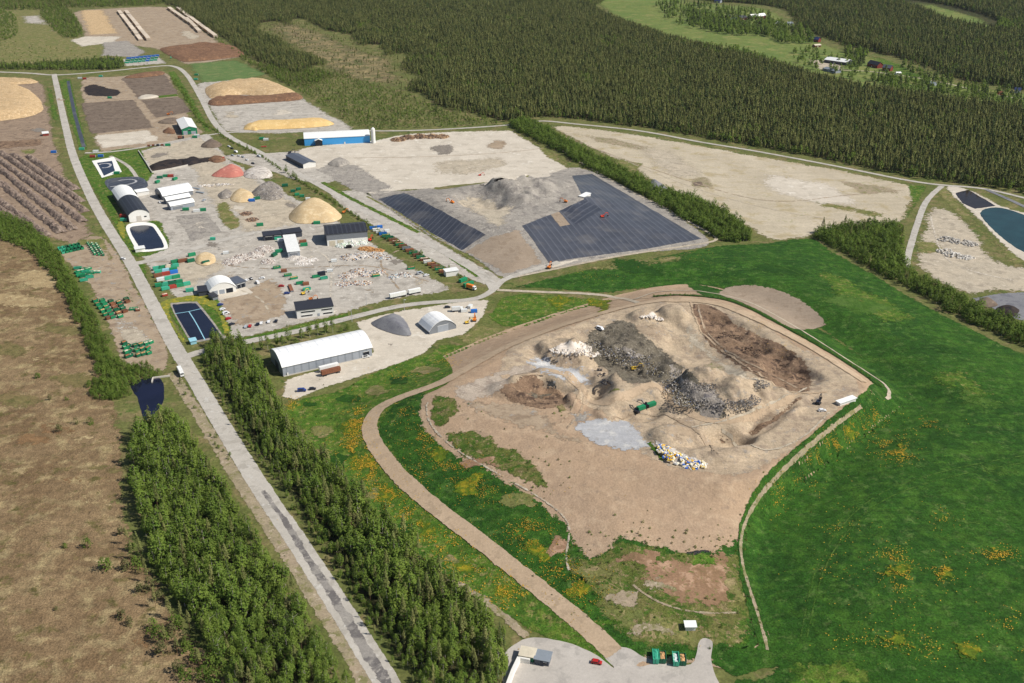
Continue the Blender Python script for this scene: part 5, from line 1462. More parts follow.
# farm village
FARM = [('big_barn', 'long red barn with a white roof in the village', (752, 20), (766, 18.6), 14, 6.5, 11, 'x', 'red_wood', 'white_sheet'), ('farmhouse', 'dark-roofed red farmhouse left of the white-roofed barn', (740.5, 20.5), (747, 19.6), 10, 5, 9, 'x', 'red_wood', 'black_roof'),
        ('farmhouse', 'low dark-roofed farmhouse at the left end of the village', (730, 22.5), (737.5, 21.4), 10, 4.5, 8, 'x', 'red_wood', 'navy'), ('outbuilding', 'tiny dark-roofed outbuilding above the leftmost farmhouse', (727, 18), (731, 17.6), 7, 3.5, 6, 'x', 'red_wood', 'black_roof'),
        ('cottage', 'navy-roofed cottage below the white-roofed barn', (761, 25.8), (767, 25.4), 9, 4.5, 8, 'x', 'ochre', 'navy'), ('cottage', 'red gabled cottage right of the navy-roofed cottage', (778, 26), (783, 25.6), 9, 4.5, 8, 'y', 'red_wood', 'white_sheet'),
        ('cottage', 'grey-roofed cottage beside the tall village trees', (788, 25.6), (793, 25.4), 9, 4, 7, 'x', 'white_wall', 'skip_grey'), ('farmhouse', 'dark-roofed house on the sandy yard at the forest edge', (809, 41.5), (818, 42.5), 11, 5, 9, 'x', 'red_wood', 'navy'),
        ('outbuilding', 'small pink-walled shed below the house at the forest edge', (815, 47.5), (821, 47), 8, 3.5, 5, 'x', 'rust', 'load_pale'), ('cattle_barn', 'wide white-roofed dark barn in the middle of the clearing', (824, 62.5), (846, 65.6), 22, 5, 8.5, 'x', 'dark_wall', 'white_sheet'),
        ('machine_shed', 'pale blue roofed shed sloping by the pine forest', (823, 70.5), (835, 73.5), 12, 3.5, 5.5, 'x', 'grey_wall', 'skip_grey'), ('farmhouse', 'dark-roofed red house beside the bright pasture', (867, 66), (877, 68.5), 12, 5, 9.5, 'x', 'red_wood', 'black_roof'),
        ('farmhouse', 'grey-roofed red house right of the dark-roofed house by the pasture', (882, 70.5), (890, 71.5), 11, 5, 9, 'x', 'red_wood', 'slate_roof'), ('outbuilding', 'small white hut below the pasture', (896.5, 75.2), (901, 75), 6, 3.2, 4.5, 'x', 'white_wall', 'white_sheet'),
        ('outbuilding', 'small grey-roofed hut at the lower corner of the pasture', (928, 85), (934, 86), 7, 3.2, 5, 'x', 'grey_wall', 'skip_grey'), ('cottage', 'white house with dark roof at the right edge of the clearing', (1014, 93), (1020, 93.5), 8, 4.5, 7.5, 'x', 'white_wall', 'navy'),
        ('outbuilding', 'orange-brown shed beside the lane at the right edge', (997, 94.5), (1002, 95), 7, 3.2, 5, 'x', 'machine_orange', 'rust'), ('cottage', 'dark cottage among trees at the top of the village', (714, 2.5), (720, 3), 10, 4.5, 8, 'x', 'grey_wall', 'navy')]
for (nm, lb, A, B, W, he, hp, rg, wl, rf) in FARM:
    hall(nm, lb, A, B, W, he, hp, 'gable', rg, wl, rf, cat='house' if 'house' in nm or 'cottage' in nm else 'barn', holes=[('window', 'front', .15, .3, 1.5, 3, 'glass'), ('window', 'front', .6, .8, 1.5, 3, 'glass'), ('door', 'front', .42, .5, 0, 2.3, 'white_wall')])

# silo
v = G1(373.6, 143)
t = thing('silo', 'tall white silo at the right end of the blue hall', 'silo', v)
m = MB(); m.cyl((0, 0, -.2), (0, 0, 17), 2.5, 2.5, 18); m.build('tank', 'white_sheet', t, smooth=False)
m = MB(); m.cyl((0, 0, 17), (0, 0, 19), 2.6, .5, 18); m.build('cone_roof', 'white_wall', t)
m = MB()
for q in range(14): m.box(-.3, .3, -2.75, -2.65, 1 + q * 1.1, 1.1 + q * 1.1)
m.box(-.35, -.29, -2.75, -2.6, .5, 17); m.box(.29, .35, -2.75, -2.6, .5, 17)
m.build('ladder', 'pole_metal', t)


# low walls
def wall(name, label, px, h, th, mat, cat='wall'):
    p = np.array(px, float)
    x, y, z = G(p[:, 0], p[:, 1])
    m = MB()
    for i in range(len(px) - 1):
        a = Vector((x[i], y[i], 0)); b = Vector((x[i + 1], y[i + 1], 0))
        d = (b - a).normalized(); n = Vector((-d.y, d.x, 0)) * th / 2
        k = max(1, int((b - a).length / 6))
        for j in range(k):
            s = a + (b - a) * (j / k) + d * .03; e = a + (b - a) * ((j + 1) / k) - d * .03
            hh = h + random.uniform(-.06, .06)
            m.add([s + n, s - n, e - n, e + n, s + n + Vector((0, 0, hh)), s - n + Vector((0, 0, hh)), e - n + Vector((0, 0, hh)), e + n + Vector((0, 0, hh))], [(0, 1, 2, 3), (4, 5, 6, 7), (0, 1, 5, 4), (1, 2, 6, 5), (2, 3, 7, 6), (3, 0, 4, 7)])
    o = m.build(name, mat, label=label, cat=cat)
    return o


wall('concrete_wall', 'white low concrete wall round the compost bay', [(138.5, 151.5), (146, 163), (152, 173), (172, 169.5), (188, 166)], 1.8, .7, 'concrete')
wall('concrete_wall', 'white L-shaped concrete wall at the entrance yard corner', [(507, 690), (513, 674), (519, 661.5), (530, 663.5)], 2.6, 1.4, 'white_wall')
wall('guard_rail', 'pale rail across the dam of the small dark pond', [(152, 383), (153, 378.5), (170, 376.5)], 1.0, .7, 'concrete', 'rail')


# ================================================================== basins
def basin(label, rim_px, water_px, rim_mat, wmat, curve=True):
    sheet('basin_rim', rim_px, 8, rim_mat, .1, curve=curve)
    return sheet('basin_water', water_px, 9, wmat, .1, curve=curve)


basin('', [(92, 161), (114, 157), (122, 172), (102, 178)], [(97, 163), (112, 161), (115, 171), (104, 176)], 'pond_rim', 'pond_water')
basin('', [(106, 180), (128, 177), (142, 178), (148, 185), (142, 189), (116, 192), (108, 188)], [(109, 181), (127, 178), (140, 180), (145, 185), (138, 188), (117, 190), (111, 187)], 'liner', 'liner_dark')
ribbon('foam', [(110, 187), (120, 186), (132, 184), (138, 181), (130, 179), (118, 181)], 2.6, 11, 'silver_gravel', .6)
ribbon('foam', [(99, 165), (106, 163), (112, 165), (108, 168), (102, 168)], 3.2, 11, 'silver_gravel', .8)
basin('', [(126, 228), (134, 223), (150, 223), (158, 228), (168, 246), (162, 250), (140, 252), (134, 246)], [(130, 229), (138, 226), (150, 226), (156, 231), (164, 246), (158, 248.5), (143, 249.5), (136, 242)], 'pond_rim', 'pond_water')
basin('', [(171, 307), (176, 303), (194, 302), (200, 305), (222, 334), (218, 338), (194, 343), (189, 340)], [(173, 308), (178, 304.5), (193, 303.5), (199, 307), (220, 334), (216, 336.5), (195, 341), (190, 338)], 'ash_grey', 'pond_water')
ribbon('boom_line', [(175, 314), (188, 312), (201, 309)], .7, 11, 'pale_blue', 0)
ribbon('boom_line', [(189, 312), (196, 323), (205, 340)], .7, 12, 'pale_blue', 0)


# ================================================================== heaps
def heap(name, label, px, hmax, mat, rough=.4, slope=.62, cat='heap', grid=None, group=None, ragged=.6):
    w = outline(px, ragged)
    x0, y0 = w.min(0); x1, y1 = w.max(0)
    grid = grid or max(1.2, min(x1 - x0, y1 - y0) / 16)
    c = w.mean(0); base = float(H(c[0], c[1])[0])

    def zf(x, y):
        d = pdist(w, x, y)
        z = np.where(d * slope < hmax * .6, d * slope, hmax * .6 + (hmax * .4) * (1 - np.exp(-(d * slope - hmax * .6) / (hmax * .4))))
        z = z + rough * fbm(x / (4.5 + 3 * (rough > 1.5)), y / (4.5 + 3 * (rough > 1.5)), 15, 4) * np.clip(d / 3, 0, 1)
        return np.maximum(z, 0) * np.where(d < .05, 0, 1) + H(x, y) + .25
    return sheet_from(name, w, 2, mat, grid, zf, label=label, cat=cat, group=group)


heap('chip_heap', 'huge pale wood chip heap at the left edge of the photo', [(-40, 88), (15, 86), (34, 94), (43, 106), (38, 114), (10, 120), (-40, 122)], 9, 'wood_chip', 2.6, .5)
heap('chip_heap', 'low pale log-chip heap at the top left yard by the road', [(-40, 78), (20, 79), (36, 81), (30, 84), (-40, 87)], 3, 'wood_chip', .8)
heap('chip_heap', 'wide tan wood chip heap beyond the straight road', [(206, 88), (225, 83), (262, 80), (285, 87), (296, 95), (270, 97), (240, 95), (228, 100), (210, 98)], 7, 'wood_chip', 2.2, .5)
heap('bark_heap', 'reddish brown bark ridge in front of the tan chip heap', [(208, 103), (220, 97), (262, 97), (296, 94), (300, 100), (262, 103), (218, 106)], 4, 'brown_bark', .5)
heap('sawdust_heap', 'long orange sawdust ridge beside the blue hall', [(245, 130), (256, 123), (285, 122), (320, 120), (334, 124), (322, 127), (290, 129)], 6, 'saw_dust', .2)
heap('sawdust_heap', 'small orange sawdust mound at the left edge of the grey pad', [(244, 128), (250, 124), (262, 126), (256, 131)], 3, 'saw_dust', .2)
heap('bark_heap', 'wide dark brown bark heap below the log stacks', [(160, 49), (185, 46), (205, 43), (232, 46), (244, 55), (222, 59), (190, 62), (178, 60)], 3.4, 'brown_bark', 2.6)
heap('soil_heap', 'small dark soil heap in front of the green hall', [(201, 147), (206, 142), (214, 140.5), (222, 145), (216, 148)], 4.5, 'dark_soil', .4)
heap('soil_heap', 'grey-brown soil mound left of the green hall', [(163, 133), (168, 128), (174, 130), (175, 134)], 3.6, 'brown_bark', .3)
heap('soil_heap', 'flat brown soil patch above the grey-brown mound', [(158, 123), (168, 119), (178, 119), (174, 124)], 2, 'dark_soil', .4)
heap('compost_heap', 'black compost heap inside the white-walled bay at its left', [(150, 166), (166, 161), (180, 161), (184, 165), (168, 169), (154, 171)], 3, 'black_soil', .8)
heap('compost_heap', 'dark brown compost heap in the middle of the white-walled bay', [(180, 162), (192, 158), (200, 159), (196, 164), (184, 166)], 3, 'black_soil', .8)
heap('compost_heap', 'brown compost heap at the right end of the white-walled bay', [(208, 160), (214, 157), (224, 158), (226, 161), (216, 163)], 3, 'brown_bark', .8)
heap('brick_heap', 'pink crushed brick heap in the waste yard', [(212, 176), (222, 169), (232, 165.5), (240, 168), (244, 175), (232, 178)], 5.5, 'pink_crush', .3)
heap('rubble_heap', 'white crushed concrete mound right of the pink heap', [(244, 172), (256, 168), (268, 169), (273, 176), (262, 179), (246, 178)], 3.5, 'waste_white', .6)
heap('rubble_heap', 'grey-white rubble heap above the sand pile', [(252, 193), (262, 185), (274, 183), (283, 190), (281, 199), (264, 200)], 5, 'waste_grey', 1.0)
heap('rubble_heap', 'grey rubble mound in front of the pink heap', [(218, 195), (226, 190), (232, 192), (230, 198), (221, 199)], 3, 'waste_grey', .6)
heap('sand_heap', 'small pale sand heap in front of the pink heap', [(230, 199), (238, 190), (250, 192), (254, 200), (240, 203)], 3.5, 'sand_gold', .4)
heap('sand_heap', 'large golden sand pile behind the black-roofed sorting hall', [(288, 217), (296, 208), (306, 203), (324, 202), (336, 210), (342, 217), (334, 222), (312, 224), (296, 223)], 9, 'sand_gold', .35, .75)
heap('gravel_heap', 'dark grey gravel heap behind the long white hall', [(371, 324), (384, 318), (400, 316), (411, 334), (402, 336), (386, 332)], 6.5, 'blue_gravel', .3, .7)
heap('chip_heap', 'flat tan chip spread beside the green machines', [(196, 258), (204, 253), (214, 255), (216, 262), (206, 266), (197, 264)], 1.6, 'sand_gold', .3)
heap('ash_heap', 'dark grey ash cone on the pale apron', [(328, 164), (340, 158.5), (350, 163), (340, 167)], 4, 'ash_grey', .4)
heap('soil_heap', 'dark heap on the grey pad at the right edge', [(974, 304), (986, 298), (998, 305), (988, 308)], 3, 'dark_soil', .4)
heap('soil_heap', 'second dark heap nearer the trees on the grey pad', [(992, 314), (1002, 306), (1018, 310), (1012, 317)], 3.2, 'black_soil', .4)
heap('ash_heap', 'small dark ash mound beside the tree row', [(645, 192), (652, 180), (662, 184), (668, 192), (658, 196)], 4, 'blue_gravel', .4)
heap('peat_heap', 'brown ridge along the top edge of the compost fields', [(124, 78), (140, 74), (162, 72), (163, 75), (140, 78)], 2.5, 'brown_bark', .5)
heap('white_ridge', 'pale gravel ridge between the two soil fields', [(138, 98), (146, 95.5), (158, 96), (156, 98), (142, 99.5)], 2, 'pale_gravel', .3)

# stump windrows at the left edge
ORD = ['first', 'second', 'third', 'fourth', 'fifth', 'sixth', 'seventh', 'eighth', 'ninth', 'tenth', 'eleventh', 'twelfth', 'thirteenth', 'fourteenth', 'fifteenth', 'sixteenth', 'seventeenth', 'eighteenth', 'nineteenth', 'twentieth', 'twenty-first']
rows = [((-40, 150), (62, 233)), ((-30, 144), (74, 230)), ((-20, 146), (84, 222)), ((0, 152), (86, 212)), ((12, 154), (82, 202)), ((28, 156), (76, 190)), ((-60, 158), (48, 236)), ((-60, 172), (30, 228)), ((-60, 188), (12, 220))]
for i, ((ax, ay), (bx, by)) in enumerate(rows):
    a = G1(ax, ay); b = G1(bx, by)
    d = (b - a).normalized(); n = Vector((-d.y, d.x, 0))
    Lr = (b - a).length
    V = []; F = []
    st = int(Lr / 1.8); cr = 9
    for k in range(st + 1):
        c = a + d * (Lr * k / st)
        for j in range(cr):
            q = j / (cr - 1) * 2 - 1
            wv = 4.4 + 2.0 * float(fbm(k * .2, i * 9.1, 3, 3))
            p = c + n * (q * wv)
            zz = (1 - q * q) * 2.7 * (1 + .75 * float(fbm(p.x / 4, p.y / 4, 7, 3))) * min(1, k / 3 + .1, (st - k) / 3 + .1) + .25
            zz += 1.3 * float(fbm(p.x / 1.6, p.y / 1.6, 5, 2)) * (1 - q * q)
            V.append((p.x, p.y, max(0.12, zz) if abs(q) < 1 else .1))
    for k in range(st):
        for j in range(cr - 1):
            f = k * cr + j
            F.append((f, f + 1, f + 1 + cr, f + cr))
    me = mesh('stump_row', V, F, 'stump_heap')
    obj('stump_row', me, label='grey-brown windrow of stumps, %s of the diagonal rows counted from the main road' % ORD[{5: 0, 4: 1, 3: 2, 2: 3, 1: 4, 0: 5, 6: 6, 7: 7, 8: 8}[i]], cat='windrow', group='stump windrows at the left edge')


# litter: many small pieces lying on a heap
def chunks(spots, n, pal, size, seed=1):
    """V, F, tint of n loose pieces over ellipses (px, py, rx m, ry m, height m)"""
    rg = np.random.default_rng(seed)
    V = []; F = []; T = []
    for k in range(n):
        (bx, by, rx, ry, hh) = spots[rg.integers(len(spots))]
        v = G1c(bx, by)
        a = rg.uniform(0, 6.28); r = math.sqrt(rg.uniform(0, 1))
        x = v.x + math.cos(a) * r * rx; y = v.y + math.sin(a) * r * ry
        z = v.z + hh * (1 - r) ** .8 * rg.uniform(.6, 1.0)
        s = rg.uniform(*size, 3) * np.array([1, .8, .55])
        M = Matrix.Rotation(rg.uniform(0, 6.28), 3, 'Z') @ Matrix.Rotation(rg.normal(0, .4), 3, 'X')
        b = len(V)
        for (ux, uy, uz) in ((-1, -1, -.6), (1, -1, -.6), (1, 1, -.6), (-1, 1, -.6), (-.7, -.8, 1), (.8, -.7, 1), (.7, .8, 1), (-.8, .7, 1)):
            q = M @ Vector((ux * s[0] / 2, uy * s[1] / 2, uz * s[2] / 2))
            V.append((x + q.x, y + q.y, z + q.z + .1))
        F += [tuple(b + i for i in f) for f in ((4, 5, 6, 7), (0, 1, 5, 4), (1, 2, 6, 5), (2, 3, 7, 6), (3, 0, 4, 7))]
        c = lin(pal[rg.integers(len(pal))])
        T += [(c[0], c[1], c[2], 1)] * 8
    return V, F, T


_gc = {}


def G1c(a, b):
    if (a, b) not in _gc:
        _gc[(a, b)] = G1(a, b)
    return _gc[(a, b)]


def litter_heap(name, label, spots, n, pal, size, cat='waste heap', under='waste_white', seed=1):
    v0 = G1c(spots[0][0], spots[0][1])
    t = thing(name, label, cat, (0, 0, 0))
    V, F, T = chunks(spots, n, pal, size, seed)
    me = mesh('debris', V, F, 'litter')
    ca = me.color_attributes.new('tint', 'FLOAT_COLOR', 'POINT')
    ca.data.foreach_set('color', np.array(T, np.float32).ravel())
    o = obj('debris', me, t, kind='stuff')
    if under:
        m = MB()
        for (bx, by, rx, ry, hh) in spots:
            v = G1c(bx, by)
            N = 14; Vv = [(v.x, v.y, v.z + hh * .8)]; Ff = []
            for ring, (rr, zz) in enumerate(((.45, .6), (.8, .25), (1.08, -.1))):
                for k in range(N):
                    a = k * 2 * math.pi / N
                    j = 1 + .18 * math.sin(k * 2.7 + bx) * (ring + 1) / 2
                    Vv.append((v.x + math.cos(a) * rx * rr * j, v.y + math.sin(a) * ry * rr * j, v.z + hh * zz))
            for k in range(N):
                Ff.append((0, 1 + k, 1 + (k + 1) % N))
                for r in (0, 1):
                    p = 1 + r * N
                    Ff.append((p + k, p + N + k, p + N + (k + 1) % N, p + (k + 1) % N))
            m.add(Vv, Ff)
        m.build('mound_core', under, t, smooth=True)
    return t


WH = [(236, 232, 226), (210, 204, 198), (188, 180, 172), (226, 214, 200), (160, 150, 146)]
MIX = [(226, 222, 216), (212, 206, 198), (196, 188, 180), (230, 228, 224), (214, 206, 196), (200, 190, 178), (222, 214, 202), (176, 168, 160), (96, 92, 96), (84, 110, 150), (188, 148, 92), (160, 180, 188), (60, 56, 58), (186, 150, 110), (120, 90, 72)]
litter_heap('white_scrap_heap', 'white scrap heap left of the white box building', [(232, 262, 8, 9, 3), (242, 258, 9, 9, 3.5), (254, 256, 9, 9, 4), (264, 250, 8, 9, 4), (268, 262, 6, 6, 2.5)], 1300, WH + [(140, 120, 110), (170, 150, 136)], (.4, 1.5))
litter_heap('plastic_heap', 'pile of white plastic bales at the base of the black-roofed hall', [(342, 246, 6, 5, 3), (352, 244, 7, 6, 4), (362, 243, 6, 6, 3)], 420, [(236, 236, 232), (222, 226, 220), (214, 222, 214), (190, 210, 180)], (.5, 1.9), seed=2)
litter_heap('mixed_heap', 'mixed coloured waste heap below the black-roofed hall', [(350, 258, 9, 8, 3.5), (362, 256, 9, 8, 3.5), (374, 255, 9, 7, 3), (384, 258, 7, 5, 1.5)], 1000, MIX, (.35, 1.5), seed=3)
litter_heap('mixed_heap', 'larger mixed waste heap with timber in mid yard', [(348, 276, 8, 8, 2.5), (358, 272, 8, 8, 3), (366, 274, 7, 7, 3), (378, 273, 6, 6, 3), (344, 284, 7, 6, 1.2), (362, 283, 8, 6, 1)], 1200, MIX + [(190, 140, 90), (176, 120, 80)], (.35, 1.5), seed=4)
litter_heap('mixed_heap', 'small mixed waste heap with a pale blue sheet near the trailers', [(393, 277, 5, 5, 1.8), (403, 275, 6, 5, 2), (408, 276, 4, 4, 1.2)], 320, MIX + [(170, 210, 224)], (.4, 1.4), seed=5)
litter_heap('wood_heap', 'brown timber scraps beside the coloured waste heap', [(366, 249, 7, 5, 2), (376, 251, 7, 5, 2)], 180, [(206, 160, 104), (190, 144, 92), (168, 122, 80)], (.6, 2.2), under='load_wood', seed=6)
litter_heap('plaster_heap', 'white plaster scatter in front of the white box building', [(294, 258, 7, 7, 2.5), (302, 260, 7, 6, 1.5), (310, 260, 7, 5, .5), (304, 264, 8, 4, .4)], 260, [(240, 236, 230), (226, 220, 214), (206, 196, 186)], (.4, 1.4), seed=7)
litter_heap('rock_heap', 'grey boulder heap on the sandy ground near the right ponds', [(948, 240, 9, 8, 2), (960, 242, 9, 8, 2), (970, 244, 7, 7, 1.5)], 150, [(190, 184, 174), (172, 166, 158), (206, 200, 190)], (1.0, 2.6), under=None, cat='rocks', seed=8)
litter_heap('rock_heap', 'pale boulder heap nearer the road on the sandy ground', [(946, 252, 8, 7, 2), (956, 256, 9, 7, 2.2), (966, 258, 7, 6, 1.5)], 140, [(206, 200, 190), (188, 182, 172), (222, 216, 206)], (1.0, 2.8), under=None, cat='rocks', seed=9)
litter_heap('rubble_scatter', 'brown rubble heap beside the dry grass bank', [(246, 214, 6, 6, 2), (252, 220, 6, 6, 2)], 130, [(150, 120, 100), (120, 96, 84), (176, 150, 124), (96, 84, 80)], (.8, 2.0), under='bank_brown', seed=10)
litter_heap('waste_layer', 'mixed dumped waste in the dark cell on the mound', [(600, 340, 16, 12, .6), (614, 350, 16, 12, .6), (630, 358, 14, 12, .6), (648, 364, 14, 12, .6), (665, 374, 12, 12, .6), (678, 388, 12, 12, .8), (690, 400, 10, 10, .6)], 3600, [(110, 104, 92), (96, 90, 80), (140, 132, 118), (128, 120, 108), (120, 112, 98), (150, 142, 130), (180, 174, 164), (64, 64, 66), (206, 200, 192), (90, 100, 124), (160, 146, 112), (76, 72, 64)], (.25, 1.0), under=None, seed=11)
litter_heap('bale_row', 'yellow and white bales along the lower rim of the mound pit', [(664, 450, 4, 5, 1), (672, 456, 5, 5, 1.4), (682, 460, 6, 5, 1.4), (692, 464, 6, 5, 1.4), (700, 464, 4, 4, 1)], 260, [(238, 236, 230), (230, 200, 90), (226, 176, 60), (240, 232, 210), (220, 210, 190), (60, 110, 200)], (.9, 2.0), under=None, seed=12)
litter_heap('spoil_litter', 'dark lumps scattered down the brown bank on the mound', [(712, 322, 9, 8, .4), (735, 336, 12, 9, .5), (760, 350, 12, 10, .5), (785, 366, 12, 10, .5), (798, 378, 8, 7, .4)], 1100, [(100, 82, 70), (76, 64, 58), (120, 100, 84), (140, 116, 96), (110, 92, 78)], (.3, 1.2), under=None, seed=13)
litter_heap('grey_rubble', 'grey rubble and scrap on the middle hump of the mound', [(712, 396, 14, 12, .6), (730, 402, 12, 10, .6), (745, 400, 9, 8, .5), (700, 384, 10, 9, .6), (756, 384, 8, 6, .8)], 1500, [(150, 144, 138), (130, 124, 118), (112, 108, 106), (140, 132, 124), (96, 94, 94), (170, 164, 156), (76, 76, 80)], (.25, 1.0), under=None, seed=14)
litter_heap('white_lumps', 'white lumps on the pale heap at the mound rim', [(562, 350, 8, 6, .5), (578, 348, 9, 7, .5), (590, 354, 6, 5, .4)], 260, [(236, 226, 212), (220, 208, 194), (240, 234, 226)], (.5, 1.5), under=None, seed=15)
litter_heap('white_lumps', 'white lumps on the small heap below the mound road', [(648, 316, 6, 4, .5), (658, 318, 5, 4, .4)], 120, [(240, 234, 226), (226, 216, 204)], (.5, 1.4), under=None, seed=16)
litter_heap('black_lumps', 'black scraps on the track left of the waste cell', [(597, 370, 3, 5, .4), (603, 377, 4, 5, .5), (608, 382, 4, 4, .5)], 120, [(36, 36, 42), (60, 58, 60), (90, 86, 84)], (.5, 1.6), under=None, seed=17)
litter_heap('log_heap', 'wide heap of tangled brown logs on the pale pad', [(398, 140, 9, 9, 3), (408, 138, 10, 10, 4), (420, 137, 10, 10, 4), (432, 137, 10, 10, 4), (442, 137, 9, 9, 3.5)], 700, [(140, 112, 88), (112, 88, 72), (166, 136, 106), (90, 76, 66), (190, 160, 124)], (.8, 3.0), cat='log heap', under='bank_brown', seed=18)
litter_heap('concrete_scrap', 'line of broken concrete on the tan ground of the yard', [(222, 185, 12, 5, 1), (205, 186, 10, 5, 1), (190, 190, 6, 4, 1)], 160, WH, (.7, 2.0), under=None, seed=19)

# ================================================================== skips, containers, vehicles, machines
def head(a, b):
    p = G1(*a); q = G1(*b)
    return math.atan2(q.y - p.y, q.x - p.x)


SK = {}


def skip_mesh(L, W, Hh, mat):
    key = ('s', L, W, Hh, mat)
    if key not in SK:
        m = MB()
        th = .12
        m.box(-L / 2, L / 2, -W / 2, W / 2, .2, .35)
        m.box(-L / 2, L / 2, -W / 2, -W / 2 + th, .35, Hh); m.box(-L / 2, L / 2, W / 2 - th, W / 2, .35, Hh)
        m.box(-L / 2, -L / 2 + th, -W / 2 + th, W / 2 - th, .35, Hh); m.box(L / 2 - th, L / 2, -W / 2 + th, W / 2 - th, .35, Hh)
        for k in range(5):
            x = -L / 2 + L * (k + .5) / 5
            m.box(x - .07, x + .07, -W / 2 - .1, -W / 2, .3, Hh - .1); m.box(x - .07, x + .07, W / 2, W / 2 + .1, .3, Hh - .1)
        m.box(-L / 2 - .05, L / 2 + .05, -W / 2 - .12, -W / 2 + .1, Hh, Hh + .12); m.box(-L / 2 - .05, L / 2 + .05, W / 2 - .1, W / 2 + .12, Hh, Hh + .12)
        m.box(-L / 2 - .1, -L / 2, -.2, .2, .4, Hh + .3)
        m.box(-L / 2, L / 2, -W / 2 + .35, -W / 2 + .6, 0, .2); m.box(-L / 2, L / 2, W / 2 - .6, W / 2 - .35, 0, .2)
        SK[key] = m.mesh('skip_body', mat)
    return SK[key]


def load_mesh(L, W, z, mat, seed):
    key = ('l', L, W, z, mat, seed)
    if key not in SK:
        rg = random.Random(seed)
        V = []; F = []
        n = 7; mm = 4
        for i in range(n):
            for j in range(mm):
                e = i in (0, n - 1) or j in (0, mm - 1)
                V.append((-L / 2 + .14 + (L - .28) * i / (n - 1), -W / 2 + .14 + (W - .28) * j / (mm - 1), z + (0 if e else rg.uniform(.05, .7))))
        for i in range(n - 1):
            for j in range(mm - 1):
                a = i * mm + j
                F.append((a, a + mm, a + mm + 1, a + 1))
        SK[key] = mesh('load', V, F, mat)
    return SK[key]


def box_mesh(L, W, Hh, mat):
    key = ('b', L, W, Hh, mat)
    if key not in SK:
        m = MB()
        m.box(-L / 2, L / 2, -W / 2, W / 2, .12, Hh)
        n = int(L / .6)
        for k in range(n):
            x = -L / 2 + L * (k + .5) / n
            m.box(x - .12, x + .12, -W / 2 - .05, -W / 2, .3, Hh - .2); m.box(x - .12, x + .12, W / 2, W / 2 + .05, .3, Hh - .2)
        for x in (-L / 2, L / 2 - .15):
            for y in (-W / 2 - .06, W / 2 - .1):
                m.box(x, x + .15, y, y + .16, 0, Hh + .06)
        SK[key] = m.mesh('container_body', mat)
    return SK[key]


def door_mesh(L, W, Hh):
    key = ('d', L, W, Hh)
    if key not in SK:
        m = MB()
        m.box(L / 2 + .0, L / 2 + .06, -W / 2 + .1, -.02, .25, Hh - .1); m.box(L / 2 + .0, L / 2 + .06, .02, W / 2 - .1, .25, Hh - .1)
        for y in (-.6, -.25, .25, .6): m.cyl((L / 2 + .09, y, .2), (L / 2 + .09, y, Hh - .1), .025, n=4)
        SK[key] = m.mesh('doors', 'skip_grey')
    return SK[key]


def skip(px, py, ang, mat, load, label, group=None, L=6.0, W=2.45, Hh=1.7, name='open_skip', pos=None):
    v = pos if pos is not None else G1(px, py)
    t = thing(name, label, 'skip', v + Vector((0, 0, .15)), ang, group)
    obj('body', skip_mesh(L, W, Hh, mat), t)
    if load:
        obj('load', load_mesh(L, W, Hh * random.choice([.6, .8, .92]) if load != 'full' else Hh, load, random.randint(0, 4)), t)
    return t


def container(px, py, ang, mat, label, group=None, L=6.1, W=2.45, Hh=2.6, name='closed_container', pos=None):
    v = pos if pos is not None else G1(px, py)
    t = thing(name, label, 'container', v + Vector((0, 0, .15)), ang, group)
    obj('body', box_mesh(L, W, Hh, mat), t)
    obj('doors', door_mesh(L, W, Hh), t)
    return t


def lerp(a, b, t):
    return (a[0] + (b[0] - a[0]) * t, a[1] + (b[1] - a[1]) * t)


def row(p0, p1, n, fn):
    a = G1(*p0); b = G1(*p1)
    for k in range(n):
        fn(a.lerp(b, (k + .5) / n), k)


rr = random.Random(5)
# left storage yard ------------------------------------------------
a1 = head((58, 249), (63, 254))
for j in range(2):
  row((58 + j * 3, 250.5 + j * 3), (80.5 + j * 3, 245.5 + j * 3), 6, lambda v, k: skip(0, 0, a1 + rr.gauss(0, .04), rr.choice(['skip_green', 'skip_deep', 'skip_teal']), None, 'green empty skip in the upper row beside the hedge corner', 'green skips in the upper row', pos=v, Hh=2.0))
for c in range(3):
    p0 = (87.5 + c * 4.2, 243.5 + c * .4); p1 = (95.5 + c * 4.2, 256 + c * .4)
    row(p0, p1, 7, lambda v, k: skip(0, 0, a1, rr.choice(['skip_green', 'skip_deep']), 'load_pale', 'small green bin with pale lid in the tight block by the road', 'small green bins in the tight block', L=2.2, W=1.7, Hh=2.0, pos=v, name='waste_bin'))
for (bx, by, an) in [(78, 269, .2), (81, 272, .5), (84, 270, -.3), (86, 273, .1), (80, 276, .8), (84, 277, .3), (88, 276, -.2), (91, 274, .2), (94, 273, .1), (90, 278, .4), (84, 281, .5), (97, 273, .0), (78, 273, 1.2), (88, 270, .9)]:
    skip(bx, by, an, rr.choice(['skip_green', 'skip_teal', 'skip_green']), rr.choice([None, 'load_pale', None]), 'green skip in the jumbled pile in mid container yard', 'jumbled green skips')
for c, (n, p0, p1) in enumerate([(6, (94, 300), (110, 321)), (6, (101.5, 300), (114, 320)), (6, (110, 301), (121.5, 319)), (4, (118, 302), (126, 314)), (2, (126, 299), (128, 304))]):
    row(p0, p1, n, lambda v, k: skip(0, 0, a1 + math.pi / 2 + .2 + rr.gauss(0, .04), rr.choice(['skip_green', 'skip_deep', 'skip_green', 'rust']), rr.choice(['load_pale', 'load_wood', 'load_dark', 'load_rust']), 'open skip in the middle block of the container yard', 'skips in the middle block', L=3.7, W=2.7, Hh=2.0, pos=v))
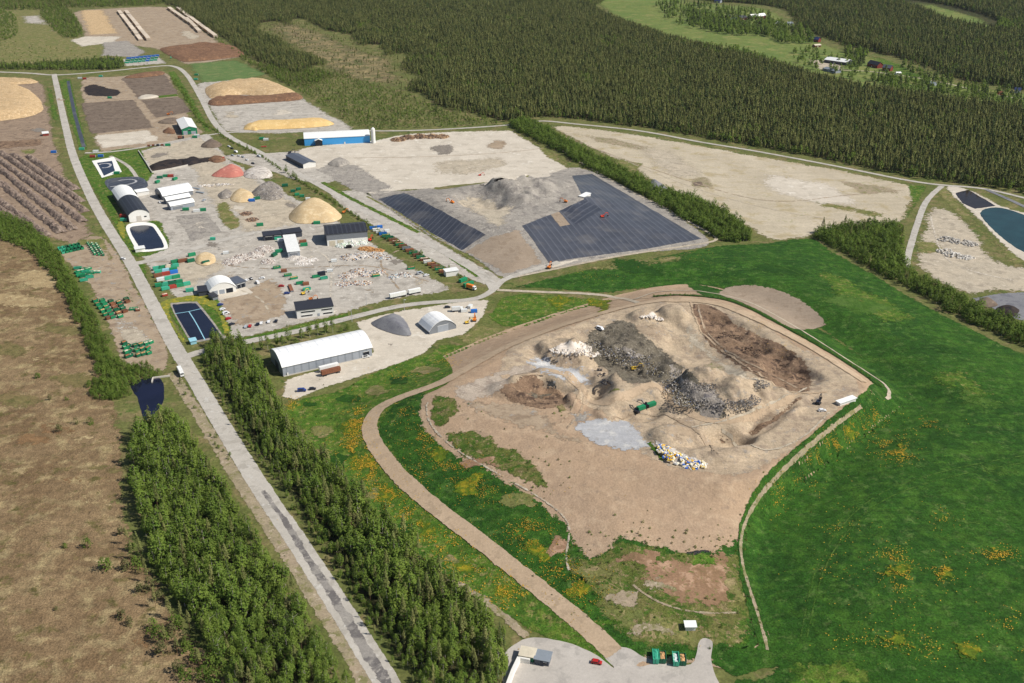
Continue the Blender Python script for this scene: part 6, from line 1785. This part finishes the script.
for c, (n, p0, p1) in enumerate([(4, (124, 342), (128, 360)), (3, (128, 345), (131, 359)), (3, (135, 344.5), (139, 359)), (3, (140.5, 343.5), (144, 357.5)), (3, (146, 342.5), (149.5, 356.5)), (1, (150.5, 342), (151, 345))]):
    row(p0, p1, n, lambda v, k: skip(0, 0, a1 + math.pi / 2 + .25 + rr.gauss(0, .05), rr.choice(['skip_green', 'skip_deep']), rr.choice(['load_wood', 'load_rust', 'load_wood', 'load_pale']), 'open skip with brown inside in the lower block beside the pond trees', 'skips in the lower block', L=3.3, W=3.0, Hh=2.0, pos=v))
skip(134, 310, .2, 'skip_green', 'load_pale', 'lone green skip at the road verge beside the middle block')
skip(138, 311, .3, 'rust', 'load_pale', 'lone brown skip at the road verge beside the middle block', L=3)
# east of the road -------------------------------------------------
a2 = head((154, 272), (176, 268))
for j, (y0, y1, n, cols) in enumerate([((154, 270), (178, 266.5), 4, ['skip_teal', 'skip_green', 'load_pale']), ((155, 273.5), (177, 270), 3, ['skip_teal', 'pale_blue', 'skip_green']), ((154, 277.5), (178, 272.5), 3, ['rust', 'skip_red', 'skip_blue']), ((157, 281.5), (180, 277.5), 3, ['skip_white', 'skip_teal', 'skip_green']), ((156, 287), (182, 282.5), 4, ['skip_green', 'skip_teal', 'skip_deep']), ((162, 290.5), (190, 284.5), 4, ['skip_teal', 'skip_red', 'skip_green'])]):
    row(y0, y1, n, lambda v, k: container(0, 0, a2 + rr.gauss(0, .05), cols[k % len(cols)], {'skip_teal': 'light green', 'skip_green': 'green', 'load_pale': 'cream', 'pale_blue': 'pale blue', 'rust': 'rusty brown', 'skip_red': 'red', 'skip_blue': 'blue', 'skip_white': 'white', 'skip_deep': 'dark green'}[cols[k % len(cols)]] + ' container in row %s of the stack beside the basin verge' % ['one', 'two', 'three', 'four', 'five', 'six'][j], 'containers beside the basin verge', pos=v, L=6.2))
skip(165, 296, a2, 'skip_red', 'load_pale', 'pink-red skip at the lower end of the container stack', L=4)
for (bx, by, mt, lb) in [(192, 256, 'skip_green', 'green container at the top of the machine group by the chip spread'), (191, 262, 'skip_deep', 'dark green container below the machine group by the chip spread'), (175, 263, 'skip_green', 'long green container left of the machine group by the chip spread'), (206, 264, 'skip_deep', 'tiny green container on the tan chip spread')]:
    container(bx, by, a2 + .1, mt, lb)
container(183, 262, a2, 'rust', 'rusty long trailer between two green containers', L=8)
container(190, 291.5, .3, 'skip_teal', 'light green tank container at the workshop wing')
# around the white stores
for (bx, by, mt, an, lb) in [(160, 178.5, 'skip_deep', .2, 'dark green container behind the largest white store'), (166, 177, 'skip_green', .2, 'green container behind the largest white store'), (171, 177, 'skip_red', .1, 'red container behind the largest white store'), (175, 180, 'skip_green', 1.2, 'green container standing crosswise behind the largest white store'), (157.5, 183, 'skip_green', 1.3, 'green container at the left end behind the white stores'), (186, 210.5, 'skip_green', .15, 'green container in front of the front white store'), (197, 212, 'skip_white', .2, 'white container beside two green ones right of the white stores'), (203, 211, 'skip_green', .2, 'bright green container right of the white stores'), (124, 221, 'skip_teal', .1, 'teal container at the left corner of the black-and-white barn'), (123.5, 217, 'skip_red', .1, 'red container at the left corner of the black-and-white barn'),
                         (117, 174, 'skip_green', .1, 'green container between the two upper basins'), (101, 157, 'skip_blue', .05, 'blue container above the topmost basin'), (93, 157.4, 'skip_red', .05, 'small red container above the topmost basin'), (197, 136.5, 'skip_white', 0, 'white trailer in front of the green hall'), (195, 138, 'skip_green', 0, 'green container in front of the green hall'), (168, 146, 'skip_green', .2, 'green container above the compost bay'), (252, 201.5, 'skip_blue', .1, 'bright blue container in mid waste yard'), (257, 199.5, 'skip_deep', .6, 'dark green container beside the bright blue one'), (260, 226, 'skip_green', .3, 'green container behind the low black sheds'),
                         (285, 186.5, 'skip_deep', .3, 'dark green skip above the grey-white rubble heap'), (317, 224, 'skip_green', .1, 'green container at the upper left corner of the sorting hall'), (278, 239.5, 'skip_teal', .3, 'light green container behind the white box building'), (281, 241.5, 'skip_white', .3, 'white container behind the white box building'), (279, 252.5, 'skip_green', .5, 'green container in the shadow of the white box building'), (274.5, 256, 'skip_deep', 1.2, 'dark green container left of the white box building'), (304, 246, 'skip_green', .3, 'green container right of the white box building'), (303, 243, 'rust', .4, 'rusty container right of the white box building'), (54, 153, 'skip_blue', .1, 'bright blue container left of the main road near the stump rows'),
                         (196.5, 75.5, 'skip_green', 0, 'green container at the left corner of the small green field'), (196, 80, 'skip_teal', 0, 'teal container below the small green field'), (111, 60, 'skip_blue', 0, 'blue container left of the blue and green stack at the top'), (80, 79, 'skip_white', 0, 'white vehicle box at the top of the compost field'), (85, 79.4, 'skip_red', 0, 'red box at the top of the compost field'), (101, 77, 'skip_teal', 0, 'teal box at the top of the compost field'), (110, 98.5, 'skip_green', 0, 'green box beside the black peat pool'), (222, 159.5, 'skip_red', .2, 'red container beside the compost bay'), (82, 150, 'skip_teal', .2, 'teal tank near the lower end of the liner ditch'), (96, 152.5, 'skip_white', .1, 'white trailer on the road above the topmost basin'), (262, 139.5, 'skip_green', .1, 'green-roofed box near the blue hall'), (266, 140.5, 'skip_white', .1, 'white box near the blue hall'), (264, 147, 'skip_red', .1, 'flat red trailer near the blue hall')]:
    container(bx, by, an, mt, lb, Hh=2.6 if 'flat' not in lb else .8)
for j in range(3):
    row((125 + j, 63.5 - j * 2.2), (157 + j, 60.5 - j * 2.2), 8, lambda v, k: container(0, 0, .05, ('skip_teal', 'skip_green', 'skip_blue')[j] if k != 5 else 'skip_blue', ('light green', 'green', 'blue')[j] + ' container in the stack on the top road junction', 'containers by the top junction', pos=v, L=8))
# skips along the hedge
cols = ['skip_blue', 'skip_white', 'skip_white', 'skip_blue', 'skip_green', 'skip_deep', 'rust', 'rust', 'skip_green', 'rust', 'skip_grey', 'rust', 'skip_green', 'rust', 'skip_green', 'rust', 'skip_white', 'rust', 'rust', 'skip_green', 'rust']
names = {'skip_blue': 'blue', 'skip_white': 'white', 'skip_green': 'green', 'skip_deep': 'dark green', 'rust': 'rusty', 'skip_grey': 'grey'}
a3 = head((376, 230), (446, 272))
row((372, 228), (445, 273.5), 21, lambda v, k: skip(0, 0, a3 + 1.25 + rr.gauss(0, .05), cols[k], rr.choice(['load_rust', 'load_wood', 'load_dark', 'load_pale']), names[cols[k]] + ' skip in the row along the yard hedge, %s from the white cabin' % ORD[20 - k], 'skips along the yard hedge', pos=v, L=7.0, Hh=2.2))
container(463, 281.5, a2 + .35, 'skip_green', 'green container nearest the cabin at the yard corner', L=8)
container(468.5, 285.5, a2 + .2, 'skip_green', 'green container at the lower right corner of the yard', L=9)
# skips by the parking
a4 = head((288, 275), (300, 273))
for (bx, by, mt, ld, lb) in [(288, 276, 'skip_green', 'load_wood', 'green skip of timber nearest the brown scrap by the car park'), (294, 279, 'skip_green', 'load_wood', 'second green skip of timber by the car park'), (300, 284, 'skip_green', None, 'empty green skip by the car park'), (307, 290, 'skip_teal', None, 'light green skip nearest the office'), (277, 268.5, 'skip_green', 'load_wood', 'green skip standing alone above the car park'), (316, 277.5, 'skip_green', None, 'green skip left of the black box in mid yard'), (324, 279, 'skip_teal', None, 'light green skip right of the black box in mid yard'), (376, 276.5, 'skip_green', 'load_wood', 'green skip beside the timber waste heap'), (411, 269, 'skip_green', 'load_rust', 'green and orange skip above the small waste heap')]:
    skip(bx, by, a4, mt, ld, lb)
container(321.5, 275.5, a4, 'car_dark', 'black box container in mid yard', Hh=3.2)
container(291, 289, a3 - .25, 'rust', 'long rusty trailer frame beside the car park', L=14, Hh=1.2)
# bottom yard
for (bx, by, mt, ld, lb, L) in [(655.5, 659, 'skip_teal', 'skip_teal', 'light green covered skip, leftmost of four by the entrance yard', 6.2), (662.5, 659.8, 'skip_deep', 'load_wood', 'skip with brown load right of the leftmost light green one', 5), (675.5, 661.5, 'skip_teal', 'skip_white', 'white-topped green skip, third of four by the entrance yard', 6.2), (682.5, 662, 'skip_deep', 'load_wood', 'rightmost skip with brown load by the entrance yard', 5)]:
    skip(bx, by, math.pi / 2 - .06, mt, ld, lb, L=L, Hh=2.5)
# mound machines
container(641, 409.5, .55, 'skip_green', 'green box of the machine train on the mound', L=5, Hh=2.2)
container(651, 406, .55, 'skip_green', 'green trailer of the machine train on the mound', L=6, Hh=2.2)


# --- cars
def car_meshes(mat, van=False):
    key = ('car', mat, van)
    if key not in SK:
        L, W = (5.4, 2.0) if van else (4.5, 1.85)
        h = 2.1 if van else 1.5
        b = MB()
        prof = [(-L / 2, .35), (L / 2, .35), (L / 2, .75), (L * .28, .95), (L * .14, h), (-L * .36, h), (-L * .46, .98), (-L / 2, .9)] if not van else [(-L / 2, .35), (L / 2, .35), (L / 2, .95), (L * .38, 1.15), (L * .26, h), (-L / 2 + .05, h), (-L / 2, 1.2)]
        b.prism(prof, -W / 2, W / 2, 'y')
        g = MB()
        for s in (-1, 1):
            y = s * (W / 2 + .01)
            g.box(-L * .36, L * .16, min(y, y + s * .02), max(y, y + s * .02), 1.02, h - .1)
        g.add([(L * .27, -W * .44, .99), (L * .27, W * .44, .99), (L * .15, W * .42, h - .06), (L * .15, -W * .42, h - .06)], [(0, 1, 2, 3)])
        for i in range(4):
            g.V[-1 - i] = (g.V[-1 - i][0] + .03, g.V[-1 - i][1], g.V[-1 - i][2] + .02)
        w = MB(); w.cyl((0, -.1, 0), (0, .1, 0), .33, n=10)
        SK[key] = (b.mesh('car_body', mat), g.mesh('car_glass', 'glass'), w.mesh('car_wheel', 'rubber'), L, W)
    return SK[key]


def car(px, py, ang, mat, label, van=False, group=None):
    b, g, w, L, W = car_meshes(mat, van)
    v = G1(px, py)
    t = thing('parked_van' if van else 'parked_car', label, 'van' if van else 'car', v + Vector((0, 0, .22)), ang, group)
    obj('body', b, t); obj('windows', g, t)
    for x in (-L * .31, L * .31):
        for y in (-W / 2, W / 2):
            obj('wheel', w, t, (x, y, .33))
    return t


ac = head((220, 305), (226, 303))
for (bx, by, mt, lb, van) in [(220.5, 305.5, 'car_blue', 'blue car, topmost of the column beside the basin', 0), (222.5, 310, 'car_white', 'white car second in the column beside the basin', 0), (226, 314.3, 'car_white', 'white van third in the column beside the basin', 1), (228.5, 319.5, 'car_red', 'red car fourth in the column beside the basin', 0), (232, 325, 'car_dark', 'dark car lowest in the column beside the basin', 0)]:
    car(bx, by, ac, mt, lb, van)
ad = head((246, 329), (247.5, 325.5))
for (bx, by, mt, lb, van) in [(246, 327.5, 'car_silver', 'silver car, leftmost of the front parking row', 0), (250.2, 326.8, 'car_red', 'red car in the front parking row', 0), (257.8, 325, 'car_dark', 'dark car left of a white one in the front parking row', 0), (261.5, 324, 'car_white', 'white car in the middle of the front parking row', 0), (269, 322.5, 'car_white', 'white car second from the right in the front parking row', 0), (276.3, 321.8, 'car_dark', 'dark car at the right end of the front parking row', 0)]:
    car(bx, by, ad, mt, lb, van)
car(257.5, 283.5, ad + .5, 'car_white', 'white van beside the workshop wing', True)
car(281.5, 286.8, .2, 'car_red', 'red car parked by the yard fence', False)
car(287, 294, .3, 'car_blue', 'blue car parked by the yard fence', False)
car(123, 259.5, -.2, 'car_white', 'white car turning at the main road junction', False)
car(596.5, 663.5, -.25, 'car_red', 'red car parked in the entrance yard', False)
car(447.5, 308, .2, 'car_dark', 'dark car near the arched store', False)
car(366, 357.6, .4, 'car_white', 'white van in front of the gate of the long white hall', True)
car(302, 391.5, .1, 'car_blue', 'blue pickup at the lower edge of the hall yard', True)
car(312.5, 389.8, .2, 'car_dark', 'dark car at the lower edge of the hall yard', False)
car(822, 411.5, .1, 'car_white', 'small white car on the flat corner of the mound', False)
car(600, 329.6, -.7, 'car_white', 'white van on the waste cell rim', True)
car(232.8, 156.0, -.6, 'car_silver', 'silver car by the compost bay corner', False)
car(239, 156.5, -.6, 'car_white', 'white car by the yard hedge', False)
car(259, 157, -.6, 'car_silver', 'silver van by the yard hedge near the grey store', True)
car(420, 274, .6, 'car_silver', 'silver van above the small waste heap', True)
car(426.5, 276, .6, 'car_white', 'white pickup right of the small waste heap', False)


for k, (bx, by, mt, van) in enumerate([(229, 147, 'car_white', 0), (232, 149, 'car_dark', 0), (236, 152.5, 'car_white', 1), (243, 157.5, 'car_silver', 0), (247, 160.5, 'car_white', 0), (253, 164, 'car_dark', 0)]):
    car(bx, by, -.7, mt, {'car_white': 'white', 'car_dark': 'dark', 'car_silver': 'silver'}[mt] + ' vehicle parked along the upper hedge, %s from the compost bay corner' % ORD[k], bool(van))
for k, (bx, by, mt) in enumerate([(243, 282, 'car_silver'), (247, 281, 'car_white'), (251, 279.5, 'car_dark'), (262, 279, 'car_white'), (204, 201, 'car_silver'), (160, 203, 'car_white')]):
    car(bx, by, .3 + k, mt, ['silver car at the right wing of the workshop', 'white car second from the right wing of the workshop', 'dark car third from the right wing of the workshop', 'white car near the scrap heap above the car park', 'silver car right of the front white store', 'white car left of the narrow white store'][k])
for k, (bx, by, mt) in enumerate([(149, 146.5, 'rust'), (153.5, 146.2, 'rust'), (158, 146, 'car_dark'), (162.5, 145.8, 'rust')]):
    container(bx, by, .1, mt, 'brown box in the line above the compost bay, %s from the left' % ORD[k], L=3.2, Hh=2)
for k, (bx, by, mt, an, lb) in enumerate([(293, 192, 'skip_deep', .3, 'dark green skip nearest the rubble in the upper yard cluster'), (297, 195.5, 'skip_green', .4, 'green skip in the middle of the upper yard cluster'), (302, 197, 'skip_green', .2, 'green skip at the right of the upper yard cluster'), (298.5, 190, 'skip_deep', .5, 'dark green skip at the top of the upper yard cluster'), (308, 200, 'skip_white', .2, 'white box right of the upper yard skip cluster'), (196, 189, 'skip_grey', -.4, 'grey flat trailer right of the largest white store'), (200, 193, 'skip_grey', -.4, 'second grey flat trailer right of the white stores'), (464, 312, 'skip_white', .2, 'white box between the lorry and the blue container'), (474, 312.5, 'skip_blue', .2, 'blue container near the arched store'), (470, 308, 'skip_white', 1.2, 'upright white tank near the arched store'), (334, 262, 'skip_white', .2, 'white box in the middle of the open yard'), (330, 272, 'skip_white', .1, 'small white crate right of the light green skip'), (226, 254, 'skip_white', .2, 'white box beside the road to the sheds'), (213, 240, 'skip_teal', .1, 'pale green box at the lower edge of the grey pad'), (306, 285, 'rust', .4, 'rusty box between the light green skips'), (284, 272, 'rust', .3, 'brown scrap box above the car park skips'), (349, 248, 'rubber', .3, 'black press at the base of the sorting hall'), (387, 232, 'skip_white', .5, 'white van body at the top of the hedge row'), (380, 228, 'skip_blue', .3, 'blue tank beside the upper corner of the sorting hall')]):
    container(bx, by, an, mt, lb, L=4.6 if k not in (5, 6) else 9, Hh=2.3 if k not in (5, 6) else 1.0)


# --- trucks and trailers
def truck(px, py, ang, box, label, cab='white_sheet', Lb=8.0, pos=None):
    v = G1(px, py)
    t = thing('truck', label, 'truck', v + Vector((0, 0, .25)), ang)
    m = MB(); m.box(-Lb / 2, Lb / 2, -1.25, 1.25, 1.15, 3.7); m.build('cargo_box', box, t)
    m = MB(); m.prism([(Lb / 2 + .3, .6), (Lb / 2 + 2.5, .6), (Lb / 2 + 2.5, 1.8), (Lb / 2 + 2.2, 3.0), (Lb / 2 + .3, 3.1)], -1.2, 1.2, 'y'); c = m.build('cab', cab, t)
    m = MB(); m.box(Lb / 2 + 2.36, Lb / 2 + 2.5, -1.0, 1.0, 1.85, 2.75); m.build('windscreen', 'glass', c)
    m = MB(); m.box(-Lb / 2, Lb / 2 + 2.2, -.5, .5, .7, 1.1); m.build('chassis', 'rubber', t)
    w = SK.setdefault('tw', None)
    if w is None:
        q = MB(); q.cyl((0, -.17, 0), (0, .17, 0), .5, n=12); w = SK['tw'] = q.mesh('truck_wheel', 'rubber')
    for x in (-Lb * .38, -Lb * .22, Lb / 2 + 1.4):
        for y in (-1.1, 1.1):
            obj('wheel', w, t, (x, y, .5))
    return t


def trailer(px, py, ang, mat, label, L=12, Hh=3.9, low=1.2):
    v = G1(px, py)
    t = thing('trailer', label, 'trailer', v + Vector((0, 0, .2)), ang)
    m = MB(); m.box(-L / 2, L / 2, -1.27, 1.27, low, Hh)
    for k in range(8): x = -L / 2 + L * (k + .5) / 8; m.box(x - .05, x + .05, -1.33, -1.27, low, Hh - .1)
    m.build('cargo_box', mat, t)
    m = MB(); m.box(-L / 2, L / 2, -.5, .5, .8, low - .02); m.build('chassis', 'rubber', t)
    if SK.get('tw') is None:
        q = MB(); q.cyl((0, -.17, 0), (0, .17, 0), .5, n=12); SK['tw'] = q.mesh('truck_wheel', 'rubber')
    for x in (-L * .4, -L * .28, L * .3, L * .42):
        for y in (-1.1, 1.1):
            obj('wheel', SK['tw'], t, (x, y, .5))
    return t


truck(180.6, 373.5, head((177, 366), (183.5, 378)), 'white_sheet', 'white lorry driving on the main road by the pond')
at_ = head((389.5, 299), (421, 292.5))
trailer(398, 297.3, at_, 'white_sheet', 'longer white trailer parked along the yard verge', 13.5)
trailer(414.5, 293.7, at_, 'white_sheet', 'shorter white trailer parked right of the longer one', 10)
ah = head((321, 375), (339, 370.5))
trailer(329, 370.3, ah, 'white_sheet', 'white trailer standing close to the long white hall', 13)
trailer(331, 374.2, ah, 'rust', 'rusty brown trailer in front of the white one at the hall', 13)
truck(470, 289, -.6, 'machine_orange', 'orange lorry on the bend by the yard corner', 'white_sheet', 6)
truck(456, 311.5, .2, 'skip_white', 'white lorry near the arched store', 'white_sheet', 6)
truck(180, 139, .3, 'rust', 'dark lorry left of the green hall', 'car_dark', 5)


# --- excavators
def digger(px, py, ang, mat, label, s=1.0, swing=.5):
    v = G1(px, py)
    t = thing('excavator', label, 'excavator', v + Vector((0, 0, .15)), ang)
    t.scale = (s, s, s)
    for y in (-1.25, 1.25):
        m = MB(); m.prism([(-2, .2), (-1.6, 0), (1.6, 0), (2, .2), (2, .7), (1.6, .95), (-1.6, .95), (-2, .7)], y - .3, y + .3, 'y'); m.build('track', 'rubber', t)
    m = MB(); m.box(-2.2, 1.2, -1.3, 1.3, 1.05, 2.3, taper=.12); m.build('engine_house', mat, t)
    m = MB(); m.box(-.1, 1.4, -1.32, -.3, 2.0, 3.2, taper=.1); c = m.build('cab', mat, t)
    m = MB(); m.box(.0, 1.46, -1.36, -.26, 2.45, 3.0, taper=.02); m.build('cab_glass', 'glass', c)
    m = MB(); m.prism([(1.0, 1.4), (1.3, 1.2), (3.9, 4.4), (6.2, 4.2), (6.3, 4.6), (3.7, 4.95)], .05, .5, 'y'); m.build('boom', mat, t)
    m = MB(); m.prism([(6.0, 4.7), (6.4, 4.5), (6.9, 1.6), (6.6, 1.5)], .1, .45, 'y'); m.build('stick', mat, t)
    m = MB(); m.prism([(6.2, 1.6), (7.1, 1.6), (7.0, .7), (6.3, .3), (5.9, .8)], -.3, .8, 'y'); m.build('bucket', 'rubber', t)
    return t


for (bx, by, an, mt, lb) in [(480, 176, .2, 'machine_red', 'red-orange excavator on the pale pad above the liner'), (452, 203.5, 2.6, 'machine_orange', 'orange excavator in the hollow of the grey ash heap'), (565.5, 202.5, 2.8, 'machine_orange', 'orange excavator on the crest of the black liner'), (602.5, 217.5, .4, 'machine_red', 'small red machine on the black liner'), (549, 268.5, 1.2, 'machine_orange', 'orange machine at the bottom corner of the liner'), (634, 370, .1, 'machine_yellow', 'yellow excavator at the edge of the dark waste cell'), (311, 300, .2, 'machine_orange', 'orange loader right of the rusty trailer by the office'), (303.5, 294.5, .8, 'machine_yellow', 'yellow machine beside the rusty trailer by the office'), (467, 323.5, .5, 'machine_yellow', 'yellow loader right of the arched store'), (474.5, 321, 1.5, 'machine_orange', 'orange loader farthest right of the arched store'),
                            (168.5, 115, .2, 'machine_orange', 'orange loader on the compost field road'), (646.5, 407, 2.8, 'car_dark', 'dark machine between the green boxes on the mound'), (636.5, 413, 2.4, 'car_dark', 'dark machine at the lower end of the green train'), (344, 213, .6, 'machine_orange', 'orange loader right of the golden sand pile'), (171, 58.5, 1.8, 'skip_teal', 'teal machine on the top road junction'), (370, 241, 1.2, 'machine_red', 'red machine at the right corner of the sorting hall'), (290, 153.5, .5, 'car_dark', 'dark machine in front of the blue hall'), (818, 404, 1.0, 'car_dark', 'dark machine beside the white unit on the mound')]:
    digger(bx, by, an, mt, lb, random.uniform(.7, .95))


# --- log stacks
def log_stack(p0, p1, n, label, group, Ll=8.0, hh=5.0):
    a = G1(*p0); b = G1(*p1)
    ang = math.atan2(b.y - a.y, b.x - a.x)
    seg = (b - a).length / n
    for k in range(n):
        c = a.lerp(b, (k + .5) / n)
        t = thing('log_stack', label, 'log stack', c, ang, group)
        mb = MB(); me_ = MB()
        hk = hh * random.uniform(.75, 1.1)
        r = .42
        nz = int(hk / (2 * r * .9)); nx = int(seg * .92 / (2 * r))
        for iz in range(nz):
            for ix in range(max(1, nx - (iz // 2))):
                x = -seg * .46 + r + ix * 2 * r + (iz % 2) * r
                y0 = -Ll / 2 + random.uniform(-.2, .2)
                if 1 < ix < nx - 3 - iz // 2 and iz < nz - 1:
                    # inside of the stack: only the ends show
                    me_.cyl((x, y0, r + iz * 1.8 * r), (x, y0 + .2, r + iz * 1.8 * r), r * .95, n=6)
                else:
                    mb.cyl((x, y0, r + iz * 1.8 * r), (x, y0 + Ll, r + iz * 1.8 * r), r, n=6)
        mb.box(-seg * .44, seg * .3, -Ll * .46, Ll * .46, .1, hk * .85)
        mb.build('logs', 'log_bark', t)
        me_.build('log_ends', 'log_end', t)


log_stack((119, 12), (141, 41), 7, 'pale log stack in the left of the two columns beside the chip pad', 'left log stacks', hh=5)
log_stack((126, 12), (149, 41), 7, 'pale log stack in the right of the two columns beside the chip pad', 'second log stacks', hh=5)
log_stack((169, 9), (190, 24), 5, 'brown log stack in the long line nearest the pad', 'right log stacks', hh=5.5)
log_stack((178, 9), (216, 38), 8, 'grey log stack in the long line along the forest edge', 'forest edge log stacks', hh=5.5)
log_stack((186, 19), (200, 33), 4, 'brown log stack in the short line between the two long ones', 'middle log stacks', hh=5.5)


# --- lamp posts
def lamp(px, py, h, label):
    v = G1(px, py)
    t = thing('lamp_post', label, 'lamp post', v)
    m = MB(); m.cyl((0, 0, -.2), (0, 0, h), .16, .09, 6); m.build('pole', 'pole_metal', t)
    m = MB(); m.box(-.1, 1.5, -.22, .22, h - .05, h + .2); m.build('lamp_head', 'white_wall', t)


for (bx, by, h, lb) in [(352, 322, 12, 'pale lamp post at the yard entrance beside the office'), (419.5, 236, 10, 'pale lamp post beside the straight road by the liner'), (404.5, 311, 9, 'pale lamp post on the verge below the white trailers'), (366.5, 305, 9, 'pale lamp post left of the white trailers'), (240, 133, 10, 'pale lamp post on the verge near the blue hall'), (396, 284, 10, 'thin lamp post in mid yard near the small waste heap')]:
    lamp(bx, by, h, lb)

# ================================================================== dandelions and tufts: uncountable
def scatter(name, label, cat, spots, n, mat, size, seed=1, h=.25):
    rg = np.random.default_rng(seed)
    wts = np.array([s[4] for s in spots], float); wts /= wts.sum()
    pick = rg.choice(len(spots), n, p=wts)
    sp = np.array([[s[0], s[1], s[2], s[3]] for s in spots], float)[pick]
    px = sp[:, 0] + rg.standard_t(3, n) * sp[:, 2] * .62; py = sp[:, 1] + rg.standard_t(3, n) * sp[:, 3] * .62
    x, y, z = G(px, py)
    keep = fbm(x / 5, y / 5, seed + 60, 3) > -.05
    x, y, z = x[keep], y[keep], z[keep]
    n = len(x)
    s = rg.uniform(*size, n)
    a = rg.uniform(0, 6.28, n)
    V = np.zeros((n, 4, 3)); 
    for k in range(4):
        aa = a + k * math.pi / 2
        V[:, k, 0] = x + np.cos(aa) * s; V[:, k, 1] = y + np.sin(aa) * s; V[:, k, 2] = z + h + .2 * smooth01(z / 2) + rg.uniform(-.1, .15, n) + .15
    F = np.arange(n * 4).reshape(n, 4)
    me = mesh(name, V.reshape(-1, 3).tolist(), F.tolist(), mat)
    return obj(name, me, label=label, cat=cat, kind='stuff')


scatter('dandelions', 'yellow dandelions on the grass left of the mound road', 'flowers', [(357, 420, 9, 10, 5), (352, 446, 11, 11, 4), (368, 468, 10, 12, 4), (385, 495, 14, 12, 3), (410, 520, 16, 10, 2), (440, 545, 18, 12, 3), (470, 570, 18, 10, 2), (500, 590, 16, 10, 2), (400, 375, 20, 5, 1), (450, 362, 12, 4, 1), (290, 405, 8, 5, 1), (520, 600, 16, 10, 1)], 6000, 'flower', (.13, .36), 1)
scatter('dandelions', 'yellow dandelions on the inner grass slope of the mound', 'flowers', [(420, 440, 14, 12, 3), (450, 470, 18, 12, 3), (480, 490, 20, 14, 2), (420, 470, 14, 12, 1), (530, 540, 20, 14, 2), (580, 590, 20, 14, 2), (560, 570, 20, 14, 2), (525, 530, 14, 10, 2), (400, 410, 12, 8, 1)], 3600, 'flower', (.13, .33), 2)
scatter('dandelions', 'yellow dandelions on the wide green field', 'flowers', [(855, 430, 14, 6, 6), (835, 445, 12, 6, 5), (815, 460, 12, 8, 4), (890, 445, 14, 8, 4), (900, 455, 10, 6, 4), (875, 415, 10, 6, 2), (930, 425, 20, 5, 2), (800, 480, 14, 8, 2), (780, 500, 10, 12, 2), (890, 560, 16, 12, 3), (905, 580, 12, 10, 3), (945, 570, 12, 10, 3), (1000, 555, 16, 5, 3), (940, 520, 10, 8, 1), (880, 640, 40, 10, 2), (960, 650, 40, 10, 2), (920, 630, 30, 20, 1), (790, 345, 20, 8, 1), (760, 325, 16, 5, 1), (840, 530, 16, 10, 1), (1005, 620, 14, 14, 1), (830, 575, 12, 12, 1)], 7000, 'flower', (.1, .3), 3)
scatter('dandelions', 'yellow dandelions on the small green field above the mound', 'flowers', [(600, 302, 12, 3, 2), (560, 300, 20, 3, 1), (520, 305, 12, 5, 1), (690, 255, 30, 5, 1), (600, 275, 30, 5, 1)], 900, 'flower', (.1, .26), 4)

# ================================================================== the air over the site
hb = MB(); hb.box(-6000, 6000, -500, 9000, -1.5, 330)
t = bpy.data.materials.new('air'); t.use_nodes = True
nt = t.node_tree; nt.nodes.remove(nt.nodes['Principled BSDF'])
pv = nt.nodes.new('ShaderNodeVolumePrincipled'); pv.inputs['Color'].default_value = (.86, .92, 1, 1); pv.inputs['Density'].default_value = 1.5e-5; pv.inputs['Anisotropy'].default_value = .2
nt.links.new(pv.outputs[0], nt.nodes['Material Output'].inputs['Volume'])
MATS['air'] = t
hb.build('haze', 'air', kind='stuff', label='thin pale summer haze lying over the whole site', cat='haze')
